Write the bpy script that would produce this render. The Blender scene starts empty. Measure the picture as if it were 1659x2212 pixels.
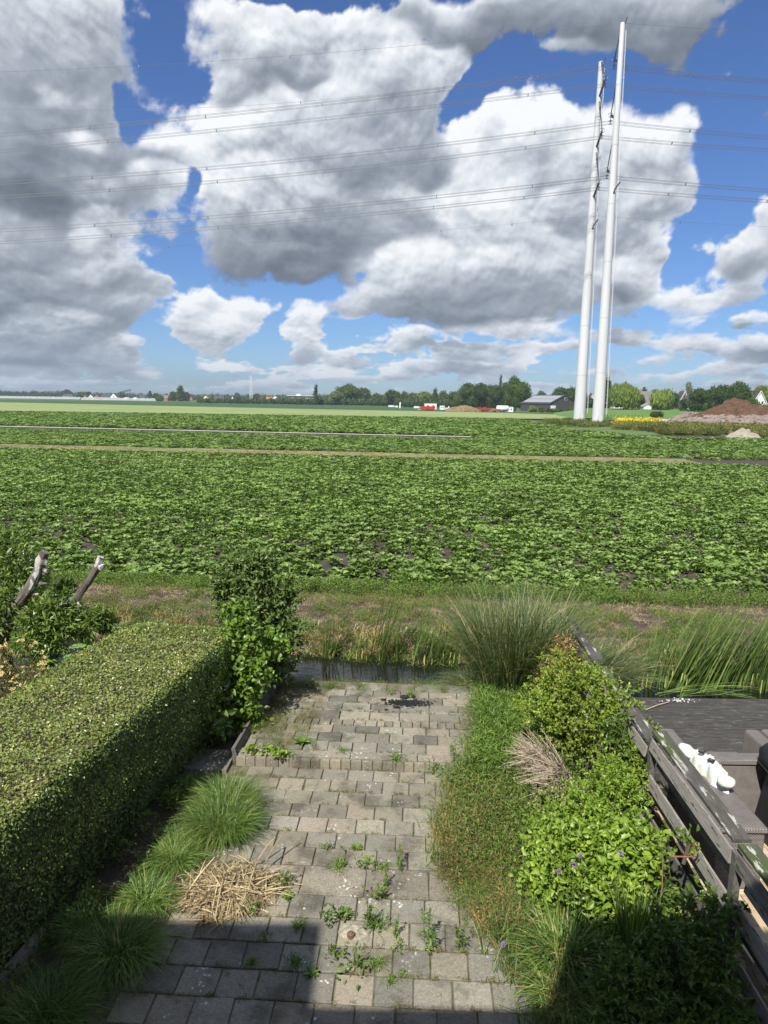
import bpy, math, random
import numpy as np
from mathutils import Vector, Matrix
SC = bpy.context.scene
COL = SC.collection
R = math.radians
rng = np.random.default_rng(7)
random.seed(7)

# ---------------------------------------------------------------- camera
H = 4.5
PITCH, ROLL = R(8.93), R(0.85)
cam_data = bpy.data.cameras.new('camera')
cam = bpy.data.objects.new('camera', cam_data)
COL.objects.link(cam)
cam_data.sensor_fit = 'VERTICAL'
cam_data.sensor_height = 34.6
cam_data.sensor_width = 25.95
cam_data.lens = 24.0
cam_data.clip_start = 0.05
cam_data.clip_end = 9000
cam.location = (0, 0, H)
cam.rotation_euler = (Matrix.Rotation(math.pi / 2 - PITCH, 3, 'X') @ Matrix.Rotation(ROLL, 3, 'Z')).to_euler()
SC.camera = cam

# ---------------------------------------------------------------- sun, sky, exposure
SUN_EL, SHADOW_AZ = R(50), R(26)           # shadows run 26 degrees right of straight ahead
sun_dir = Vector((-math.sin(SHADOW_AZ) * math.cos(SUN_EL), -math.cos(SHADOW_AZ) * math.cos(SUN_EL), math.sin(SUN_EL)))
sl = bpy.data.lights.new('sun', 'SUN')
sl.energy = 5.0
sl.angle = R(0.53)
sl.color = (1.0, 0.95, 0.87)
sun = bpy.data.objects.new('sun', sl)
COL.objects.link(sun)
sun.rotation_euler = sun_dir.to_track_quat('Z', 'Y').to_euler()
SC.view_settings.view_transform = 'Standard'
SC.view_settings.look = 'None'
SC.view_settings.gamma = 1
SC.view_settings.use_curve_mapping = False
SC.view_settings.exposure = 0.5

# picture-to-place helpers: a ray through a point of the photo (1659 x 2212 units) meets a height or a distance
F_, CX, CY = 1534.0, 829.5, 1106.0
def ray(X, Y):
    dx, dy = (X - CX) / F_, -(Y - CY) / F_
    c, s = math.cos(ROLL), math.sin(ROLL)
    x = dx * c - dy * s
    y = dx * s + dy * c
    return x, math.cos(PITCH) + y * math.sin(PITCH), -math.sin(PITCH) + y * math.cos(PITCH)
def P(X, Y, z=0.0):
    r = ray(X, Y); t = (z - H) / r[2]
    return Vector((r[0] * t, r[1] * t, z))
def at(X, Y, D):
    r = ray(X, Y); t = D / r[1]
    return Vector((r[0] * t, D, H + r[2] * t))
def azel(X, Y):
    r = ray(X, Y)
    return math.atan2(r[0], r[1]), math.atan2(r[2], math.hypot(r[0], r[1]))

world = bpy.data.worlds.new('World')
SC.world = world
world.use_nodes = True
nt = world.node_tree
nt.nodes.clear()
class NG:
    """terse node builder"""
    def __init__(s, t): s.t = t
    def n(s, ty, **k):
        o = s.t.nodes.new(ty)
        for a, v in k.items(): setattr(o, a, v)
        return o
    def put(s, sock, v):
        if v is None: return
        if hasattr(v, 'is_output') or isinstance(v, bpy.types.NodeSocket): s.t.links.new(v, sock)
        else: sock.default_value = v
    def m(s, op, a, b=None, c=None, clamp=False):
        o = s.n('ShaderNodeMath', operation=op, use_clamp=clamp)
        for i, v in enumerate((a, b, c)): s.put(o.inputs[i], v) if v is not None else None
        return o.outputs[0]
    def v(s, op, a, b=None, c=None):
        o = s.n('ShaderNodeVectorMath', operation=op)
        for i, v in enumerate((a, b, c)):
            if v is None: continue
            if op == 'SCALE' and i == 1: s.put(o.inputs['Scale'], v)
            else: s.put(o.inputs[i], v)
        return o.outputs['Value'] if op in ('DOT_PRODUCT', 'LENGTH', 'DISTANCE') else o.outputs['Vector']
    def noise(s, vec, scale, detail=4, rough=.55, dist=0, out='Fac'):
        o = s.n('ShaderNodeTexNoise')
        s.put(o.inputs['Vector'], vec)
        o.inputs['Scale'].default_value = scale; o.inputs['Detail'].default_value = detail
        o.inputs['Roughness'].default_value = rough; o.inputs['Distortion'].default_value = dist
        return o.outputs[out]
    def mr(s, v, a, b, c=0., d=1., interp='SMOOTHSTEP'):
        o = s.n('ShaderNodeMapRange', interpolation_type=interp)
        s.put(o.inputs[0], v)
        for i, x in enumerate((a, b, c, d)): s.put(o.inputs[1 + i], x)
        return o.outputs[0]
    def mix(s, f, a, b, blend='MIX'):
        o = s.n('ShaderNodeMix', data_type='RGBA', blend_type=blend)
        s.put(o.inputs[0], f); s.put(o.inputs[6], a); s.put(o.inputs[7], b)
        return o.outputs[2]
    def ramp(s, v, stops):
        o = s.n('ShaderNodeValToRGB')
        s.put(o.inputs[0], v)
        e = o.color_ramp.elements
        e[0].position, e[0].color = stops[0][0], c4(stops[0][1])
        e[1].position, e[1].color = stops[-1][0], c4(stops[-1][1])
        for p, c in stops[1:-1]:
            x = e.new(p); x.color = c4(c)
        return o.outputs[0]
def c4(c): return (c[0], c[1], c[2], 1.0)

g = NG(nt)
sky = g.n('ShaderNodeTexSky', sky_type='NISHITA', sun_disc=False)
sky.sun_elevation = SUN_EL
sky.sun_rotation = math.atan2(sun_dir.x, sun_dir.y)
sky.air_density = 1.0; sky.dust_density = .35; sky.ozone_density = 2.2
SKY_STRENGTH = 0.066
blue = g.mix(1.0, sky.outputs[0], (.60, .84, 1.25, 1), 'MULTIPLY')
bg = g.n('ShaderNodeBackground')
nt.links.new(blue, bg.inputs[0]); bg.inputs[1].default_value = SKY_STRENGTH
wo = g.n('ShaderNodeOutputWorld'); nt.links.new(bg.outputs[0], wo.inputs[0])

# ---------------------------------------------------------------- helpers
def mesh_from(name, V, F):
    """V (N,3); F an (M,k) array or a list of such arrays"""
    Fs = [np.asarray(f, dtype=np.int64) for f in (F if isinstance(F, list) else [F]) if len(f)]
    me = bpy.data.meshes.new(name)
    me.vertices.add(len(V))
    me.vertices.foreach_set('co', np.asarray(V, dtype=np.float32).ravel())
    tot = sum(f.size for f in Fs); nf = sum(len(f) for f in Fs)
    me.loops.add(tot); me.polygons.add(nf)
    me.loops.foreach_set('vertex_index', np.concatenate([f.ravel() for f in Fs]).astype(np.int32))
    lens = np.concatenate([np.full(len(f), f.shape[1]) for f in Fs])
    me.polygons.foreach_set('loop_start', (np.cumsum(lens) - lens).astype(np.int32))
    me.polygons.foreach_set('use_smooth', np.zeros(nf, bool))
    me.update(calc_edges=True)
    return me
class MB:
    """collects solids and leaves; build() links them as ONE mesh object"""
    def __init__(s): s.V = []; s.F = []; s.mi = []; s.r = []; s.n = 0
    def add(s, V, F, mi=0, rnd=None):
        V = np.asarray(V, float); Fl = F if isinstance(F, list) and len(F) and isinstance(F[0], np.ndarray) and F[0].ndim == 2 else [np.asarray(F)]
        for f in Fl:
            if len(f): s.F.append(f + s.n); s.mi.append(np.full(len(f), mi))
        s.V.append(V); s.n += len(V)
        s.r.append(np.full(len(V), random.random()) if rnd is None else np.broadcast_to(rnd, (len(V),)))
        return s
    def box(s, c, size, rot=None, mi=0, taper=1.0, rnd=None):
        x, y, z = [k / 2 for k in size]
        V = np.array([(-x, -y, -z), (x, -y, -z), (x, y, -z), (-x, y, -z), (-x * taper, -y * taper, z), (x * taper, -y * taper, z), (x * taper, y * taper, z), (-x * taper, y * taper, z)])
        if rot is not None: V = V @ np.array(Matrix.Rotation(rot, 3, 'Z') if isinstance(rot, (int, float)) else rot).T
        return s.add(V + np.array(c), np.array([(0, 3, 2, 1), (4, 5, 6, 7), (0, 1, 5, 4), (1, 2, 6, 5), (2, 3, 7, 6), (3, 0, 4, 7)]), mi, rnd)
    def tube(s, pts, rad, n=8, mi=0, cap=True, jit=0):
        pts = [Vector(p) for p in pts]
        if not hasattr(rad, '__len__'): rad = [rad] * len(pts)
        V = []; up = Vector((0, 0, 1))
        for i, p in enumerate(pts):
            t = (pts[min(i + 1, len(pts) - 1)] - pts[max(i - 1, 0)]).normalized()
            a = t.cross(up if abs(t.z) < .95 else Vector((1, 0, 0))).normalized(); b = a.cross(t)
            for k in range(n):
                th = 2 * math.pi * k / n; rr = rad[i] * (1 + jit * random.uniform(-1, 1))
                V.append(p + (a * math.cos(th) + b * math.sin(th)) * rr)
        F = []
        for i in range(len(pts) - 1):
            for k in range(n):
                F.append((i * n + k, i * n + (k + 1) % n, (i + 1) * n + (k + 1) % n, (i + 1) * n + k))
        s.add([tuple(v) for v in V], np.array(F), mi)
        if cap:
            m = len(pts) - 1
            for base, c in ((0, pts[0]), (m * n, pts[-1])):
                vv = [tuple(V[base + k]) for k in range(n)] + [tuple(c)]
                s.add(vv, np.array([(k, (k + 1) % n, n) for k in range(n)]), mi)
        return s
    def build(s, name, mats, parent=None, smooth=False, loc=None, link=True):
        V = np.concatenate(s.V)
        by = {}
        for f, m in zip(s.F, s.mi): by.setdefault(f.shape[1], []).append((f, m))
        Fs, Ms = [], []
        for k in by:
            Fs.append(np.concatenate([f for f, _ in by[k]])); Ms.append(np.concatenate([m for _, m in by[k]]))
        me = mesh_from(name, V, Fs)
        me.attributes.new('rnd', 'FLOAT', 'POINT').data.foreach_set('value', np.concatenate(s.r).astype(np.float32))
        for m in (mats if isinstance(mats, (list, tuple)) else [mats]): me.materials.append(m)
        me.polygons.foreach_set('material_index', np.concatenate(Ms).astype(np.int32))
        if smooth: me.polygons.foreach_set('use_smooth', np.ones(len(me.polygons), bool))
        me.update()
        o = bpy.data.objects.new(name, me)
        if link: COL.objects.link(o)
        if parent is not None: o.parent = parent
        if loc is not None: o.location = loc
        return o
def empty(name, loc=(0, 0, 0), rz=0.0):
    o = bpy.data.objects.new(name, None); COL.objects.link(o)
    o.location = loc; o.rotation_euler = (0, 0, rz); o.empty_display_size = .2
    return o
def tag(o, label=None, cat=None, group=None, kind=None):
    for k, v in (('label', label), ('category', cat), ('group', group), ('kind', kind)):
        if v: o[k] = v
    return o
def clone(o, parent=None):
    c = o.copy(); COL.objects.link(c)
    if parent is not None: c.parent = parent
    for ch in list(o.children): clone(ch, c)
    return c

def unit(a): return a / np.maximum(np.linalg.norm(a, axis=-1, keepdims=True), 1e-9)
def leaves(mb, Pn, D, N, L, Wd, kind='leaf', mi=0, rnd=None, fold=.25, droop=.15):
    """leaf blades at points Pn pointing along D with face normal N"""
    n = len(Pn)
    if n == 0: return
    D = unit(D); S = unit(np.cross(D, N)); U = np.cross(S, D)
    L = np.broadcast_to(L, (n,))[:, None]; Wd = np.broadcast_to(Wd, (n,))[:, None]
    rn = rng.random(n) if rnd is None else np.broadcast_to(rnd, (n,))
    if kind == 'leaf':
        T = [(0, 0, 0), (.42, -.5, fold), (1, 0, -droop), (.42, .5, fold)]; F = [(0, 1, 2), (0, 2, 3)]
    elif kind == 'quad':
        T = [(0, -.5, 0), (1, -.5, 0), (1, .5, 0), (0, .5, 0)]; F = [(0, 1, 2, 3)]
    elif kind == 'broad':
        T = [(0, 0, 0), (.5, 0, 0), (1, 0, -droop * 1.6), (.3, -.5, fold), (.72, -.36, fold * .4), (.3, .5, fold), (.72, .36, fold * .4)]
        F = [(0, 3, 1), (3, 4, 1), (4, 2, 1), (0, 1, 5), (5, 1, 6), (6, 1, 2)]
    elif kind == 'round':
        T = [(.5, 0, 0)] + [(.5 + .5 * math.cos(a), .5 * math.sin(a), 0.06 * math.cos(2 * a)) for a in np.linspace(0, 2 * math.pi, 7)[:-1]]
        F = [(0, 1 + k, 1 + (k + 1) % 6) for k in range(6)]
    V = np.stack([Pn + D * L * t + S * Wd * w + U * Wd * h for t, w, h in T], 1)
    F = np.array(F); k = len(T)
    FF = (F[None] + (np.arange(n) * k)[:, None, None]).reshape(-1, F.shape[1])
    mb.add(V.reshape(-1, 3), FF, mi, np.repeat(rn, k))
def blades(mb, Pn, D, L, Wd, bend=.5, seg=3, mi=0, rnd=None, bd=None):
    """grass blades: start along D and bend over"""
    n = len(Pn)
    D = unit(D); L = np.broadcast_to(L, (n,))[:, None]; Wd = np.broadcast_to(Wd, (n,))[:, None]; bend = np.broadcast_to(bend, (n,))[:, None]
    horiz = D * np.array((1, 1, 0)) + rng.normal(0, .12, (n, 3)) * np.array((1, 1, 0))
    if bd is not None: horiz = horiz + bd
    horiz = unit(horiz)
    S = unit(np.cross(horiz, np.array((0, 0, 1.))) + rng.normal(0, .35, (n, 3)))
    rn = rng.random(n) if rnd is None else np.broadcast_to(rnd, (n,))
    rows = []
    for i in range(seg + 1):
        t = i / seg
        c = Pn + D * L * t * (1 - .25 * bend * t) + horiz * L * bend * .55 * t * t - np.array((0, 0, 1.)) * L * bend * .62 * t ** 2.4
        w = Wd * (1 - t ** 1.6) * .5
        if i < seg: rows += [c - S * w, c + S * w]
        else: rows += [c]
    V = np.stack(rows, 1); k = V.shape[1]
    q = np.array([(2 * i, 2 * i + 1, 2 * i + 3, 2 * i + 2) for i in range(seg - 1)]).reshape(-1, 4)
    t3 = np.array([(2 * seg - 2, 2 * seg - 1, 2 * seg)])
    off = (np.arange(n) * k)[:, None, None]
    Fl = [(t3[None] + off).reshape(-1, 3)]
    if len(q): Fl.append((q[None] + off).reshape(-1, 4))
    mb.add(V.reshape(-1, 3), Fl, mi, np.repeat(rn, k))
def rdir(n, up=0.):
    d = unit(rng.normal(0, 1, (n, 3))); d[:, 2] += up
    return unit(d)

# ---------------------------------------------------------------- materials
def new_mat(name):
    m = bpy.data.materials.new(name); m.use_nodes = True
    t = m.node_tree; t.nodes.clear(); g = NG(t)
    o = g.n('ShaderNodeOutputMaterial')
    return m, t, g, o
LEAF_GAIN = [1.0, 1.0, 1.0]
def leaf_mat(name, stops, transl=.28, rough=.5, spec=.35, patch=(.35, .9, 1.25)):
    m, t, g, o = new_mat(name)
    a = g.n('ShaderNodeAttribute', attribute_name='rnd').outputs['Fac']
    ge = g.n('ShaderNodeNewGeometry')
    no = g.noise(ge.outputs['Position'], patch[0], 2, .5)
    c = g.ramp(a, [(p, [k * q for k, q in zip(col, LEAF_GAIN)]) for p, col in stops])
    c = g.mix(1.0, c, g.ramp(no, [(.3, (patch[1],) * 3), (.7, (patch[2],) * 3)]), 'MULTIPLY')
    b = g.n('ShaderNodeBsdfPrincipled'); t.links.new(c, b.inputs['Base Color'])
    b.inputs['Roughness'].default_value = rough; b.inputs['Specular IOR Level'].default_value = spec
    tl = g.n('ShaderNodeBsdfTranslucent')
    t.links.new(g.mix(1.0, c, (1.1, 1.25, .55, 1), 'MULTIPLY'), tl.inputs[0])
    mx = g.n('ShaderNodeMixShader'); mx.inputs[0].default_value = transl
    t.links.new(b.outputs[0], mx.inputs[1]); t.links.new(tl.outputs[0], mx.inputs[2]); t.links.new(mx.outputs[0], o.inputs[0])
    return m
def surf_mat(name, c1, c2, scale=4., rough=.85, bump=.3, detail=6, stretch=(1, 1, 1), spots=None, per=0., metal=0., bscale=None, coord='pos', spec=.3, bdist=.01):
    """mottled opaque surface: two colours, relief, optional spots (colour, scale, threshold) and per-object change"""
    m, t, g, o = new_mat(name)
    v = g.n('ShaderNodeNewGeometry').outputs['Position'] if coord == 'pos' else g.n('ShaderNodeTexCoord').outputs['Object']
    v = g.v('MULTIPLY', v, stretch)
    n = g.noise(v, scale, detail, .6)
    c = g.ramp(n, [(.32, c1), (.68, c2)])
    if spots:
        for col, sc, th in spots:
            s = g.noise(v, sc, 4, .6)
            c = g.mix(g.mr(s, th, th + .05), c, c4(col))
    if per:
        r = g.n('ShaderNodeObjectInfo').outputs['Random']
        hs = g.n('ShaderNodeHueSaturation'); t.links.new(c, hs.inputs['Color'])
        t.links.new(g.m('MULTIPLY_ADD', r, per, 1 - per / 2), hs.inputs['Value'])
        r2 = g.m('FRACT', g.m('MULTIPLY', r, 7.31))
        t.links.new(g.m('MULTIPLY_ADD', r2, .9, .55), hs.inputs['Saturation'])
        c = hs.outputs[0]
    b = g.n('ShaderNodeBsdfPrincipled'); t.links.new(c, b.inputs['Base Color'])
    b.inputs['Roughness'].default_value = rough; b.inputs['Metallic'].default_value = metal; b.inputs['Specular IOR Level'].default_value = spec
    if bump:
        bn = g.n('ShaderNodeBump'); bn.inputs['Strength'].default_value = bump; bn.inputs['Distance'].default_value = bdist
        t.links.new(g.noise(v, bscale or scale * 4, 6, .65), bn.inputs['Height']); t.links.new(bn.outputs[0], b.inputs['Normal'])
    t.links.new(b.outputs[0], o.inputs[0])
    return m
def flat_mat(name, c, rough=.6, metal=0., spec=.4, em=None):
    m, t, g, o = new_mat(name)
    b = g.n('ShaderNodeBsdfPrincipled')
    n = g.noise(g.n('ShaderNodeTexCoord').outputs['Object'], 3.0, 5, .6)
    t.links.new(g.mix(g.m('MULTIPLY', n, .5), c4(c), c4([k * .7 for k in c])), b.inputs['Base Color'])
    b.inputs['Roughness'].default_value = rough; b.inputs['Metallic'].default_value = metal; b.inputs['Specular IOR Level'].default_value = spec
    t.links.new(b.outputs[0], o.inputs[0])
    return m
def scatter(name, Pn, rotz, scale, variants, label, cat=None, tilt=.12, kind='stuff', parent=None):
    """points that carry instances of a few small plant meshes (geometry nodes)"""
    n = len(Pn)
    me = bpy.data.meshes.new(name); me.vertices.add(n)
    me.vertices.foreach_set('co', np.asarray(Pn, np.float32).ravel())
    rot = np.stack([rng.normal(0, tilt, n), rng.normal(0, tilt, n), rotz], 1)
    me.attributes.new('rot', 'FLOAT_VECTOR', 'POINT').data.foreach_set('vector', rot.astype(np.float32).ravel())
    me.attributes.new('scl', 'FLOAT', 'POINT').data.foreach_set('value', np.asarray(scale, np.float32))
    ob = bpy.data.objects.new(name, me); COL.objects.link(ob)
    vc = bpy.data.collections.new(name + '_plants')
    for v in variants: vc.objects.link(v)
    ng = bpy.data.node_groups.new(name, 'GeometryNodeTree')
    ng.interface.new_socket('Geometry', in_out='INPUT', socket_type='NodeSocketGeometry')
    ng.interface.new_socket('Geometry', in_out='OUTPUT', socket_type='NodeSocketGeometry')
    N = ng.nodes.new
    i, o = N('NodeGroupInput'), N('NodeGroupOutput')
    ci = N('GeometryNodeCollectionInfo'); ci.inputs['Collection'].default_value = vc
    ci.inputs['Separate Children'].default_value = True; ci.inputs['Reset Children'].default_value = True
    ip = N('GeometryNodeInstanceOnPoints'); ip.inputs['Pick Instance'].default_value = True
    ar = N('GeometryNodeInputNamedAttribute'); ar.data_type = 'FLOAT_VECTOR'; ar.inputs['Name'].default_value = 'rot'
    asx = N('GeometryNodeInputNamedAttribute'); asx.data_type = 'FLOAT'; asx.inputs['Name'].default_value = 'scl'
    e2r = N('FunctionNodeEulerToRotation')
    ri = N('FunctionNodeRandomValue'); ri.data_type = 'INT'; ri.inputs[4].default_value = 0; ri.inputs[5].default_value = len(variants) - 1
    Lk = ng.links.new
    Lk(i.outputs[0], ip.inputs['Points']); Lk(ci.outputs[0], ip.inputs['Instance'])
    Lk(ar.outputs[0], e2r.inputs[0]); Lk(e2r.outputs[0], ip.inputs['Rotation']); Lk(asx.outputs[0], ip.inputs['Scale'])
    Lk(ri.outputs[2], ip.inputs['Instance Index']); Lk(ip.outputs[0], o.inputs[0])
    md = ob.modifiers.new('plants', 'NODES'); md.node_group = ng
    tag(ob, label, cat, None, kind)
    if parent is not None: ob.parent = parent
    return ob

# ---------------------------------------------------------------- clouds
def _hash(ix, iy, seed):
    h = (ix.astype(np.int64) * 374761393 + iy.astype(np.int64) * 668265263 + seed * 1442695041) & 0xffffffff
    h = ((h ^ (h >> 13)) * 1274126177) & 0xffffffff
    h = ((h ^ (h >> 16)) * 2246822519) & 0xffffffff
    return ((h ^ (h >> 15)) & 0xffffff) / float(0x1000000)
def perlin(x, y, seed=0):
    xi, yi = np.floor(x), np.floor(y)
    fx, fy = x - xi, y - yi
    u, v = fx * fx * fx * (fx * (fx * 6 - 15) + 10), fy * fy * fy * (fy * (fy * 6 - 15) + 10)
    def gr(ox, oy):
        a = _hash(xi + ox, yi + oy, seed) * 2 * np.pi
        return np.cos(a) * (fx - ox) + np.sin(a) * (fy - oy)
    a = gr(0, 0) * (1 - u) + gr(1, 0) * u
    b = gr(0, 1) * (1 - u) + gr(1, 1) * u
    return (a * (1 - v) + b * v) * 1.5
def fbm(x, y, octv=5, rough=.5, seed=0, billow=False):
    s, amp, tot = 0., 1., 0.
    for o in range(octv):
        n = perlin(x, y, seed + o)
        s = s + amp * ((1 - 2.4 * np.abs(n)) if billow else n)
        tot += amp
        amp *= rough
        c, d = math.cos(.6 + o), math.sin(.6 + o)
        x, y = (x * c - y * d) * 2.03 + 7.1, (x * d + y * c) * 2.03 - 3.7
    return s / tot
# clouds: centre, radii (photo units), tone (0 dark grey .. 1 white)
BL = [
 (870,560,70,36,.98,1.3), (1090,575,100,36,1.0,1.3), (980,640,150,26,.18,1.2), (1190,530,80,34,.92,1.2), (1260,480,60,50,.42,1.2), (720,230,80,44,.98,1.2), (420,320,60,50,1.1,1.3), (640,500,100,34,.12,1.2), (760,360,90,40,.30,1.2), (130,190,70,40,.85,1.3), (50,270,80,46,.15,1.2),
 (200,320,70,34,.80,1.3), (110,430,100,36,.12,1.2), (210,510,70,28,.85,1.3), (60,600,80,28,.62,1.2), (150,690,90,24,.55,1.2), (560,70,70,36,.9,1.2), (650,150,90,30,.30,1.2), (900,130,60,36,.95,1.2), (1160,390,70,30,.35,1.1), (1300,260,60,36,1.0,1.2), (1420,330,60,60,.6,1.1), (560,370,60,34,1.0,1.2), (480,440,60,30,.95,1.2), (930,330,50,60,.25,1.1), (1340,600,80,30,.85,1.2), (1360,640,90,22,.3,1.1),
 (60,110,290,190,.42,1), (230,50,110,120,.50,1), (110,340,230,170,.22,1.1), (20,560,240,120,.30,1), (250,450,130,70,.62,.9), (345,405,50,40,.9,.7),
 (60,650,220,70,.24,1), (230,590,150,50,.42,.9), (90,740,190,60,.26,1), (175,560,60,40,.85,.5), (235,745,45,25,.75,.5), (350,610,60,30,.6,.6), (255,655,110,50,.4,.7),
 (480,140,120,110,.55,.9), (640,90,200,90,.50,1), (820,200,190,140,.50,1), (960,140,60,60,.8,.9), (500,290,140,75,.95,1.1), (680,290,200,120,.62,1), (880,310,110,110,.50,.9),
 (560,420,140,80,.85,1), (700,430,210,110,.45,1), (600,540,150,55,.18,1.1), (860,470,130,90,.50,.9), (760,560,90,40,.38,.6),
 (1110,300,110,80,.98,1.1), (1040,430,110,110,.85,1), (1250,340,170,130,.68,1), (1430,260,110,75,.88,1), (1350,430,130,120,.55,1), (1180,480,190,100,.62,1), (950,570,150,60,.72,1),
 (1130,600,220,70,.52,1), (760,640,90,50,.55,.9), (960,660,210,40,.28,1), (1260,620,110,60,.6,.9), (1400,520,80,90,.75,.8), (1120,700,110,30,.75,.8), (860,735,70,22,.6,.7), (1400,620,50,60,.7,.6),
 (1160,40,260,80,.22,1.2), (1380,60,130,80,.20,1.1), (1000,10,170,40,.35,.9),(1230,130,120,40,.3,.7),
 (1640,480,100,60,.7,1), (1600,560,110,50,.5,.9), (1500,640,110,38,.78,1), (1630,640,80,50,.45,.8), (1500,750,110,26,.72,.9), (1640,700,60,25,.95,.8), (1640,760,60,20,.6,.7),
 (500,660,90,45,.95,1), (430,720,85,40,.6,1), (560,640,50,25,.7,.6), (655,700,60,50,1.0,1), (640,765,75,22,.45,.9), (770,775,45,18,.45,.8), (1000,770,90,20,.6,.7), (900,790,60,14,.55,.6),
 (60,770,120,20,.3,.8),(250,790,70,14,.5,.7),(560,790,60,14,.5,.7),(640,830,90,8,.5,.7),(850,815,110,9,.55,.8),(1050,800,90,13,.6,.8),(1130,830,90,8,.5,.7),(1560,800,90,14,.7,.8),(1600,830,90,8,.6,.8),(1400,780,60,12,.7,.7),(150,830,200,7,.45,.8),(400,835,120,7,.45,.7),
 (1190,745,60,16,.6,.7), (1330,740,60,20,.55,.6), (1570,150,40,25,.6,.5), (1500,410,60,45,.7,.5), (340,800,60,16,.5,.6), (1450,815,60,12,.6,.6), (1250,805,60,12,.5,.5), (740,815,70,10,.5,.5), (100,805,160,18,.3,.7),
]

def puffs(x, y, seed):
    """round bumps with creases between them"""
    xi, yi = np.floor(x), np.floor(y)
    best = np.full_like(x, 9.)
    for oy in (-1, 0, 1):
        for ox in (-1, 0, 1):
            jx = xi + ox + .15 + .7 * _hash(xi + ox, yi + oy, seed)
            jy = yi + oy + .15 + .7 * _hash(xi + ox, yi + oy, seed + 5)
            best = np.minimum(best, (x - jx) ** 2 + (y - jy) ** 2)
    return 1 - best * 1.3
HOLES = [(350,60,34,70,.7), (300,200,30,60,.7), (180,470,40,14,.5), (300,560,70,20,.5), (330,740,60,60,.8), (560,640,40,30,.5), (600,760,60,30,.6), (780,830,200,10,.4), (960,300,24,60,.5), (1120,200,70,30,.6), (1010,520,30,14,.4), (1430,480,30,60,.6), (1440,660,40,60,.6), (1250,690,60,14,.5), (1620,680,60,12,.6), (365,130,30,120,.8), (330,270,50,60,.9), (405,415,22,45,.7), (440,560,60,45,.6), (1040,225,60,65,1.1), (640,10,90,22,.8), (930,75,60,14,.5), (800,570,50,24,.6), (1540,400,60,120,1.0), (1350,150,120,45,1.0),
 (250,455,40,25,.5), (100,410,60,14,.4), (260,770,40,40,.6), (640,610,60,24,.6), (560,740,30,60,.8), (820,700,50,40,.6), (1180,300,20,50,.35), (1380,380,26,30,.5), (1580,250,90,90,.8), (1480,560,30,60,.6), (200,650,50,14,.4)]
def sstep(x, a, b):
    t = np.clip((x - a) / (b - a), 0, 1)
    return t * t * (3 - 2 * t)
_blobs = []
for (x, y, rx, ry, tone, wt) in BL:
    a0, e0 = azel(x, y); a1, _ = azel(x + 20, y); _, e1 = azel(x, y - 20)
    _blobs.append((a0, e0, 1.08 * rx * abs(a1 - a0) / 20, 1.08 * ry * abs(e1 - e0) / 20, tone, wt))
_holes = []
for (x, y, rx, ry, wt) in HOLES:
    a0, e0 = azel(x, y); a1, _ = azel(x + 20, y); _, e1 = azel(x, y - 20)
    _holes.append((a0, e0, rx * abs(a1 - a0) / 20, ry * abs(e1 - e0) / 20, wt))
def cloud_height(az, el):
    e = np.maximum(el, 0)
    u, v = az * 1.05, e * .95 + .035 * np.log(1 + e / .04)
    t2 = np.exp(-e / .13)                                # finer lumps low down, where the clouds are far away
    wx, wy = fbm(u * 7, v * 8, 3, .45, 11), fbm(u * 7 + 31, v * 8, 3, .45, 23)
    pa, pe = az + wx * .055, el + wy * .045 * np.clip(e / .15, .2, 1)
    W = np.zeros_like(az); T = np.zeros_like(az); S = np.full_like(az, 1e-6)
    for a0, e0, ra, re, tone, wt in _blobs:
        qa, qe = (pa - a0) / ra, (pe - e0) / re
        w = wt * np.exp(-1.2 * (qa * qa + qe * qe) ** 1.3)
        w3 = w ** 3
        W = W + w * (1 - .45 * np.clip(W, 0, 1)); T += w3 * (tone + .40 * np.clip(qe * .9 - qa * .15, -1.1, 1.1)); S += w3
    out = np.maximum(sstep(np.abs(az), .50, .62), sstep(el, .50, .60)) * sstep(el, -.01, .05)
    gn = sstep(fbm(u * 4.5 + 9, v * 6 + 2, 4, .5, 41), -.12, .22) * out * 1.1
    W += gn; T += gn * gn * (.6 + wy * .8); S += gn * gn
    for a0, e0, ra, re, wt in _holes:
        W -= wt * np.exp(-1.1 * (((pa - a0) / ra) ** 2 + ((pe - e0) / re) ** 2))
    lo = sstep(el, .0, .02) * (1 - sstep(el, .07, .16))
    g2 = sstep(fbm(u * 9 + 40, v * 26, 5, .55, 141), -.12, .25) * lo * .62
    W += g2; T += g2 * g2 * (.62 + wy * 1.5); S += g2 * g2; tone = T / S
    W = np.minimum(W, 1.25)
    lx, ly = fbm(u * 5, v * 6, 2, .5, 13), fbm(u * 5 + 9, v * 6, 2, .5, 17)
    X_, Y_ = u + lx * .03, v + ly * .03
    f = fbm(X_ * 8, Y_ * 10, 8, .54, 77) * (1 - t2) + t2 * fbm(X_ * 16, Y_ * 24, 7, .54, 78)
    f2 = fbm(u * 62, v * 66, 4, .6, 79)
    m = sstep(fbm(u * 5 + 3, v * 5, 3, .5, 88), -.30, .20)
    qx, qy = u + lx * .03 + f * .010, v + ly * .03 + f * .008
    b1 = (puffs(qx * 13, qy * 17, 57) * (1 - t2) + t2 * puffs(qx * 24, qy * 36, 59)) * .6 + .4 * fbm(u * 12, v * 14, 3, .5, 58)
    b2 = (puffs(qx * 29, qy * 36, 67) + .5 * puffs(qx * 64, qy * 76, 68)) * m
    d = W - .50 + .42 * (b1 - .25) + .16 * (b2 - .55) + 1.25 * f + .30 * f2
    return d, tone, b1, b2, f + .10 * f2
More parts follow.
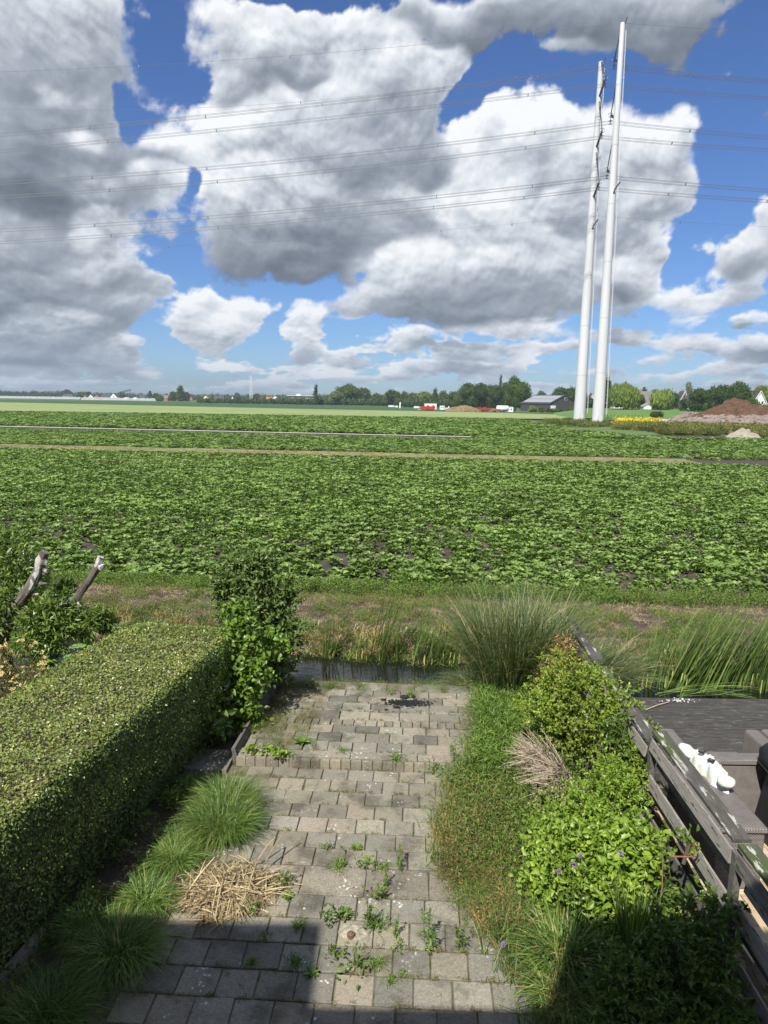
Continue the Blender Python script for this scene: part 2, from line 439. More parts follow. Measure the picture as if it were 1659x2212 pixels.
def cloud_field(az, el):
    """cover and light of the clouds in a direction: a relief of puffs lit by the sun behind the camera"""
    d, tone, b1, b2, f = cloud_height(az, el)
    q0 = (d, tone, b1, b2, f)
    def relief(q): return .30 * np.sqrt(np.clip(q[0] + .06, 0, 1.2)) + .50 * q[2] + .20 * q[3] + 1.35 * q[4]
    h0 = relief(q0)
    kk = .35 + .65 * sstep(el, .0, .2)
    h1 = relief(cloud_height(az - .007 * kk, el + .022 * kk))
    h2 = relief(cloud_height(az - .0025 * kk, el + .0065 * kk))
    lam = np.tanh((h0 - h1) * .85) * .40 + np.tanh((h0 - h2) * 1.5) * .26
    soft = .5 + .5 * np.clip(f * 2.2 + wisp(az, el), -1, 1)
    alpha = sstep(d, -.14, .16 + .40 * soft ** 2)
    thick = sstep(d, .1, .8)
    br = tone * .80 + .20 + lam * (.42 + .55 * sstep(tone, .15, .7)) + .12 * f - .10 * thick
    edge = (1 - sstep(d, .0, .30))
    br = br + .20 * edge * sstep(tone, .1, .5)
    return alpha, np.clip(br, 0, 1), d
def wisp(az, el): return fbm(az * 5, el * 6, 3, .5, 91) * 2.5
CR = np.array([(0, .12, .145, .18), (.2, .20, .235, .29), (.45, .37, .415, .48), (.7, .62, .665, .73), (1, .92, .94, .97)])
def cloud_rgb(br, el):
    c = np.stack([np.interp(br, CR[:, 0], CR[:, i]) for i in (1, 2, 3)], -1)
    far = (.70 * np.exp(-np.maximum(el, 0) / .045))[..., None]
    return (c * (1 - far) + np.array((.36, .47, .62)) * far) * .75
# ---BUILD
def build_clouds(radius=5600.0):
    fa = R(30)
    a = np.concatenate([np.linspace(-math.pi, -fa, 110, endpoint=False), np.linspace(-fa, fa, 640, endpoint=False), np.linspace(fa, math.pi, 111)])
    e = np.concatenate([np.linspace(R(-.6), R(29), 330, endpoint=False), np.linspace(R(29), R(88), 60)])
    AZ, EL = np.meshgrid(a, e)
    al, br, d = cloud_field(AZ, EL)
    sx_, sy_, sz_ = sun_dir
    dirs = np.stack([np.sin(AZ) * np.cos(EL), np.cos(AZ) * np.cos(EL), np.sin(EL)], -1)
    al = al * sstep(np.arccos(np.clip(dirs @ np.array(sun_dir), -1, 1)), R(10), R(20))   # the sun stands in a gap
    al = al * sstep(EL, R(-.5), R(.6))
    rgb = cloud_rgb(br, EL)
    ny, nx = AZ.shape
    idx = np.arange(ny * nx).reshape(ny, nx)
    q = np.stack([idx[:-1, :-1], idx[:-1, 1:], idx[1:, 1:], idx[1:, :-1]], -1).reshape(-1, 4)
    keep = al.reshape(-1)[q].max(1) > .012
    q = q[keep]
    used = np.unique(q)
    remap = np.full(ny * nx, -1); remap[used] = np.arange(len(used))
    q = remap[q]
    V = (dirs * radius).reshape(-1, 3)[used] + np.array((0, 0, H))
    colr = np.concatenate([rgb, al[..., None]], -1).reshape(-1, 4)[used]
    me = mesh_from('clouds', V, q)
    ca = me.color_attributes.new('cloud', 'FLOAT_COLOR', 'POINT')
    ca.data.foreach_set('color', colr.astype(np.float32).ravel())
    m = bpy.data.materials.new('cloud_light'); m.use_nodes = True
    t = m.node_tree; t.nodes.clear(); g = NG(t)
    at_ = g.n('ShaderNodeVertexColor', layer_name='cloud')
    em = g.n('ShaderNodeEmission'); tr = g.n('ShaderNodeBsdfTransparent')
    t.links.new(at_.outputs['Color'], em.inputs[0]); em.inputs[1].default_value = 1.0
    mx = g.n('ShaderNodeMixShader'); t.links.new(at_.outputs['Alpha'], mx.inputs[0])
    t.links.new(tr.outputs[0], mx.inputs[1]); t.links.new(em.outputs[0], mx.inputs[2])
    o = g.n('ShaderNodeOutputMaterial'); t.links.new(mx.outputs[0], o.inputs[0])
    m.cycles.emission_sampling = 'NONE'
    me.materials.append(m)
    ob = bpy.data.objects.new('clouds', me); COL.objects.link(ob)
    ob['kind'] = 'structure'
    return ob
build_clouds()

# ---------------------------------------------------------------- the setting: ground, ditch, fields
GZ = -.30                                                    # field level; the garden path is level 0
def ditch_s(x, y): return y + .16 * x
def gz(x, y):
    s = ditch_s(x, y)
    prof_s = [-50, 10.62, 10.68, 11.0, 12.6, 13.25, 13.6, 14.3, 15.6, 16.6, 18.0, 9000]
    prof_z = [-.035, -.035, -.75, -.95, -.95, -.56, -.38, -.16, -.10, -.24, GZ, GZ]
    z = np.interp(s, prof_s, prof_z)
    x = np.asarray(x, float); y = np.asarray(y, float)
    bump = fbm(x * .9, y * .9, 4, .5, 5) * .10 + fbm(x * 3.1, y * 3.1, 3, .5, 6) * .035
    return z + bump * sstep(s, 13.1, 13.8) * (1 - .6 * sstep(s, 20, 40))
def geomx(a, b, n): return list(np.geomspace(a, b, n))
def ground_mesh():
    xs = np.array([-k for k in geomx(9, 6500, 34)[::-1]] + list(np.arange(-8.85, 8.9, .15)) + geomx(9, 6500, 34))
    ys = np.array([-60, -20, -5] + list(np.arange(0, 8.9, .5)) + list(np.arange(9, 19.6, .1)) + geomx(19.7, 7000, 60))
    X, Y = np.meshgrid(xs, ys)
    Z = gz(X, Y)
    nx = len(xs); idx = np.arange(X.size).reshape(X.shape)
    q = np.stack([idx[:-1, :-1], idx[:-1, 1:], idx[1:, 1:], idx[1:, :-1]], -1).reshape(-1, 4)
    me = mesh_from('ground', np.stack([X, Y, Z], -1).reshape(-1, 3), q)
    me.materials.append(M['soil'])
    me.polygons.foreach_set('use_smooth', np.ones(len(me.polygons), bool))
    o = bpy.data.objects.new('ground', me); COL.objects.link(o); tag(o, kind='structure')
M = {}
M['soil'] = surf_mat('soil', (.045, .034, .025), (.115, .088, .062), 1.7, .95, .8, 9, spots=[((.17, .14, .085), 3.1, .56), ((.05, .075, .02), 1.9, .60)], bdist=.03)
M['field_soil'] = surf_mat('field_soil', (.040, .032, .026), (.085, .068, .053), 2.5, .95, .6, 8, bdist=.03)
M['track'] = surf_mat('track_concrete', (.42, .40, .36), (.56, .54, .50), .8, .9, .3, 8, spots=[((.30, .27, .2), 1.2, .62)])
M['dry_verge'] = surf_mat('dry_verge', (.24, .20, .10), (.13, .15, .05), .45, .95, .5, 8, spots=[((.34, .30, .18), 1.4, .58)], stretch=(.6, 1, 1))
M['barley'] = surf_mat('barley', (.19, .25, .085), (.26, .31, .125), .06, .9, .6, 9, stretch=(.25, 1, 1), spots=[((.16, .22, .07), .10, .56), ((.30, .30, .14), .5, .63)], bdist=.2)
M['far_crop'] = surf_mat('far_crop', (.030, .075, .022), (.050, .105, .032), .05, .9, .5, 8, stretch=(.3, 1, 1), bdist=.2)
M['meadow'] = surf_mat('meadow', (.075, .16, .03), (.11, .21, .045), .06, .9, .5, 8, stretch=(.4, 1, 1), spots=[((.13, .19, .06), .12, .58)], bdist=.1)
M['far_land'] = surf_mat('far_land', (.06, .115, .035), (.10, .15, .05), .012, .95, 0, 6, stretch=(.3, 1, 1))
M['greenhouse_glass'] = surf_mat('pale_glass', (.38, .42, .42), (.52, .55, .55), .3, .4, 0, 4)
ground_mesh()
def sheet(name, pts, z, mat, sub=1):
    """flat sheet with the outline pts, lying at height z"""
    me = bpy.data.meshes.new(name); me.from_pydata([(p[0], p[1], z) for p in pts], [], [tuple(range(len(pts)))]); me.update()
    me.materials.append(mat)
    o = bpy.data.objects.new(name, me); COL.objects.link(o); tag(o, kind='structure')
    return o
def ragged(pa, pb, w, n=60, amp=.25, seed=3):
    """a strip from pa to pb of width w with uneven edges"""
    pa, pb = np.array(pa[:2]), np.array(pb[:2]); d = (pb - pa); L = np.linalg.norm(d); d = d / L; nn = np.array((-d[1], d[0]))
    t = np.linspace(0, 1, n)
    a = [pa + d * L * k + nn * (w / 2 + amp * w * perlin(np.array([k * 14.]), np.array([seed * 3.3]), seed)[0]) for k in t]
    b = [pa + d * L * k - nn * (w / 2 + amp * w * perlin(np.array([k * 14.]), np.array([seed * 5.3]), seed + 1)[0]) for k in t]
    return a + b[::-1]
sheet('crop_field', [(-70, 17.6 + 2.8), (70, 17.6 - 2.8), (150, 150), (60, 205), (-140, 205), (-150, 150)], GZ + .02, M['field_soil'])
sheet('grass_strip', ragged((-90, 71.6), (26, 59.8), 4.8), GZ + .10, M['dry_verge'])
sheet('bare_strip', ragged((20, 60.0), (34, 58.4), 4.6, seed=9), GZ + .030, M['field_soil'])
sheet('concrete_track', [(-120, 117.9), (11.8, 97.0), (11.8, 98.6), (-120, 119.8)], GZ + .06, M['track'])
tp = P(1500, 952, GZ), P(1680, 955, GZ)
sheet('concrete_track', [(tp[0].x, tp[0].y), (tp[1].x + 20, tp[1].y - 2), (tp[1].x + 20, tp[1].y + 1), (tp[0].x, tp[0].y + 3)], GZ + .06, M['track'])
pf = [P(-60, 889.5, GZ), P(1210, 908, GZ), P(1240, 898, GZ), P(1100, 893.5, GZ), P(548, 882.5, GZ), P(-60, 868.5, GZ)]
sheet('barley_field', [(p.x, p.y) for p in pf], GZ + .30, M['barley'])
fc = [P(-60, 869, GZ), P(548, 883, GZ), P(1100, 894.0, GZ), P(1100, 878, GZ), P(548, 871, GZ), P(-60, 862.3, GZ)]
sheet('far_crop_field', [(p.x, p.y) for p in fc], GZ + .26, M['far_crop'])
sheet('far_land', [(-6000, 520), (-300, 640), (-40, 600), (60, 330), (400, 200), (6000, 300), (6000, 6800), (-6000, 6800)], GZ + .16, M['far_land'])

# water in the ditch
def water_mat():
    m, t, g, o = new_mat('ditch_water')
    b = g.n('ShaderNodeBsdfPrincipled')
    b.inputs['Base Color'].default_value = (.010, .013, .008, 1); b.inputs['Roughness'].default_value = .03; b.inputs['IOR'].default_value = 1.33
    b.inputs['Specular IOR Level'].default_value = .6
    bn = g.n('ShaderNodeBump'); bn.inputs['Strength'].default_value = .12; bn.inputs['Distance'].default_value = .02
    t.links.new(g.noise(g.v('MULTIPLY', g.n('ShaderNodeNewGeometry').outputs['Position'], (1, 2.2, 1)), 2.6, 3, .5), bn.inputs['Height'])
    t.links.new(bn.outputs[0], b.inputs['Normal']); t.links.new(b.outputs[0], o.inputs[0])
    return m
M['water'] = water_mat()
sheet('ditch_water', [(-30, 9.95 + 4.8), (30, 9.95 - 4.8), (30, 13.5 - 4.8), (-30, 13.5 + 4.8)], -.50, M['water'])

LEAF_GAIN[:] = [1.30, 1.24, 1.0]
# crop: leafy plants in the field (one mesh per look, set out on points)
M['crop'] = leaf_mat('crop_leaf', [(0, (.055, .110, .024)), (.5, (.11, .185, .045)), (.85, (.16, .245, .070)), (1, (.23, .32, .12))], .22, .5, .4, (.22, .78, 1.2))
def crop_variant(k, nl=32, size=.215, flat=1.0):
    mb = MB()
    az_ = rng.random(nl) * 2 * np.pi; t = rng.random(nl)
    el_ = .25 + 1.0 * t
    D = np.stack([np.cos(az_) * np.cos(el_), np.sin(az_) * np.cos(el_), np.sin(el_)], 1)
    base = D * .09 * size / .34 + np.array((0, 0, .03))
    L = size * (.75 + .5 * rng.random(nl)); 
    Nn = np.stack([-np.cos(az_) * np.sin(el_), -np.sin(az_) * np.sin(el_), np.cos(el_)], 1)
    blades(mb, base * .3, D, L * .6, .02, .1, 1)
    leaves(mb, base + D * (L * .38)[:, None], D * np.array((1, 1, .45)), Nn + rng.normal(0, .35, (nl, 3)), L * .58, L * .44, 'broad', fold=.20, droop=.22)
    for v in mb.V: v *= np.array((1, 1, flat))
    return mb.build('crop_plant', M['crop'], link=False)
cropv = [crop_variant(k) for k in range(6)]
cropf = [crop_variant(k, 20, .25, .5) for k in range(4)]
def field_pts(y0, y1, dens, f0=None, f1=None, spread=.62):
    A_ = spread * (y1 ** 2 - y0 ** 2); n = int(A_ * dens)
    y = np.sqrt(rng.random(n) * (y1 ** 2 - y0 ** 2) + y0 ** 2); x = (rng.random(n) * 2 - 1) * spread * y
    # drilled rows, roughly across the view
    lim0 = f0(x) if f0 else y0; lim1 = f1(x) if f1 else y1
    k = (y > lim0) & (y < lim1)
    return x[k], y[k]
def gaps(x, y, th, sc=.25):
    return fbm(x * sc, y * sc * 1.6, 3, .6, 15) > th
near_edge = lambda x: 17.45 - .04 * x
strip_lo, strip_hi = (lambda x: 58.6 - .102 * x), (lambda x: 65.2 - .102 * x)
track_lo, track_hi = (lambda x: 92.0 - .158 * x + 8 * (x > 12)), (lambda x: 101.3 - .158 * x)
x, y = field_pts(16.5, 66, 13.5, near_edge, strip_lo)
row = .5
y = np.where(y < 34, np.round(y / row) * row + rng.normal(0, .07, len(y)), y)
keep = gaps(x, y, -.45, .55) | (rng.random(len(x)) < .30)
keep &= ~((np.abs(np.mod(y, 1.0) - .5) < .12) & (y < 30) & (fbm(x * .3, y * .2, 2, .5, 77) > .0))
keep &= (y > near_edge(x) + .1)
x, y = x[keep], y[keep]
scatter('crop_plants', np.stack([x, y, np.full(len(x), GZ + .02)], 1), rng.random(len(x)) * 6.28, .62 + .50 * rng.random(len(x)) + .35 * fbm(x * .25, y * .4, 3, .5, 52) + .15 * sstep(y, 30, 60), cropv,
        'dense leafy green crop covering the near field beyond the ditch', 'crop')
x, y = field_pts(58, 124, 3.2, strip_hi, track_lo)
keep = ~((x > 19) & (y < 66 - .1 * x + 2 * np.sin(x)) & (rng.random(len(x)) < .9))
x, y = x[keep], y[keep]
scatter('crop_plants', np.stack([x, y, np.full(len(x), GZ + .02)], 1), rng.random(len(x)) * 6.28, 1.35 + .5 * rng.random(len(x)), cropf,
        'band of leafy green crop between the dry grass strip and the pale concrete track', 'crop')
x, y = field_pts(88, 205, 1.5, track_hi, lambda x: 201 + 0 * x, .66)
keep = (x < 46) | (y < 118 + 0 * x)
keep &= ~((x > 36) & (y > 100 + .0 * x))
x, y = x[keep], y[keep]
scatter('crop_plants', np.stack([x, y, np.full(len(x), GZ + .02)], 1), rng.random(len(x)) * 6.28, 2.3 + .8 * rng.random(len(x)), cropf,
        'farthest band of leafy green crop, running up to the pale barley field', 'crop')

LEAF_GAIN[:] = [1.35, 1.25, .95]

# ---------------------------------------------------------------- beyond the fields: trees, houses, yard
M['foliage'] = leaf_mat('foliage', [(0, (.030, .062, .016)), (.5, (.050, .095, .022)), (1, (.080, .135, .032))], .18, .6, .25, (.12, .8, 1.2))
M['foliage_dark'] = leaf_mat('foliage_dark', [(0, (.020, .045, .014)), (.5, (.034, .068, .020)), (1, (.055, .095, .028))], .15, .6, .25, (.12, .85, 1.15))
M['foliage_light'] = leaf_mat('foliage_light', [(0, (.075, .12, .025)), (.5, (.115, .17, .038)), (1, (.16, .22, .06))], .22, .6, .25, (.2, .85, 1.15))
M['foliage_grey'] = leaf_mat('foliage_grey', [(0, (.07, .10, .06)), (.5, (.10, .14, .08)), (1, (.14, .18, .11))], .2, .6, .25)
M['bark'] = surf_mat('bark', (.055, .042, .032), (.12, .10, .08), 6, .95, .6, 8, stretch=(1, 1, .3), bdist=.02)
MF = {'g': 'foliage', 'd': 'foliage_dark', 'l': 'foliage_light', 'y': 'foliage_grey'}

def ico(c, r, seed, sub=2, amp=.18):
    bm_v, bm_f = ICO
    v = bm_v * (1 + amp * (fbm(bm_v[:, 0] * 2 + seed, bm_v[:, 1] * 2 + bm_v[:, 2] * 3, 3, .5, seed) [:, None]))
    return v * np.array(r) + np.array(c), bm_f
def _ico():
    import bmesh
    bm = bmesh.new(); bmesh.ops.create_icosphere(bm, subdivisions=2, radius=1)
    v = np.array([x.co[:] for x in bm.verts]); f = np.array([[x.index for x in fa.verts] for fa in bm.faces]); bm.free()
    return v, f
ICO = _ico()
def crown_mb(lobes, leaf, dens, droop=0., flat=.0, core=.80):
    mb = MB()
    for j, (c, r) in enumerate(lobes):
        c, r = np.array(c, float), np.array(r, float)
        if core:
            V, F = ico(c, r * core, j + 3)
            mb.add(V, F, 0, rng.random() * .35)
        area = 4 * math.pi * ((r[0] * r[1] + r[0] * r[2] + r[1] * r[2]) / 3)
        n = int(min(2600, max(60, area / (leaf * leaf) * dens)))
        d = rdir(n)
        rr = 1 + .13 * rng.normal(0, 1, n) + .22 * fbm(d[:, 0] * 2.6 + j * 3, d[:, 1] * 2.6 + d[:, 2] * 3.1, 3, .6, j)
        p = c + d * r * (rr * .97)[:, None]
        keep = p[:, 2] > c[2] - r[2] * 1.02
        p, d = p[keep], d[keep]; n = len(p)
        if droop:
            D = np.stack([rng.normal(0, .15, n), rng.normal(0, .15, n), -np.ones(n)], 1)
            leaves(mb, p, D, d + rng.normal(0, .3, (n, 3)), leaf * 2.6, leaf * .8, 'leaf', fold=.1)
        else:
            leaves(mb, p, rdir(n) + d * .35 + np.array((0, 0, .1)), d + rng.normal(0, .55, (n, 3)), leaf * (.8 + .6 * rng.random(n)), leaf * .8, 'leaf', fold=.2,
                   rnd=np.clip(rng.random(n) * .6 + .25 * rng.random() + .2 * (d[:, 2] + 1) / 2, 0, 1))
    return mb
def tree_lobes(w, h, kind, seed):
    r_ = random.Random(seed); L = []
    if kind == 'poplar':
        for k in range(6):
            t = k / 5
            L.append(((r_.uniform(-.08, .08) * w, 0, h * (.16 + .76 * t)), (w * .42 * (1 - .45 * t), w * .42 * (1 - .45 * t), h * .15)))
    elif kind == 'cone':
        for k in range(6):
            t = k / 5
            L.append(((r_.uniform(-.06, .06) * w, 0, h * (.18 + .72 * t)), (w * .5 * (1 - .72 * t), w * .5 * (1 - .72 * t), h * .17)))
    elif kind == 'willow':
        for k in range(9):
            a = k * 2.4
            rad = w * .30 * (k > 0)
            L.append(((math.cos(a) * rad, math.sin(a) * rad * .8, h * r_.uniform(.46, .60) + (k == 0) * h * .14), (w * .23, w * .23, h * r_.uniform(.34, .42))))
    elif kind == 'bush':
        for k in range(5):
            L.append(((r_.uniform(-.33, .33) * w, r_.uniform(-.2, .2) * w, h * r_.uniform(.35, .55)), (w * .25, w * .25, h * .42)))
    else:
        n = 9
        for k in range(n):
            a = k * 2.4 + r_.random(); rad = w * .30 * math.sqrt(k / n)
            top = h * (.62 + .2 * (1 - k / n)) + r_.uniform(-.05, .05) * h
            L.append(((math.cos(a) * rad * 1.1, math.sin(a) * rad, top - h * .04), (w * r_.uniform(.19, .27), w * .23, h * r_.uniform(.17, .23))))
        for k in range(5):
            L.append((((-.34 + .17 * k) * w, 0, h * .33), (w * .19, w * .22, h * .25)))
    return L
def build_tree(name, label, cat, x, y, z, w, h, kind='round', fol='g', px=2.0, group=None, seed=None, dens=1.5):
    D = math.hypot(x, y); leaf = max(px * D / 710 * .62, .06)
    t = empty(name, (x, y, z)); tag(t, label, cat, group)
    sd = int(abs(x * 7 + y * 3)) % 97 if seed is None else seed
    crown_mb(tree_lobes(w, h, kind, sd), leaf, dens, droop=(kind == 'willow')).build('crown', M[MF[fol]], t)
    tb = MB()
    if kind != 'bush':
        tb.tube([(0, 0, -.3), (0.02 * w, 0, h * .3), (0, .02 * w, h * .62)], [max(.03 * h, .12), .022 * h, .008 * h], 7)
        for k in range(4):
            a = k * 1.7 + sd; tb.tube([(0, 0, h * (.22 + .07 * k)), (math.cos(a) * w * .16, math.sin(a) * w * .16, h * (.38 + .07 * k)), (math.cos(a) * w * .3, math.sin(a) * w * .3, h * (.5 + .06 * k))], [.014 * h, .009 * h, .004 * h], 5)
        tb.build('trunk', M['bark'], t, smooth=True)
    return t
def px_tree(label, xc, ytop, wpx, D, kind='round', fol='g', bz=GZ, name='tree', cat='tree', group=None, **k):
    top = at(xc, ytop, D)
    return build_tree(name, label, cat, top.x, D, bz, wpx * D / F_ * 1.02, top.z - bz, kind, fol, group=group, **k)

# far-off wood on the horizon, read as one mass
def far_wood(label, segs, fol, seed):
    mb = MB()
    for (x0, x1, yt0, yt1, D) in segs:
        n = int((x1 - x0) / 5)
        for i in range(n):
            x = x0 + (x1 - x0) * (i + random.random()) / n
            yt = yt0 + (yt1 - yt0) * i / n + random.uniform(-1.2, 2.2)
            dd = D * random.uniform(.93, 1.07)
            p = at(x, yt, dd); h = p.z - GZ; w = random.uniform(6, 12) * dd / F_
            m = crown_mb([((p.x, dd, GZ + h * .5), (w * .55, w * .55, h * .5)), ((p.x + w * .5, dd, GZ + h * .34), (w * .5, w * .5, h * .36))], dd / 710 * 1.1, .9, core=.86)
            for V, F, mi, r in zip(m.V, m.F, m.mi, m.r): mb.V.append(V); mb.F.append(F - 0 + mb.n); mb.mi.append(mi); mb.r.append(r)
            mb.n += m.n
    o = mb.build('distant_wood', M[fol])
    return tag(o, label, 'wood', None, 'stuff')
far_wood('line of distant trees along the horizon at the far left', [(-30, 150, 845, 846, 1500), (150, 360, 848, 851, 1350), (320, 620, 851, 853, 1400)], 'foliage_dark', 1)
far_wood('low tree belt behind the long dark building in the middle distance', [(560, 720, 855, 856, 900), (690, 1100, 851, 852, 820)], 'foliage', 2)
far_wood('dark hedge belt along the back edge of the fields', [(425, 700, 861, 860, 660), (600, 860, 860, 857, 640), (860, 1010, 858, 860, 560)], 'foliage_dark', 3)
far_wood('distant trees behind the houses on the right', [(1240, 1660, 852, 850, 620)], 'foliage', 4)

T = px_tree
T('small round tree rising above the left horizon beside a white house', 145, 842.5, 17, 1200, fol='d')
T('low spreading tree left of the white gabled house', 175, 847.5, 24, 1100)
T('dark bushy tree between the pale barns at far left', 190, 847.5, 13, 1060, fol='d')
T('small tree just right of the white gabled house', 262, 848, 12, 1100)
T('tree with a pointed top left of the tall dark oak', 324, 847, 10, 1000, 'cone')
T('rounded green tree beside the small brick barn', 337, 850, 14, 950)
T('bright green bush in front of the village on the left', 345, 855, 14, 800, 'bush', 'g', name='bush', cat='bush')
T('round tree leaning against the tall dark tree on the left', 374, 846.5, 15, 860)
T('tall dark solitary tree standing above the village on the left', 389.5, 835.5, 21, 820, 'poplar', 'd', dens=2)
T('smaller tree right of the tall dark solitary tree', 403, 848, 12, 850)
T('small round tree near the lattice mast', 512, 850, 12, 1200, fol='d')
T('small tree right of the lattice mast on the skyline', 553, 851, 12, 1200, fol='d')
T('slender dark poplar standing alone left of centre', 682, 834.5, 12, 600, 'poplar', 'd', dens=2)
T('pale willow at the left foot of the large centre tree group', 727, 845, 34, 620, 'round', 'y')
T('broad high tree crowning the centre tree group', 755, 831, 48, 650, fol='g', dens=2)
T('left shoulder tree of the centre tree group', 734, 838, 30, 660, fol='g')
T('right shoulder tree of the centre tree group', 785, 838, 34, 650, fol='g')
T('low tree between the centre group and the next dark tree', 814, 850, 24, 640, fol='g')
T('dark broad-crowned tree right of the centre tree group', 848, 842.5, 36, 620, fol='d', dens=2)
T('small tree at the right side of the dark broad-crowned tree', 874, 846, 18, 640, fol='g')
T('mid green tree behind the white trucks', 893, 848.5, 22, 640, fol='g')
T('light green willowy tree in the middle of the tree line', 915, 847.5, 40, 600, 'round', 'l')
T('dark conical tree in the middle of the tree line', 940, 840.5, 18, 570, 'cone', 'd', dens=2)
T('grey green tree right of the dark conical tree', 958, 845, 22, 600, fol='g')
T('tree behind the soil heap in the yard', 980, 846, 26, 560, fol='d')
T('tree filling the gap left of the great dark oaks', 990, 852, 24, 520, fol='g')
T('large dark oak with a ragged left side behind the yard', 1012, 828, 44, 470, fol='g', dens=2)
T('broadest dark oak behind the red and orange trailers', 1043, 829, 56, 460, fol='d', dens=2)
T('dark oak reaching down behind the white tanks', 1072, 833, 36, 450, fol='d', dens=2)
T('thin poplar poking out above the dark oaks', 1082, 815, 9, 520, 'poplar', 'd', dens=2)
T('tree crown between the thin poplar and the tallest oak', 1092, 827, 20, 480, fol='g')
T('tallest tree of the yard, left of the dark barn', 1113, 813.5, 38, 430, fol='g', dens=2)
T('broad tree leaning towards the dark barn', 1130, 826, 38, 420, fol='g', dens=2)
T('low bush right behind the tall trees by the barn', 1153, 857, 24, 415, 'bush', 'g', name='bush', cat='bush')
T('tree behind the left part of the barn roof', 1170, 846, 26, 520, fol='g')
T('dark tree rising over the barn ridge', 1212, 838, 44, 480, fol='d')
T('dark tree between the barn and the left pylon pole', 1238, 836, 34, 470, fol='d', dens=2)
T('dark shrub filling the gap between the two pylon poles', 1272, 856, 24, 420, 'round', 'd')
T('tall dark tree showing right behind the right pylon pole', 1312, 817, 20, 380, 'round', 'd', dens=2)
T('light green bush before the left corner of the barn', 1149, 877, 24, 360, 'bush', 'l', name='bush', cat='bush')
WZ = 2.2
T('broad pale weeping willow right of the pylons', 1350, 829, 62, 335, 'willow', 'l', WZ, name='willow_tree', dens=1.6)
T('narrower pale weeping willow in front of the grey roofs', 1431, 839, 44, 330, 'willow', 'l', WZ, name='willow_tree', dens=1.6)
T('dark tree tucked between the two weeping willows', 1386, 853, 18, 345, fol='d', bz=WZ)
T('dark tree at the right side of the narrow willow', 1456, 848, 22, 345, fol='d', bz=WZ)
T('small far tree above the grey roof', 1392, 837, 16, 450, fol='d')
T('small far tree right of the grey roof', 1413, 842, 14, 450, fol='d')
T('pale grey poplar beside the brick house', 1489, 830, 24, 400, 'poplar', 'y')
T('dark tree in front of the brick house', 1478, 861, 18, 320, fol='d', bz=1.8)
T('dark dense tree left of the mound', 1512, 838, 44, 310, fol='d', bz=1.0, dens=2)
T('tree behind the crest of the brown mound', 1540, 838, 32, 300, fol='d', dens=2)
T('wide spreading dark tree over the brown mound', 1562, 832, 52, 290, fol='d', dens=2)
T('large dark tree directly left of the white-trimmed house', 1600, 826, 54, 280, fol='d', dens=2)
T('pale green tree at the right edge of the picture', 1648, 832, 40, 330, fol='l', dens=2)
T('bushy tree below the white-trimmed house', 1625, 861, 40, 250, fol='g')
T('light green hedge bush at the right end of the mound', 1648, 872, 34, 230, 'bush', 'l', name='bush', cat='bush')
T('round dark bush alone on the green meadow', 1418, 887, 23, 225, 'bush', 'd', bz=-.2, name='bush', cat='bush', dens=2.2)
T('grey green bush at the foot of the right pylon pole', 1318, 903, 26, 148, 'bush', 'y', name='bush', cat='bush', dens=2)
for i, (xx, yt, w_) in enumerate([(1170, 880, 14), (1186, 882, 12), (1200, 881, 15), (1214, 883, 12), (1229, 881, 14), (1105, 880, 14)]):
    T('low shrub in the row along the front of the barn, ' + ['under its left door', 'second from the door', 'left of the middle', 'right of the middle', 'under the right eave', 'far left beside the tanks'][i], xx, yt, w_, 350, 'bush', 'd' if i % 2 else 'g', name='shrub', cat='shrub', group='shrubs along the barn front')

# meadow rising like a low dike
def meadow():
    nx, ny = 40, 16; V = []
    for j in range(ny):
        t = j / (ny - 1)
        for i in range(nx):
            s = i / (nx - 1)
            yy = 225 + 125 * t
            x0, x1 = .235 * yy, .52 * yy
            edge = min(s * 6, 1) * min((1 - s) * 20, 1)
            V.append((x0 + (x1 - x0) * s, yy, GZ + .1 + (2.6 * (t ** 1.1)) * edge + .15 * math.sin(s * 9 + t * 3)))
    idx = np.arange(nx * ny).reshape(ny, nx)
    me = mesh_from('meadow', V, np.stack([idx[:-1, :-1], idx[:-1, 1:], idx[1:, 1:], idx[1:, :-1]], -1).reshape(-1, 4))
    me.polygons.foreach_set('use_smooth', np.ones(len(me.polygons), bool)); me.materials.append(M['meadow'])
    o = bpy.data.objects.new('meadow', me); COL.objects.link(o); tag(o, kind='structure')
meadow()

# ---- buildings
M['white_wall'] = surf_mat('white_render', (.68, .68, .66), (.80, .80, .78), 1.5, .8, .1)
M['brick_wall'] = surf_mat('brick_wall', (.28, .12, .08), (.38, .18, .12), 6, .9, .3)
M['roof_dark'] = surf_mat('roof_dark', (.045, .045, .05), (.08, .08, .085), 3, .8, .3)
M['roof_grey'] = surf_mat('roof_thatch', (.13, .12, .11), (.20, .18, .16), 1.5, .95, .4)
M['roof_red'] = surf_mat('roof_red', (.30, .10, .05), (.40, .16, .09), 3, .85, .3)
M['dark_clad'] = surf_mat('dark_cladding', (.040, .041, .044), (.075, .077, .08), 1.5, .8, .2, stretch=(6, 6, .3), coord='obj')
M['window'] = flat_mat('window_glass', (.03, .04, .05), .08, 0, .8)
M['trim'] = flat_mat('white_trim', (.75, .75, .73), .6)
M['panel'] = flat_mat('roof_panel', (.30, .33, .36), .25, 0, .8)
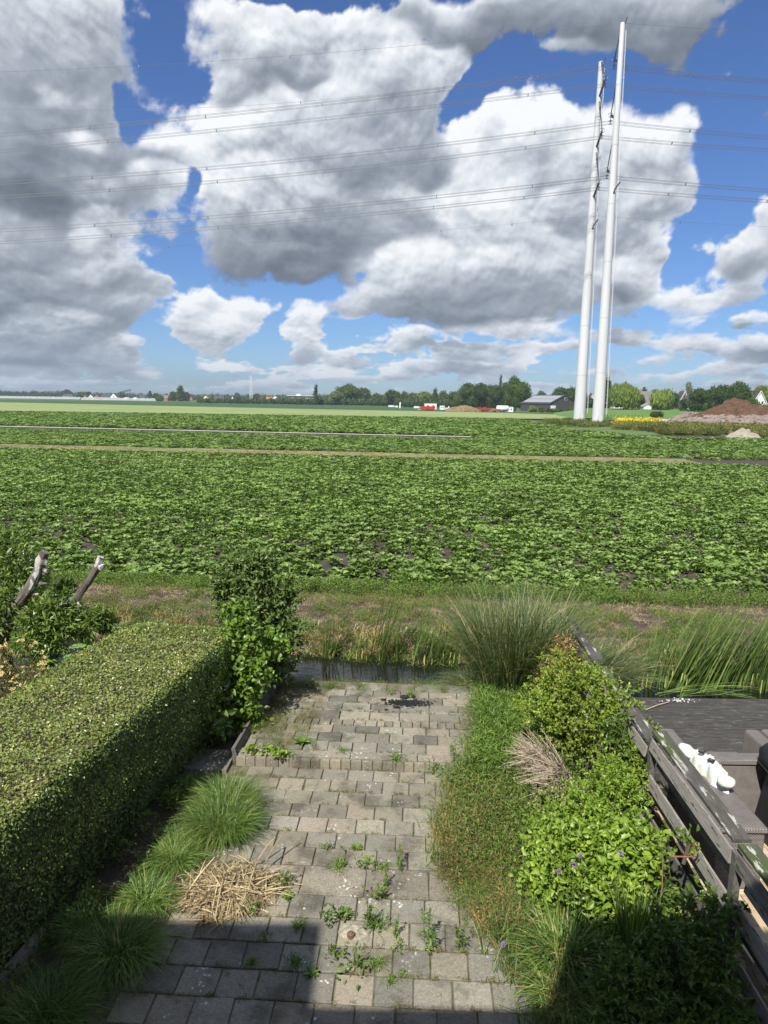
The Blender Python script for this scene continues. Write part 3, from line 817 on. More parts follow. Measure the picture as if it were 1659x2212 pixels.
def gable_house(name, label, cat, x, y, z, w, d, hw, hr, rz=0., wall='white_wall', roof='roof_dark', gable_front=True, wins=(), trim=False, chimney=False, bz=0, door=None):
    """w across the view, d deep; ridge runs in depth when gable_front, else across"""
    t = empty(name, (x, y, z), rz); tag(t, label, cat)
    a, b = (w / 2, d / 2)
    if not gable_front: a, b = b, a
    V = [(-a, -b, 0), (a, -b, 0), (a, b, 0), (-a, b, 0), (-a, -b, hw), (a, -b, hw), (a, b, hw), (-a, b, hw), (0, -b, hr - .15), (0, b, hr - .15)]
    mb = MB(); mb.add(V, [np.array([(0, 1, 5, 4), (1, 2, 6, 5), (2, 3, 7, 6), (3, 0, 4, 7)]), np.array([(4, 5, 8), (6, 7, 9)])])
    rot = None if gable_front else math.pi / 2
    def turn(mbx):
        if rot: mbx.V = [np.asarray(v) @ np.array(Matrix.Rotation(rot, 3, 'Z')).T for v in mbx.V]
        return mbx
    turn(mb).build('wall', M[wall], t)
    o = .35; e = o * (hr - hw) / a
    for s in (-1, 1):
        r = MB(); th = .22
        V = [(0, -b - o, hr), (0, b + o, hr), (s * (a + o), b + o, hw - e), (s * (a + o), -b - o, hw - e)]
        V2 = [(p[0], p[1], p[2] + th) for p in V]
        r.add(V + V2, np.array([(0, 1, 2, 3), (7, 6, 5, 4), (0, 4, 5, 1), (1, 5, 6, 2), (2, 6, 7, 3), (3, 7, 4, 0)]))
        rr = turn(r).build('roof', M[roof], t)
        if chimney and s == 1:
            c = MB().box((a * .25, b * .5, hr + .4), (.8, .8, 1.6)); turn(c).build('chimney', M['brick_wall'], rr)
    if trim:
        r = MB()
        for s in (-1, 1):
            r.tube([(0, -b - o - .06, hr + .02), (s * (a + o), -b - o - .06, hw - e + .02)], .17, 4)
        turn(r).build('bargeboard', M['trim'], t)
    for (wx, wz, ww, wh) in wins:
        f = MB().box((wx, -b - .03, wz), (ww + .25, .08, wh + .25)); fo = turn(f).build('window', M['trim'], t)
        p = MB().box((wx, -b - .08, wz), (ww, .06, wh)); turn(p).build('pane', M['window'], fo)
    if door:
        turn(MB().box((door[0], -b - .04, door[2] / 2), (door[1], .08, door[2]))).build('door', M[door[3]], t)
    return t
def pxh(label, x0, x1, yt, D, hwf=.5, name='house', cat='house', bz=GZ, **k):
    top = at((x0 + x1) / 2, yt, D); w = (x1 - x0) * D / F_; h = top.z - bz
    return gable_house(name, label, cat, top.x, D, bz, w, k.pop('d', w * 1.1), h * hwf, h, **k)
W3 = lambda w, h: [(-w * .22, h * .28, w * .14, h * .18), (w * .2, h * .28, w * .14, h * .18), (0, h * .62, w * .13, h * .15)]
pxh('small white house with a dark roof at the far left', 139, 155, 851, 1150, gable_front=False, wins=W3(10, 6))
pxh('pale low barn behind the dark bushy tree at far left', 181, 188, 853, 1050, wall='brick_wall', roof='roof_grey', name='barn', cat='barn')
pxh('white house with two gables left of centre in the village', 193, 203, 852, 1040, wins=W3(7, 6))
pxh('pale brick house in the village between two white ones', 205, 216, 852, 1040, wall='brick_wall', roof='roof_dark', wins=W3(7, 6))
pxh('white house with one big dark-roofed gable in the village', 240, 257, 849.5, 950, wins=W3(10, 7), hwf=.35)
pxh('dark-roofed long house joined behind the big white gable', 222, 243, 852, 980, gable_front=False, wall='white_wall', wins=W3(12, 6))
pxh('flat white outbuilding right of the big white gable', 270, 281, 857.5, 900, hwf=.8, name='outbuilding', cat='outbuilding')
pxh('second flat white outbuilding in the village', 289, 299, 857.5, 900, hwf=.8, name='outbuilding', cat='outbuilding')
pxh('small white house with windows near the brick barn', 303, 314, 853.5, 950, gable_front=False, wins=W3(8, 5))
pxh('small brick barn with a pinkish wall beside trees', 350, 364, 854, 880, gable_front=False, wall='brick_wall', roof='roof_grey', name='barn', cat='barn')
pxh('grey gabled house half hidden right of the tall dark tree', 407, 417, 853.5, 1000, wall='brick_wall', wins=W3(7, 5))
pxh('red-roofed white gable house among trees', 440, 451, 854.5, 1100, roof='roof_red', wins=W3(8, 6))
pxh('white house with a wide dark roof right of the red-roofed gable', 464, 483, 856, 1050, gable_front=False, wins=W3(13, 5), hwf=.45)
pxh('small white gable house near the lattice mast', 499, 508, 856.5, 1050, wins=W3(6, 5))
pxh('orange tiled house beside the white hall', 576, 592, 857.5, 800, gable_front=False, roof='roof_red', wall='brick_wall')
pxh('white hall with a slanted dark roof left of the long dark building', 586, 608, 854.5, 760, wall='white_wall', roof='roof_dark', hwf=.45, d=20, wins=W3(9, 6))
# long dark building with rows of round windows
def long_hall():
    D = 740; a, b = at(619, 855, D), at(678, 855, D); w = b.x - a.x
    t = empty('long_building', ((a.x + b.x) / 2, D, GZ)); tag(t, 'long dark flat-roofed building with rows of pale round windows', 'building')
    h = a.z - GZ
    V = [(-w / 2 - 1.5, 0, 0), (w / 2, 0, 0), (w / 2, 0, h), (-w / 2 + 1, 0, h), (-w / 2 - 1.5, 12, 0), (w / 2, 12, 0), (w / 2, 12, h), (-w / 2 + 1, 12, h)]
    MB().add(V, np.array([(0, 1, 2, 3), (5, 4, 7, 6), (1, 5, 6, 2), (4, 0, 3, 7)])).build('wall', M['dark_clad'], t)
    MB().box((.5, 6, h + .2), (w + .6, 13, .45)).build('roof', M['trim'], t)
    MB().box((-w * .08, 6, h + 1.2), (4, 4, 1.8)).build('roof_plant', M['trim'], t)
    wm = None
    for r_ in range(2):
        for c in range(14):
            m = MB().tube([(-w / 2 + 2 + c * (w - 3) / 13, -.02, h * (.72 - .25 * r_)), (-w / 2 + 2 + c * (w - 3) / 13, -.12, h * (.72 - .25 * r_))], .55, 8)
            m.build('window', M['trim'], t)
long_hall()
# pale glasshouse strip on the left horizon
def glasshouses():
    for (x0, x1, D, lb) in ((-20, 175, 1010, 'long pale line of low glasshouses on the far left'), (178, 345, 900, 'second run of low pale glasshouses below the village')):
        a, b = at(x0, 858, D), at(x1, 860, D); w = b.x - a.x
        t = empty('glasshouse', ((a.x + b.x) / 2, D, GZ)); tag(t, lb, 'greenhouse')
        MB().box((0, 0, 1.0), (w, 8, 2.0)).build('glass_wall', M['greenhouse_glass'], t)
        r = MB()
        n = int(w / 6)
        for i in range(n):
            xc = -w / 2 + (i + .5) * w / n; q = w / n / 2
            r.add([(xc - q, -4.1, 2.0), (xc + q, -4.1, 2.0), (xc, -4.1, 3.2), (xc - q, 4.1, 2.0), (xc + q, 4.1, 2.0), (xc, 4.1, 3.2)], [np.array([(0, 1, 2), (4, 3, 5)]), np.array([(0, 2, 5, 3), (2, 1, 4, 5)])])
        r.build('glass_roof', M['greenhouse_glass'], t)
glasshouses()
# dark barn
def barn():
    D = 372; a, b = at(1161, 887, D), at(1241, 887, D); w = b.x - a.x
    ap, ev = at(1207, 854, D), at(1241, 872.5, D)
    hw, hr = ev.z - GZ, ap.z - GZ
    t = gable_house('barn', 'big dark timber barn with a low gable and roof panels', 'barn', (a.x + b.x) / 2 - 1, D + 13, GZ, w * .93, 26, hw, hr, rz=.42, wall='dark_clad', roof='roof_dark', wins=[(1.0, hr * .80, 1.3, 1.3)], door=(-w * .36, 3.2, 3.4, 'trim'))
    A_ = w * .93 / 2
    for i in range(6):
        for j in range(2):
            m = MB(); x0, x1 = .12 + .42 * j, .12 + .42 * j + .38
            y0, y1 = -12.5 + i * 4.1, -12.5 + i * 4.1 + 3.9
            zf = lambda q: hr + (hw - hr) * q + .30
            V = [(-A_ * x0, y0, zf(x0)), (-A_ * x1, y0, zf(x1)), (-A_ * x1, y1, zf(x1)), (-A_ * x0, y1, zf(x0))]
            m.add(V + [(p[0], p[1], p[2] + .06) for p in V], np.array([(0, 1, 2, 3), (7, 6, 5, 4), (0, 4, 5, 1), (1, 5, 6, 2), (2, 6, 7, 3), (3, 7, 4, 0)])).build('roof_panel', M['panel'], t)
barn()
pxh('white gabled house with a dark roof between the pylon poles', 1268, 1288, 851, 480, wins=W3(6, 9), trim=True, hwf=.55)
pxh('large grey thatched farmhouse roof between the willows', 1374, 1424, 846, 400, gable_front=False, wall='brick_wall', roof='roof_grey', hwf=.35, d=14, bz=.5, chimney=True)
pxh('dark slate roof just behind the first willow', 1322, 1376, 846, 440, gable_front=False, wall='white_wall', roof='roof_dark', hwf=.4, d=12)
pxh('small white garden shed between the willows', 1388, 1404, 872.5, 330, wall='white_wall', roof='panel', hwf=.55, bz=WZ, name='shed', cat='shed')
pxh('brick gable house with white trim right of the second willow', 1462, 1486, 846, 380, wall='brick_wall', roof='roof_dark', hwf=.42, trim=True, bz=.5, wins=[(-1.6, 6.2, 1., 1.3), (1.6, 6.2, 1., 1.3), (-1.4, 3.2, 1, 1.3), (1.4, 3.2, 1, 1.3)], chimney=True)
pxh('dark roofed house with white gutter right of the brick gable', 1480, 1498, 855, 370, gable_front=False, wall='white_wall', roof='roof_dark', hwf=.5, bz=.5)
pxh('dark roofed house with bright white bargeboards at the far right', 1618, 1650, 845, 330, wall='white_wall', roof='roof_dark', hwf=.45, trim=True, bz=.5, wins=[(-1.2, 5.5, .9, 1.2), (1.2, 5.5, .9, 1.2)], chimney=True)
pxh('lower wing with a dark roof beside the far right house', 1590, 1622, 850, 345, gable_front=False, wall='white_wall', roof='roof_dark', hwf=.5, bz=.5)

# lattice mast, wind turbine, conveyor on the skyline
def lattice_mast():
    D = 900; b = at(542.5, 860, D); tp_ = at(542.5, 812, D); h = tp_.z - GZ
    t = empty('lattice_mast', (b.x, D, GZ)); tag(t, 'thin pale lattice radio mast rising from the skyline left of centre', 'mast')
    for sx, sy in ((-1, -1), (1, -1), (1, 1), (-1, 1)):
        MB().tube([(sx * 1.5, sy * 1.5, 0), (sx * .7, sy * .7, h)], .16, 4).build('leg', M['trim'], t)
    br = MB(); n = 11
    for i in range(n):
        z0, z1 = h * i / n, h * (i + 1) / n; r0, r1 = 1.5 - .8 * i / n, 1.5 - .8 * (i + 1) / n
        for k in range(4):
            a, c = [(-1, -1), (1, -1), (1, 1), (-1, 1)][k], [(1, -1), (1, 1), (-1, 1), (-1, -1)][k]
            br.tube([(a[0] * r0, a[1] * r0, z0), (c[0] * r1, c[1] * r1, z1)], .09, 3, cap=False)
    tag(br.build('bracing', M['trim'], t), kind=None)
lattice_mast()
def turbine():
    D = 2600; b = at(459, 856, D)
    t = empty('wind_turbine', (b.x, D, GZ)); tag(t, 'tiny white wind turbine far off on the horizon', 'wind turbine')
    hub = at(459, 851.5, D).z
    MB().tube([(0, 0, 0), (0, 0, hub)], [2.2, 1.2], 8).build('tower', M['trim'], t)
    MB().box((0, 0, hub), (3, 7, 3)).build('nacelle', M['trim'], t)
    for k in range(3):
        a = .4 + k * 2.094; L = 16
        MB().tube([(0, -4, hub), (math.sin(a) * L * .3, -4, hub + math.cos(a) * L * .3), (math.sin(a) * L, -4, hub + math.cos(a) * L)], [1.2, 1.4, .3], 5).build('blade', M['trim'], t)
turbine()
def conveyor():
    D = 1300; a, b = at(264, 849.5, D), at(283, 843.5, D)
    t = empty('conveyor', (a.x, D, GZ)); tag(t, 'inclined grey conveyor gantry above the white gabled house', 'conveyor')
    bx = b.x - a.x
    for dz in (0, 2.2): MB().tube([(-8, 0, a.z - GZ + dz - 1), (bx, 0, b.z - GZ + dz)], .5, 4).build('beam', M['roof_dark'], t)
    br = MB()
    for i in range(10):
        x0 = -8 + (bx + 8) * i / 10; z0 = a.z - GZ - 1 + (b.z - a.z + 1) * i / 10
        br.tube([(x0, 0, z0), (x0 + (bx + 8) / 10, 0, z0 + 2.6)], .25, 3)
    br.build('bracing', M['roof_dark'], t)
    for x0 in (bx * .92, bx * .2): MB().tube([(x0, 0, 0), (x0, 0, a.z - GZ + (b.z - a.z) * x0 / bx)], .4, 4).build('leg', M['roof_dark'], t)
conveyor()

# ---- yard vehicles and heaps
M['red'] = surf_mat('red_paint', (.55, .035, .02), (.70, .06, .035), 2, .5, .05, coord='obj')
M['orange'] = surf_mat('orange_paint', (.70, .22, .03), (.80, .30, .05), 2, .5, .05, coord='obj')
M['tyre'] = flat_mat('tyre', (.02, .02, .02), .9)
M['steel'] = flat_mat('steel', (.40, .42, .44), .4, .5)
def wheels(t, xs, r, y, z=0):
    for x in xs:
        for s in (-1, 1):
            w = MB().tube([(x, s * y - .15, r + z), (x, s * y + .15, r + z)], r, 14).build('wheel', M['tyre'], t)
            MB().tube([(x, s * y - .17, r + z), (x, s * y + .17, r + z)], r * .45, 10).build('rim', M['steel'], w)
def trailer(label, x0, x1, ytop, D, mat, slope=.0, cat='trailer'):
    a, b = at(x0, ytop, D), at(x1, ytop, D); w = b.x - a.x; h = a.z - GZ
    t = empty('tipper_trailer', ((a.x + b.x) / 2, D, GZ), .1); tag(t, label, cat)
    z0 = 1.05
    tub = MB(); ww, dd = w / 2, 1.25
    V = [(-ww * .94, -dd * .85, z0), (ww * .94, -dd * .85, z0), (ww * .94, dd * .85, z0), (-ww * .94, dd * .85, z0), (-ww, -dd, h), (ww, -dd, h * (1 - slope)), (ww, dd, h * (1 - slope)), (-ww, dd, h)]
    tub.add(V, np.array([(0, 3, 2, 1), (0, 1, 5, 4), (1, 2, 6, 5), (2, 3, 7, 6), (3, 0, 4, 7)]))
    tb = tub.build('tub', mat, t)
    for k in range(7):
        xx = -ww * .92 + k * ww * 1.84 / 6
        MB().box((xx, -dd * .97, (z0 + h * .97) / 2), (.12, .12, h * .95 - z0), Matrix.Rotation(-.09, 3, 'X')).build('rib', mat, tb)
    MB().box((0, -dd - .02, h - .12), (w, .14, .16)).build('rail', mat, tb)
    MB().box((0, 0, .92), (w * .9, .9, .2)).build('chassis', M['steel'], t)
    wheels(t, (-w * .02, w * .17, w * .34), .55, 1.0)
    MB().tube([(-ww, 0, .9), (-ww - 1.6, 0, .6)], .1, 6).build('drawbar', M['steel'], t)
trailer('large dull red tipper trailer parked alone in the yard', 909, 940, 877.3, 338, M['red'])
trailer('bright red tipper trailer right of the soil heap', 1031, 1060, 881, 330, M['red'], .12)
trailer('orange tipper trailer standing beside the white tank', 1063, 1080, 883, 326, M['orange'], .1)
def tank():
    D = 330; c = at(1086, 884, D)
    t = empty('slurry_tank', (c.x, D, GZ), .2); tag(t, 'round white slurry tank trailer right of the orange one', 'tank trailer')
    MB().tube([(-3, 0, 1.9), (-2.7, 0, 1.9), (2.4, 0, 1.9), (2.8, 0, 1.9)], [.8, 1.35, 1.35, .8], 18).build('barrel', M['trim'], t, smooth=True)
    MB().box((0, 0, .9), (5, .8, .25)).build('chassis', M['steel'], t)
    wheels(t, (-.8, .8), .6, 1.1)
    MB().tube([(-2.0, -1.38, 1.2), (-2.0, -1.38, 3.1)], .06, 6).build('pipe', M['steel'], t)
tank()
def container(name, label, cat, x0, x1, yt, D, mat, dd=2.4, z0=0., wh=False, cab=False, mul=1):
    a, b = at(x0, yt, D), at(x1, yt, D); w = b.x - a.x; h = a.z - GZ
    t = empty(name, ((a.x + b.x) / 2, D, GZ)); tag(t, label, cat)
    s0 = w * .28 if cab else 0
    MB().box((-s0 / 2, 0, z0 + (h - z0) / 2), (w - s0, dd, h - z0)).build('box_body' if wh else 'wall', mat, t)
    MB().box((-s0 / 2, 0, h + .05), (w - s0 + .15, dd + .15, .1)).build('roof', M['trim'], t)
    if cab:
        MB().box((w / 2 - s0 * .5, 0, z0 + h * .3), (s0 * .9, dd * .9, h * .6), taper=.85).build('cab', mat, t)
        MB().box((w / 2 - s0 * .4, -dd * .46, z0 + h * .42), (s0 * .5, .05, h * .22)).build('cab_window', M['window'], t)
    else:
        for k in (-1, 1): MB().box((k * w * .22, -dd / 2 - .03, h * .6), (w * .16, .06, h * .25)).build('window', M['window'], t)
    if wh: wheels(t, (-w * .3, w * .3), .45, dd * .42)
container('lorry', 'small white box lorry at the left end of the yard', 'lorry', 839, 853, 875.5, 450, M['trim'], z0=.8, wh=True, cab=True)
container('lorry', 'white van parked left of the white chimney post', 'van', 854, 861, 876.5, 450, M['trim'], z0=.6, wh=True, cab=True)
container('van', 'low white pickup between the post and the red trailer', 'van', 894, 908, 877.5, 420, M['trim'], z0=.6, wh=True, cab=True)
container('site_cabin', 'long white flat-roofed cabin behind the red trailer', 'cabin', 917, 943, 871.8, 400, M['trim'])
container('site_cabin', 'small white cabin just right of the red trailer', 'cabin', 950, 960, 876.5, 390, M['trim'])
container('crate_stack', 'pale crate stack left of the soil heap', 'crates', 961.5, 969, 881, 335, M['trim'], dd=1.5)
container('white_container', 'white container right behind the slurry tank', 'container', 1092, 1108, 879.5, 345, M['trim'])
def post(name, label, cat, xc, yt, D, r, mat):
    a = at(xc, yt, D); t = MB().tube([(0, 0, 0), (0, 0, a.z - GZ - r), (0, 0, a.z - GZ)], [r, r * .9, r * .3], 8).build(name, mat, loc=(a.x, D, GZ)); tag(t, label, cat)
post('silo_post', 'slim white post standing in the field behind the yard', 'post', 864.5, 868.8, 440, .55, M['trim'])
post('silo_post', 'short white post left of the soil heap', 'post', 969.5, 877.3, 335, .3, M['trim'])

def heap(name, label, cat, c, rx, ry, h, mat, seed, rough=.25, n=56, parent=None, kind=None, rock=0., peak=1.0):
    xs = np.linspace(-1, 1, n); X, Y = np.meshgrid(xs, xs)
    r = np.sqrt(X * X + Y * Y)
    nn = fbm(X * 2.2 + seed, Y * 2.2, 6, .6, seed)
    Z = np.clip(1 - (r * (1 - .25 * fbm(X * 1.3 + seed, Y * 1.3, 3, .5, seed + 5))) ** 1.6, 0, 1) ** peak
    Z = Z * (1 + rough * nn * 1.6) + rock * np.abs(fbm(X * 9, Y * 9, 4, .65, seed + 9)) * (Z > .02)
    V = np.stack([X * rx, Y * ry, Z * h - .12 * (r > .95)], -1).reshape(-1, 3)
    idx = np.arange(n * n).reshape(n, n)
    q = np.stack([idx[:-1, :-1], idx[:-1, 1:], idx[1:, 1:], idx[1:, :-1]], -1).reshape(-1, 4)
    keep = (Z.reshape(-1)[q].max(1) > .001)
    me = mesh_from(name, V, q[keep]); me.materials.append(mat)
    if not rock: me.polygons.foreach_set('use_smooth', np.ones(len(me.polygons), bool))
    o = bpy.data.objects.new(name, me); COL.objects.link(o); o.location = c; tag(o, label, cat, None, kind)
    return o
M['brown_earth'] = surf_mat('brown_earth', (.060, .032, .018), (.135, .078, .045), .9, .95, .9, 9, bdist=.15)
M['rubble'] = surf_mat('rubble', (.15, .12, .105), (.30, .25, .22), 1.3, .95, .9, 9, spots=[((.10, .065, .045), .6, .55), ((.38, .30, .24), 1.9, .64)], bdist=.2)
M['sand'] = surf_mat('sand', (.25, .22, .17), (.36, .325, .26), 1.4, .95, .5, 9, spots=[((.22, .19, .12), 1.1, .6)], bdist=.05)
M['compost'] = surf_mat('compost', (.12, .085, .045), (.24, .17, .09), .8, .95, .9, 9, spots=[((.36, .23, .08), .7, .62)], bdist=.1)
c = at(1000, 890, 330); heap('soil_heap', 'long yellowish brown soil heap between the red trailers', 'soil heap', (c.x, 330, GZ), 8.2, 4, 3.0, M['compost'], 3, .2, peak=.6)
c = at(1602, 900, 178); heap('earth_mound', 'big dark brown mound of earth on the right', 'earth mound', (c.x, 178, GZ), 15.5, 11, 5.7, M['brown_earth'], 5, .30, 110, rock=.09, peak=1.0)
c = at(1660, 930, 153); heap('rubble_heap', 'grey pink rubble and stone spread at the foot of the brown mound', 'rubble heap', (c.x, 150, GZ), 19, 13, 2.9, M['rubble'], 8, .4, 120, rock=.32, peak=.6)
c = at(1500, 912, 165); heap('rubble_heap', 'low grey broken stone heap at the left end of the brown mound', 'rubble heap', (c.x, 165, GZ), 8.5, 6, 2.7, M['rubble'], 11, .4, 70, rock=.35, peak=.7)
c = at(1605, 947, 104); heap('sand_heap', 'small pale sand heap beside the track on the right', 'sand heap', (c.x, 104, GZ), 2.6, 2.1, 1.4, M['sand'], 13, .45, rock=.12, peak=1.0)
c = at(1350, 900, 170); heap('low_soil_heap', 'low brown earth hump behind the yellow flowers', 'soil heap', (c.x, 172, GZ), 6, 4, 1.0, M['brown_earth'], 15, .2)
c = at(1410, 900, 175); heap('low_soil_heap', 'dry tan earth hump left of the concrete block', 'soil heap', (c.x + 1, 176, GZ), 6, 4, 1.5, M['compost'], 17, .2)
for (x0, x1, yt, D, rz, lb) in ((1422, 1443, 906.5, 140, .3, 'pale concrete block lying behind the weeds right of the yellow flowers'), (1627, 1643, 918.5, 124, -.2, 'pale concrete block at the foot of the rubble on the right')):
    a, b = at(x0, yt, D), at(x1, yt, D); w = b.x - a.x
    m = MB().box((0, 0, 0), (w * .9, 1.2, 1.3)).box((w * .1, .1, .68), (w * .5, .9, .12))
    tag(m.build('concrete_block', M['track'], loc=(a.x + w / 2, D, a.z - .62)), lb, 'block')

# weed bank and yellow flowers
M['weed'] = leaf_mat('weed_leaf', [(0, (.045, .075, .020)), (.5, (.075, .115, .032)), (.9, (.12, .15, .05)), (1, (.24, .22, .11))], .2, .6, .2, (.15, .7, 1.3))
M['yellow'] = leaf_mat('yellow_bloom', [(0, (.16, .18, .03)), (.35, (.42, .38, .03)), (1, (.66, .56, .04))], .2, .6, .2, (.3, .75, 1.2))
M['dry'] = leaf_mat('dry_stalk', [(0, (.16, .12, .06)), (.5, (.30, .23, .12)), (1, (.44, .36, .22))], .1, .8, .1, (1.2, .85, 1.15))
def weed_bank():
    c = at(1560, 940, 122)
    heap('weed_bank', 'long overgrown green weed bank in front of the rubble', 'weed bank', (c.x - 6, 124, GZ), 24, 12, 1.0, M['far_land'], 21, .2, kind='stuff', peak=.6)
weed_bank()
def tuft_variant(mat, n=40, h=.8, w=.5, wd=.03, leafy=True, col=None):
    mb = MB()
    p = np.stack([rng.normal(0, w * .35, n), rng.normal(0, w * .35, n), np.zeros(n)], 1)
    blades(mb, p, rdir(n, 2.2), h * (.6 + .5 * rng.random(n)), wd, .5, 3)
    if leafy:
        q = np.stack([rng.normal(0, w * .4, n), rng.normal(0, w * .4, n), h * rng.random(n) * .9], 1)
        leaves(mb, q, rdir(n, .3), rdir(n, 1), h * .22, h * .10, 'leaf')
    return mb.build('tuft', mat, link=False)
wv = [tuft_variant(M['weed'], 46, 1.0, .9, .05) for _ in range(4)]
yv = [tuft_variant(M['yellow'], 60, 1.0, .8, .05) for _ in range(3)]
yg = [tuft_variant(M['dry'], 46, .9, .9, .05)]
gv = [tuft_variant(M['weed'], 40, .5, .9, .05) for _ in range(3)]
def px_area(px0, px1, D0, D1, n, f=None):
    D = D0 + (D1 - D0) * rng.random(n); X = px0 + (px1 - px0) * rng.random(n)
    x = np.array([ray(a, 905)[0] / ray(a, 905)[1] for a in X]) * D
    return x, D
def heapz(x, y, c, rx, ry, h): return np.clip(1 - ((x - c[0]) / rx) ** 2 - ((y - c[1]) / ry) ** 2, 0, 1) ** .6 * h
c = at(1560, 940, 122)
x, y = px_area(1330, 1680, 104, 138, 3600)
k = (y > 106 + 14 * sstep(-(x - c.x), 2, 26) + 3 * fbm(x * .12, y * .1, 3, .5, 33)) & ~((np.abs(x - 51) < 6) & (y < 112))
x, y = x[k], y[k]
scatter('weed_bank_plants', np.stack([x, y, GZ + heapz(x, y, (c.x - 4, 124), 26, 14, .9)], 1), rng.random(len(x)) * 6.28, (.45 + .7 * rng.random(len(x)) + .5 * fbm(x * .2, y * .2, 3, .5, 35)), wv + yg, 'tall rough weeds growing on the bank in front of the rubble', 'weeds')
x, y = px_area(1338, 1424, 134, 152, 700)
scatter('yellow_flowers', np.stack([x, y, np.full(len(x), GZ) + .6 * rng.random(len(x))], 1), rng.random(len(x)) * 6.28, 1.0 + .7 * rng.random(len(x)), yv, 'patch of bright yellow flowers right of the pylons', 'flowers')
x, y = px_area(1308, 1336, 158, 166, 90)
scatter('yellow_flowers', np.stack([x, y, np.full(len(x), GZ)], 1), rng.random(len(x)) * 6.28, 1.1 + .5 * rng.random(len(x)), yv, 'small strip of yellow flowers close to the right pylon pole', 'flowers')
x, y = px_area(1180, 1420, 124, 176, 1700)
k = y > 124 + 22 * sstep(-x, -46, -38); x, y = x[k], y[k]
scatter('weed_verge', np.stack([x, y, np.full(len(x), GZ)], 1), rng.random(len(x)) * 6.28, .8 + .6 * rng.random(len(x)), wv, 'green weeds around the feet of the pylon poles', 'weeds')
x, y = px_area(1330, 1520, 150, 225, 1400)
scatter('rough_grass', np.stack([x, y, np.full(len(x), GZ)], 1), rng.random(len(x)) * 6.28, 1.0 + .8 * rng.random(len(x)), gv, 'rough grass between the yellow flowers and the meadow', 'grass')
for i in range(12):
    X = 1305 + i * 7.5; D = 232
    r = ray(X, 900); a = MB().box((0, 0, .65), (.14, .14, 1.3)).build('fence_post', M['bark'], loc=(r[0] / r[1] * D, D, GZ + .1))
    tag(a, 'small wooden post in the low fence before the meadow, ' + ['first from the right pylon pole', 'second from the right pylon pole', 'third from the right pylon pole', 'fourth from the right pylon pole', 'fifth from the right pylon pole', 'sixth from the right pylon pole', 'sixth from the bush end', 'fifth from the bush end', 'fourth from the bush end', 'third from the bush end', 'second from the bush end', 'last one at the bush end'][i], 'fence post', 'posts of the low fence before the meadow')

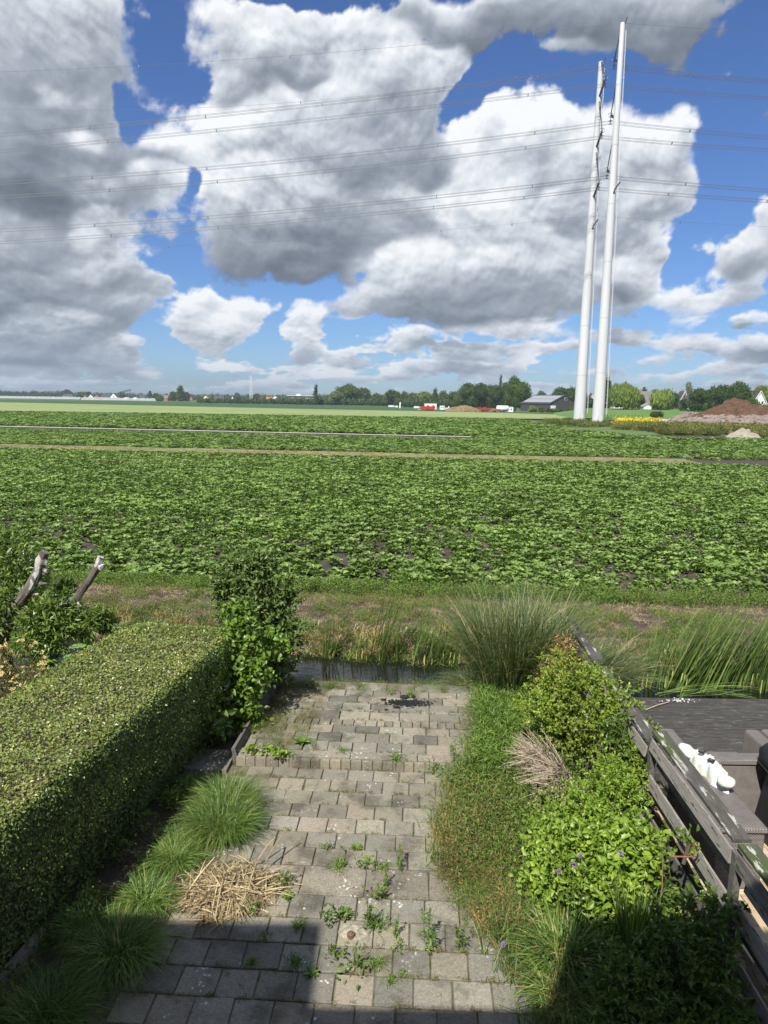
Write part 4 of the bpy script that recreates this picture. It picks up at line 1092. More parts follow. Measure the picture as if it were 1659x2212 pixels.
# ---- pylons and power lines
M['pole_white'] = surf_mat('pole_white', (.50, .515, .52), (.60, .61, .61), .35, .45, .03, 6, stretch=(1, 1, .15))
M['insulator'] = flat_mat('insulator', (.06, .06, .065), .4, 0, .6)
M['wire'] = flat_mat('conductor', (.22, .23, .25), .5, .6)
def pylon(label, base, D, r0, r1, toppx, levels, sgn, hook):
    b = at(*base, D); z0 = GZ
    top = at(*toppx, D); h = top.z - z0
    t = empty('pylon_pole', (b.x, D, z0)); tag(t, label, 'pylon')
    lean = top.x - b.x
    n = 14
    pts = [(lean * k / n, 0, h * k / n) for k in range(n + 1)]; rad = [r0 + (r1 - r0) * (k / n) ** .9 for k in range(n + 1)]
    MB().tube(pts, rad, 32).build('shaft', M['pole_white'], t, smooth=True)
    for k in range(2, n, 2):
        MB().tube([(lean * k / n, 0, h * k / n - .06), (lean * k / n, 0, h * k / n + .06)], rad[k] + .03, 32, cap=False).build('joint_ring', M['pole_white'], t, smooth=True)
    MB().tube([(0, 0, -.1), (0, 0, .35)], r0 + .3, 24).build('foot', M['track'], t)
    d = MB().tube([(0, -r0 + .02, 1.3), (0, -r0 - .04, 1.3)], .55, 12); 
    for v in d.V: v[:, 2] = 1.6 + (v[:, 2] - 1.3) * 1.9
    d.build('hatch', M['pole_white'], t)
    # climbing rail on the right side
    la = MB()
    for s in (0, .38):
        la.tube([(r0 + .55 - s * .0, s, 2.5), (lean + r1 + .35, s, h * .985)], .035, 4)
    for k in range(60):
        zz = 2.5 + (h * .98 - 2.5) * k / 60; xx = (r0 + .55) + (lean + r1 + .35 - r0 - .55) * k / 60
        la.tube([(xx, 0, zz), (xx, .38, zz)], .025, 3, cap=False)
    la.build('climbing_rail', M['trim'], t)
    br = MB()
    for k in range(1, 16):
        zz = h * k / 16; xx = lean * k / 16; rr = r0 + (r1 - r0) * k / 16
        br.tube([(xx + rr * .9, .15, zz), (xx + rr + .6, .15, zz)], .035, 4)
    br.build('rail_brackets', M['trim'], t)
    pts_c = []
    for (zc) in levels:
        zz = zc - z0; f = zz / h; xx = lean * f; rr = r0 + (r1 - r0) * f
        tipz = zz + 1.4; tip = (xx, sgn * (rr + 3.6), tipz)
        up = (lean * min(zz + 8.6, h - .3) / h, sgn * rr, min(zz + 8.6, h - .3)); lo = (xx, sgn * rr, zz - .6)
        a = MB().tube([up, tuple(np.array(up) * .78 + np.array(tip) * .22)], .22, 8).tube([tuple(np.array(up) * .78 + np.array(tip) * .22), tip], .10, 6)
        a.build('tension_insulator', M['insulator'], t)
        b_ = MB().tube([lo, tip], [.22, .13], 8)
        for q in range(9):
            p = np.array(lo) * (1 - q / 9.) + np.array(tip) * q / 9.
            b_.tube([tuple(p - (0, .05 * sgn, .02)), tuple(p + (0, .05 * sgn, .02))], .26, 8)
        b_.build('strut_insulator', M['insulator'], t)
        # ring and yoke
        rg = MB(); cpt = np.array(tip)
        for th0 in range(12):
            a0, a1 = th0 * math.pi / 6, (th0 + 1) * math.pi / 6
            rg.tube([tuple(cpt + (math.cos(a0) * .55, math.sin(a0) * .25, math.sin(a0) * .55)), tuple(cpt + (math.cos(a1) * .55, math.sin(a1) * .25, math.sin(a1) * .55))], .045, 4, cap=False)
        rg.build('corona_ring', M['insulator'], t)
        yk = MB().tube([tip, (tip[0], tip[1], zz + .3)], .06, 5).tube([(tip[0], tip[1] - .3, zz + .3), (tip[0], tip[1] + .3, zz + .3)], .07, 5)
        for s in (-1, 1): yk.tube([(tip[0] - .3, tip[1] + s * .25, zz + .3), (tip[0] + .3, tip[1] + s * .25, zz + .3)], .05, 4).tube([(tip[0] - .3, tip[1] + s * .25, zz - .3), (tip[0] + .3, tip[1] + s * .25, zz - .3)], .05, 4).tube([(tip[0], tip[1] + s * .25, zz + .3), (tip[0], tip[1] + s * .25, zz - .3)], .05, 4)
        yk.build('yoke', M['insulator'], t)
        pts_c.append((b.x + tip[0], D + tip[1], zc))
    hk = hook - z0; f = hk / h; xx = lean * f; rr = r0 + (r1 - r0) * f
    MB().tube([(xx, -rr * .6, hk - 1.2), (xx + .2, -rr - .3, hk), (xx + .8, -rr - 1.6, hk + 1.0)], .13, 6).build('earth_wire_bracket', M['insulator'], t)
    MB().tube([(lean, 0, h - 1.4), (lean + r1 * .8, -.2, h - .2), (lean + r1 * 1.6, -.3, h + .9)], .13, 6).build('top_bracket', M['insulator'], t)
    return pts_c, (b.x + lean, D, z0 + h)
D1, D2 = 153.0, 171.0
zl = [at(1322, 385, D1 + 5).z, at(1322, 268, D1 + 5).z, at(1328, 149, D1 + 5).z]
zl2 = [at(1293, 406, D2 - 5).z, at(1299, 294, D2 - 5).z, at(1303, 181, D2 - 5).z]
c1, top1 = pylon('taller white tubular pylon pole on the right, nearer to the viewer', (1290.5, 921), D1, 1.27, .46, (1345, 50), zl, 1, at(1322, 412, D1).z)
c2, top2 = pylon('shorter looking white tubular pylon pole on the left, farther away', (1250.5, 915), D2, 1.40, .52, (1298.5, 134), zl2, -1, at(1280, 490, D2).z)
def line_curve(y, left, mid, right, pole):
    """heights of a sagging wire through photo points at depth y: left span and right span"""
    L = [at(*p, y) for p in (left, mid)]
    pl = Vector(pole)
    xs = [L[0].x, L[1].x, pl.x]; zs = [L[0].z, L[1].z, pl.z]
    co = np.polyfit(xs, zs, 2)
    R_ = at(*right, y)
    pts = [(x, y, float(np.polyval(co, x))) for x in np.linspace(-125, pl.x, 34)]
    s = (R_.z - pl.z) / (R_.x - pl.x)
    curv = co[0]
    for x in np.linspace(pl.x, pl.x + 110, 20)[1:]:
        u = x - pl.x; w = R_.x - pl.x
        pts.append((x, y, pl.z + s * u + abs(curv) * u * (u - w)))
    return pts
def bundle(label, pts, quad=True, r=.030, group=None):
    p0 = Vector(pts[0])
    t = empty('power_line', pts[len(pts) // 2]); tag(t, label, 'power line', group)
    off = Vector(pts[len(pts) // 2])
    offs = [(-.25, .27), (.25, .27), (-.25, -.27), (.25, -.27)] if quad else [(0, 0)]
    for dy, dz in offs:
        MB().tube([(p[0] - off.x, p[1] - off.y + dy, p[2] - off.z + dz) for p in pts], r, 5, cap=False).build('conductor', M['wire'], t)
    if quad:
        for x in (-62, -38, -14, 10, 30, 62, 84):
            z = float(np.interp(x, [p[0] for p in pts], [p[2] for p in pts]))
            MB().box((x - off.x, pts[0][1] - off.y, z - off.z), (.10, .6, .06)).box((x - off.x, pts[0][1] - off.y - .25, z - off.z), (.10, .08, .6)).box((x - off.x, pts[0][1] - off.y + .25, z - off.z), (.10, .08, .6)).build('spacer', M['wire'], t)
    else:
        for x in (-50, -20, 12, 28, 66):
            z = float(np.interp(x, [p[0] for p in pts], [p[2] for p in pts]))
            MB().tube([(x - off.x, pts[0][1] - off.y, z - off.z - .35), (x - off.x, pts[0][1] - off.y, z - off.z + .05)], .12, 5).build('marker', M['wire'], t)
LV = ['lowest', 'middle', 'highest']
W1 = [((0, 498), (1038, 415), (1659, 412)), ((0, 396), (1038, 302), (1659, 298)), ((0, 292), (840, 208), (1659, 178))]
W2 = [((0, 524), (1036, 438), (1659, 435)), ((0, 426), (1036, 332), (1659, 325)), ((0, 327), (840, 241), (1659, 213))]
for i in range(3):
    bundle(LV[i] + ' four-wire cable bundle hanging from the nearer, taller pole', line_curve(c1[i][1], *W1[i], c1[i]), group='power line bundles')
    bundle(LV[i] + ' four-wire cable bundle hanging from the farther, left pole', line_curve(c2[i][1], *W2[i], c2[i]), group='power line bundles')
bundle('single earth wire running from the very top of the taller pole', line_curve(D1, (450, 133), (840, 103), (1659, 70), top1), False, .022)
bundle('single earth wire running from the very top of the farther pole', line_curve(D2, (300, 237), (1016, 180), (1659, 172), top2), False, .022)
bundle('thin single wire below all the cable bundles', line_curve(D2 - 2, (0, 541), (850, 505), (1659, 490), (at(1283, 466, D2 - 2))), False, .018)

LEAF_GAIN[:] = [1.28, 1.22, 1.0]

# ---------------------------------------------------------------- the house behind the viewer (casts the shade at the bottom)
def house_behind():
    t = empty('brick_house', (0, -.5, 0)); tag(t, 'brick terraced house behind the viewpoint with a stepped parapet', 'house')
    # wall blocks of different height: the lower one lets the sun reach the middle of the path
    for (x0, x1, h) in ((-16, -3.45, 8.02), (-3.45, -1.22, 6.88), (-1.22, 3.6, 8.02), (3.6, 14.0, 6.3)):
        MB().box(((x0 + x1) / 2, -4, h / 2 - .1), (x1 - x0, 8, h + .2)).build('wall', M['brick_wall'], t)
        MB().box(((x0 + x1) / 2, -4.02, h + .03), (x1 - x0 - .01, 7.9, .06)).build('roof', M['roof_dark'], t)
    for (x, z) in ((-6, 4.2), (-1.2, 1.2), (3.2, 4.2), (8, 1.2)):
        f = MB().box((x, .03, z), (1.5, .06, 1.4)).build('window', M['trim'], t)
        MB().box((x, .07, z), (1.3, .03, 1.2)).build('pane', M['window'], f)
house_behind()

# ---------------------------------------------------------------- garden path
YAW = R(2.8)
FW, RT = np.array((math.sin(YAW), math.cos(YAW))), np.array((math.cos(YAW), -math.sin(YAW)))
def pw(r, f, z=0.0):
    p = RT * r + FW * f; return (p[0], p[1], z)
def stone_mat(name, c1, c2, spk, dark, lich=.66):
    m, t, g, o = new_mat(name)
    pos = g.n('ShaderNodeNewGeometry').outputs['Position']
    n = g.noise(pos, 13.0, 8, .74)
    c = g.ramp(n, [(.3, c1), (.7, c2)])
    sp = g.noise(pos, 95, 3, .7)                                      # exposed grains
    c = g.mix(g.mr(sp, .60, .66), c, c4(spk)); c = g.mix(g.mr(sp, .40, .34), c, c4(dark))
    st = g.noise(pos, 2.1, 6, .62)
    c = g.mix(g.m('MULTIPLY', g.mr(st, .48, .66), .72), c, c4((.07, .065, .05)))
    mo = g.noise(pos, 42, 4, .7)
    c = g.mix(g.m('MULTIPLY', g.mr(mo, .50, .66), .45), c, c4(dark)); c = g.mix(g.m('MULTIPLY', g.mr(mo, .44, .32), .40), c, c4(spk))   # damp, dirty stains
    li = g.n('ShaderNodeTexVoronoi', feature='F1'); t.links.new(g.v('MULTIPLY_ADD', g.noise(pos, 30, 3, .6, out='Color'), (.05, .05, .05), pos), li.inputs['Vector']); li.inputs['Scale'].default_value = 21
    lm = g.m('MULTIPLY', g.mr(li.outputs['Distance'], .32, .24), g.mr(g.noise(pos, 2.7, 3, .6), lich - .06, lich))
    c = g.mix(lm, c, c4((.52, .53, .50)))
    r = g.n('ShaderNodeObjectInfo').outputs['Random']
    hs = g.n('ShaderNodeHueSaturation'); t.links.new(c, hs.inputs['Color'])
    t.links.new(g.m('MULTIPLY_ADD', r, .42, .76), hs.inputs['Value'])
    b = g.n('ShaderNodeBsdfPrincipled'); t.links.new(hs.outputs[0], b.inputs['Base Color']); b.inputs['Roughness'].default_value = .9; b.inputs['Specular IOR Level'].default_value = .25
    bn = g.n('ShaderNodeBump'); bn.inputs['Strength'].default_value = .55; bn.inputs['Distance'].default_value = .006
    t.links.new(g.noise(pos, 60, 5, .7), bn.inputs['Height']); t.links.new(bn.outputs[0], b.inputs['Normal'])
    t.links.new(b.outputs[0], o.inputs[0])
    return m
SM = [stone_mat('stone_grey', (0.204, 0.193, 0.152), (0.264, 0.249, 0.200), (0.377, 0.355, 0.282), (0.120, 0.109, 0.083)),
      stone_mat('stone_warm', (0.219, 0.200, 0.148), (0.287, 0.264, 0.200), (0.393, 0.370, 0.289), (0.136, 0.117, 0.083)),
      stone_mat('stone_dark', (0.151, 0.145, 0.118), (0.211, 0.200, 0.166), (0.302, 0.287, 0.234), (0.091, 0.083, 0.065)),
      stone_mat('stone_pink', (0.226, 0.198, 0.153), (0.287, 0.253, 0.196), (0.370, 0.333, 0.261), (0.144, 0.120, 0.089)),
      stone_mat('stone_gravel', (0.189, 0.170, 0.131), (0.271, 0.245, 0.190), (0.468, 0.438, 0.351), (0.106, 0.091, 0.069), .60)]
M['bedding'] = surf_mat('bedding_sand', (.085, .074, .052), (.16, .14, .10), 9, .95, .6, 8, spots=[((.06, .085, .025), 6, .54)], bdist=.01)
def slab_mesh(j):
    """unit slab, top at 0: chamfered, worn edges"""
    c = .022
    def ring(h, z, w=0): return [(-h + random.uniform(-w, w), -h + random.uniform(-w, w), z), (h + random.uniform(-w, w), -h + random.uniform(-w, w), z), (h + random.uniform(-w, w), h + random.uniform(-w, w), z), (-h + random.uniform(-w, w), h + random.uniform(-w, w), z)]
    V = ring(.5, -1, 0) + ring(.5, -.10, .006) + ring(.5 - c, 0, .006)
    F = [(0, 1, 5, 4), (1, 2, 6, 5), (2, 3, 7, 6), (3, 0, 4, 7), (4, 5, 9, 8), (5, 6, 10, 9), (6, 7, 11, 10), (7, 4, 8, 11), (8, 9, 10, 11)]
    return V, F
SLABS = {}
def slab(mi, k):
    if (mi, k) not in SLABS:
        V, F = slab_mesh(k); me = bpy.data.meshes.new('paving_stone'); me.from_pydata(V, [], F); me.materials.append(SM[mi]); me.update(); SLABS[(mi, k)] = me
    return SLABS[(mi, k)]
path = MB().add([pw(-2.26, 3.9, -.017), pw(1.3, 3.9, -.017), pw(1.3, 8.16, -.017), pw(-2.26, 8.16, -.017)], np.array([(0, 1, 2, 3)])).build('garden_path', M['bedding']); tag(path, kind='structure')
terr = MB().add([pw(-2.24, 8.15, .086), pw(1.3, 8.15, .086), pw(1.3, 10.66, .086), pw(-2.24, 10.66, .086),
                 pw(-2.24, 8.15, -.2), pw(1.3, 8.15, -.2), pw(1.3, 10.66, -.9), pw(-2.24, 10.66, -.9)], np.array([(0, 1, 2, 3), (4, 5, 1, 0), (5, 6, 2, 1), (6, 7, 3, 2), (7, 4, 0, 3)])).build('water_terrace', M['bedding']); tag(terr, kind='structure')
n_st = [0]
def stone(parent, r0, r1, f0, f1, z, mi, th=.05, gap=.004, name='paving_stone'):
    o = bpy.data.objects.new(name, slab(mi, random.randrange(4))); COL.objects.link(o); o.parent = parent
    g_ = gap + random.uniform(0, .004)
    x, y, _ = pw((r0 + r1) / 2 + random.uniform(-.003, .003), (f0 + f1) / 2 + random.uniform(-.004, .004))
    o.location = (x, y, z + random.uniform(-.003, .003)); o.scale = (r1 - r0 - 2 * g_, f1 - f0 - 2 * g_, th)
    o.rotation_euler = (random.gauss(0, .006), random.gauss(0, .006), -YAW + random.gauss(0, .009))
    n_st[0] += 1
    return o
def pick(w): return random.choices(range(5), w)[0]
rows = [4.14, 4.42, 4.70, 4.985, 5.275, 5.575, 5.87]
sag = lambda f: -.004 * math.sin(f * 1.7)
for i in range(len(rows) - 1):
    f0, f1 = rows[i], rows[i + 1]; off = .155 * (i % 2) - .02 * i
    r = -2.2 + off - .155
    while r < .98:
        a, b = max(r, -2.2), min(r + .305, 1.08)
        if b - a > .1: stone(path, a, b, f0, f1, sag(f0), pick([6, 2, 3, 1, 0]))
        r += .305
# the row of larger washed-gravel slabs
for k, (a, b) in enumerate([(-1.62, -1.02), (-1.02, -.42), (-.42, .18), (.18, .78)]): stone(path, a, b, 5.87, 6.28, 0, 4)
stone(path, -2.2, -1.62, 5.87, 6.28, 0, 0)
rows = [6.28, 6.56, 6.83, 7.09, 7.35, 7.62, 7.885, 8.13]
for i in range(len(rows) - 1):
    f0, f1 = rows[i], rows[i + 1]; off = .155 * ((i + 1) % 2) + .03 * i
    r = -2.2 + off - .155
    while r < .80:
        a, b = max(r, -2.2), min(r + .31, .95)
        if b - a > .1: stone(path, a, b, f0, f1, sag(f0), pick([6, 3, 1.3, 1, 0]))
        r += .31
# step: low face stones and a gravel-topped coping
TZ = .11
r = -2.2
while r < .95:
    w = random.uniform(.11, .15); stone(terr, r, r + w, 8.135, 8.20, TZ - .012, pick([1, 3, 0, 3, 2]), th=.12, gap=.004, name='face_stone'); r += w
r = -2.2; k = 0
while r < .95:
    w = (.30, .26, .86, .84, .86)[min(k, 4)]; stone(terr, r, min(r + w, 1.0), 8.20, 8.375, TZ, 4); r += w; k += 1
rows = [8.375, 8.635, 8.885, 9.10]
for i in range(3):
    f0, f1 = rows[i], rows[i + 1]; r = -2.2 + (.15 if i % 2 else 0) - .15
    while r < 1.0:
        a, b = max(r, -2.15), min(r + .315, 1.05)
        if b - a > .09: stone(terr, a, b, f0, f1, TZ, pick([5, 3, 1.5, 1, 0]))
        r += .315
r = -1.85
while r < 1.0:
    w = random.choice((.105, .11, .115, .16)); stone(terr, r, r + w, 9.10, 9.28, TZ + .003, pick([1, 2, 0, 5, 0]), gap=.004, name='brick'); r += w
rows = [9.28, 9.55, 9.62, 9.85, 10.08, 10.32, 10.60]
for i in range(len(rows) - 1):
    f0, f1 = rows[i], rows[i + 1]; L = .42 if i != 1 else .2; r = -2.1 + (.2 if i % 2 else 0) - .2
    while r < 1.05:
        a, b = max(r, -2.05), min(r + L, 1.1)
        if b - a > .09: stone(terr, a, b, f0, f1, TZ, pick([5, 2, 2, 2, 0]))
        r += L
print('stones', n_st[0])
M['old_wood'] = surf_mat('weathered_wood', (.075, .070, .062), (.17, .16, .145), 3, .92, .4, 9, stretch=(14, 1.4, 14), coord='obj', spots=[((.30, .29, .27), 6, .63), ((.05, .065, .03), 2.2, .58)], bdist=.01)
M['old_wood_l'] = surf_mat('weathered_wood_light', (.20, .185, .16), (.36, .335, .295), 3, .92, .4, 9, stretch=(14, 1.4, 14), coord='obj', spots=[((.06, .055, .05), 3, .60)], bdist=.01)
def plank(name, a, b, w, th, mat, parent=None, tilt=0.0, up=None):
    """board from a to b (centre line), width w, thickness th, tilted about its own axis"""
    a, b = Vector(a), Vector(b); d = b - a; L = d.length
    m = MB(); n = 5
    V = []
    for i in range(n + 1):
        yy = -L / 2 + L * i / n
        j = lambda: random.uniform(-.004, .004)
        V += [(-w / 2 + j(), yy, -th / 2), (w / 2 + j(), yy, -th / 2), (w / 2 + j(), yy, th / 2 + j() * .4), (-w / 2 + j(), yy, th / 2 + j() * .4)]
    F = [(0, 1, 2, 3), tuple(n * 4 + q for q in (3, 2, 1, 0))]
    for i in range(n):
        for q in range(4): F.append((i * 4 + q, (i + 1) * 4 + q, (i + 1) * 4 + (q + 1) % 4, i * 4 + (q + 1) % 4))
    m.add(V, np.array(F)[:, ::-1]); o = m.build(name, mat, parent)
    q = d.to_track_quat('Y', 'Z').to_matrix() @ Matrix.Rotation(tilt, 3, 'Y')
    o.location = (a + b) / 2; o.rotation_euler = q.to_euler()
    return o
edge = plank('timber_edging', (-1.80, 8.25, .06), (-1.58, 10.8, .10), .30, .05, M['old_wood'], tilt=R(78)); tag(edge, 'dark rotting timber board along the left side of the water terrace', 'edging board')
sl_ = MB().box((-2.12, 8.3, .0), (.52, .5, .06), -YAW).build('stone_slab', SM[2]); tag(sl_, 'dark flat slab lying in the shade at the foot of the hedge', 'slab')
# concrete kerb under the hedge
M['kerb'] = surf_mat('kerb_concrete', (.15, .135, .11), (.24, .22, .18), 3, .95, .6, 8, spots=[((.07, .08, .045), 2, .58)])
HY = R(9.5); HD = np.array((math.sin(HY), math.cos(HY))); HN = np.array((math.cos(HY), -math.sin(HY)))
def hw(u, a, z): p = np.array((-3.63, 5.2)) + HD * u + HN * a; return (p[0], p[1], z)
for k, (u0, u1) in enumerate(((-2.6, -.55), (-.54, .25))):
    a, b = hw((u0 + u1) / 2, .80, 0)[:2]
    o = MB().box((0, 0, 0), (.07, u1 - u0, .22)).build('concrete_kerb', M['kerb'], loc=(a, b, -.005)); o.rotation_euler = (0, 0, -HY)
    tag(o, ['length of concrete kerb below the hedge in the bottom left corner', 'next length of concrete kerb below the hedge, mostly under the leaves'][k], 'kerb')

# ---------------------------------------------------------------- hedge
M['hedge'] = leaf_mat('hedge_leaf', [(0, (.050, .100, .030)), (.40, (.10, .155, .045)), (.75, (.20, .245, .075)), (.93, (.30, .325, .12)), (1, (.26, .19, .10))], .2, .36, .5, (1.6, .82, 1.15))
M['twig'] = surf_mat('twig', (.06, .045, .032), (.13, .10, .07), 8, .95, .4)
def hedge():
    t = empty('hedge', hw(0.7, 0, 0)); tag(t, 'long clipped box-shaped green hedge running along the left side of the path', 'hedge')
    base = np.array(hw(0.7, 0, 0))
    u0, u1, hwid, zt = -3.4, 4.60, .76, 1.38
    def surf(n, face):
        u = u0 + (u1 - u0) * rng.random(n)
        if face == 'top': a = (rng.random(n) * 2 - 1) * hwid; z = np.full(n, zt)
        elif face == 'right': a = np.full(n, hwid); z = .06 + (zt - .06) * rng.random(n)
        elif face == 'left': a = np.full(n, -hwid); z = .2 + (zt - .2) * rng.random(n)
        else: a = (rng.random(n) * 2 - 1) * hwid; z = .2 + (zt - .2) * rng.random(n); u = np.full(n, u1)
        # rounded shoulders
        zc = (z - .69) / .69; ac = a / hwid; k = (np.abs(zc) ** 7 + np.abs(ac) ** 7) ** (1 / 7.)
        s = 1 / np.maximum(k, 1e-3)
        N = np.stack([np.sign(ac) * np.abs(ac * s) ** 6, np.zeros(n), np.sign(zc) * np.abs(zc * s) ** 6], 1)
        if face == 'end': N = np.stack([np.zeros(n), np.ones(n), np.zeros(n)], 1); s = 1
        a, z = hwid * ac * s, .69 + .69 * zc * s
        bulge = .045 * fbm(u * 1.6, z * 2.2 + a * 2, 3, .5, 31) + .02 * fbm(u * 6, z * 6 + a * 5, 3, .5, 32)
        near_end = sstep(u, u1 - .35, u1)
        z = z - .22 * near_end ** 2 * (z > .9)
        lean = .09 * z / 1.3 * (a / hwid + 1)
        off = bulge + rng.normal(0, .014, n) - .02 * rng.random(n)
        a2 = a + N[:, 0] * off + lean; z2 = z + N[:, 2] * off
        X = base[None, :2] * 0 + np.array((-3.63, 5.2)) + HD * u[:, None] + HN * a2[:, None]
        Nw = np.concatenate([HN * N[:, :1] + HD * N[:, 1:2], N[:, 2:3]], 1)
        return np.concatenate([X, z2[:, None]], 1) - base, unit(Nw)
    mb = MB()
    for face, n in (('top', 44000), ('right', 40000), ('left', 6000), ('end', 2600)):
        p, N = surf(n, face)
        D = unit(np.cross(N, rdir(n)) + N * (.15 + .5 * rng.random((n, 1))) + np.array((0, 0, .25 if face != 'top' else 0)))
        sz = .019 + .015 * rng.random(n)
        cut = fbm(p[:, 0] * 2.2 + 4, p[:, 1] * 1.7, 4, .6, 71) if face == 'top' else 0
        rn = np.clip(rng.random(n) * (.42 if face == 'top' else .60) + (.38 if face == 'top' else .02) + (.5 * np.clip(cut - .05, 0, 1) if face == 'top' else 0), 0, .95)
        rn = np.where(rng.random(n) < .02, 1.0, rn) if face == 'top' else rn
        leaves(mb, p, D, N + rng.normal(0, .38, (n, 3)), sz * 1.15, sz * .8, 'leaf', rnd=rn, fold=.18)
    # stray shoots
    p, N = surf(500, 'top'); blades(mb, p, N + rng.normal(0, .4, (500, 3)), .07, .004, .3, 2, 0, .6)
    leaves(mb, p + N * .05, rdir(500, .6), N, .035, .02, 'leaf', rnd=.85)
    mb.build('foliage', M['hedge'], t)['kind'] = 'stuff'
    c = MB(); p0 = np.array(hw((u0 + u1) / 2, .02, .66)) - base
    c.box(p0 - np.array((0, 0, .05)), (hwid * 2 - .24, u1 - u0 - .3, 1.16), -HY); c.build('branch_core', M['twig'], t)
    for u in np.arange(u0 + .2, u1, .42):
        q = np.array(hw(u, random.uniform(-.2, .5), 0)) - base
        MB().tube([q, q + (0.02, .01, .3), q + (.03, -.02, .6)], [.022, .018, .01], 6).build('stem', M['bark'], t)
hedge()

# ---------------------------------------------------------------- grasses and straw
M['grass'] = leaf_mat('grass_blade', [(0, (.035, .080, .018)), (.45, (.085, .165, .035)), (.9, (.19, .29, .08)), (1, (.30, .28, .14))], .3, .45, .45, (1.2, .85, 1.15))
M['grass_blue'] = leaf_mat('grass_bluegreen', [(0, (.030, .055, .025)), (.45, (.075, .115, .045)), (.9, (.16, .21, .09)), (1, (.34, .31, .18))], .25, .42, .5, (1.2, .85, 1.15))
M['reed'] = leaf_mat('reed_leaf', [(0, (.05, .10, .035)), (.5, (.11, .19, .06)), (.9, (.22, .30, .09)), (1, (.28, .31, .10))], .3, .4, .5, (1.2, .85, 1.15))
def grass_clump(name, label, cat, x, y, z, r, L, n, mat, wd=.004, bend=.8, up=1.3, lean=(0, 0, 0), seg=5, dead=.05, group=None):
    t = empty(name, (x, y, z)); tag(t, label, cat, group)
    a = rng.random(n) * 6.283; rr = r * np.sqrt(rng.random(n)) * .55
    p = np.stack([np.cos(a) * rr, np.sin(a) * rr, np.zeros(n)], 1)
    D = unit(np.stack([np.cos(a), np.sin(a), np.zeros(n)], 1) * (rr / r * .9 + .25 * rng.random(n))[:, None] + rng.normal(0, .18, (n, 3)) + np.array((0, 0, up)) + np.array(lean))
    rn = rng.random(n) * .95; rn[rng.random(n) < dead] = 1.0
    mb = MB(); blades(mb, p, D, L * (.55 + .5 * rng.random(n)), wd * (.7 + .6 * rng.random(n)), bend * (.5 + .7 * rng.random(n)), seg, 0, rn, bd=np.array(lean) * .6)
    mb.build('blades', mat, t)['kind'] = 'stuff'
    m2 = MB(); k = max(20, n // 12)
    a = rng.random(k) * 6.283; rr = r * np.sqrt(rng.random(k)) * .6
    blades(m2, np.stack([np.cos(a) * rr, np.sin(a) * rr, np.zeros(k)], 1), rdir(k, .6), L * .3, wd * 1.3, .8, 3); m2.build('dead_base', M['dry'], t)['kind'] = 'stuff'
    return t
grass_clump('ornamental_grass', 'large bright green grass mound right beside the path, upper part', 'ornamental grass', -1.68, 7.22, 0, .34, .60, 2300, M['grass'], .0060, .85, 2.0)
grass_clump('ornamental_grass', 'large bright green grass mound just above the straw heap', 'ornamental grass', -1.64, 6.80, 0, .40, .62, 2600, M['grass'], .0060, .85, 2.0)
grass_clump('ornamental_grass', 'sunlit arching grass tuft left of the straw heap', 'ornamental grass', -1.98, 6.30, 0, .26, .42, 1200, M['grass'], .0060, 1.0)
grass_clump('ornamental_grass', 'small grass tuft between the big mound and the hedge', 'ornamental grass', -2.02, 6.62, 0, .18, .34, 500, M['grass'], .0045, .95)
grass_clump('ornamental_grass', 'half sunlit grass tuft where the house shadow begins', 'ornamental grass', -2.08, 5.72, 0, .24, .42, 1100, M['grass'], .0060, .95)
grass_clump('ornamental_grass', 'wide shaded grass clump beside the dark paving', 'ornamental grass', -2.10, 5.10, 0, .34, .54, 1700, M['grass'], .0060, 1.0)
grass_clump('ornamental_grass', 'shaded grass clump near the concrete kerb', 'ornamental grass', -2.50, 5.40, 0, .22, .42, 700, M['grass'], .0045, 1.0)
grass_clump('ornamental_grass', 'darkest grass clump in the bottom left corner', 'ornamental grass', -2.40, 4.50, 0, .36, .52, 1500, M['grass'], .0045, 1.0)
grass_clump('ornamental_grass', 'small shaded grass tuft under the far half of the hedge', 'ornamental grass', -2.2, 7.75, 0, .14, .3, 300, M['grass'], .0045, .95)
M['straw'] = leaf_mat('straw', [(0, (.10, .075, .05)), (.35, (.21, .17, .115)), (.7, (.34, .285, .20)), (1, (.50, .44, .335))], .12, .75, .2, (3, .85, 1.15))
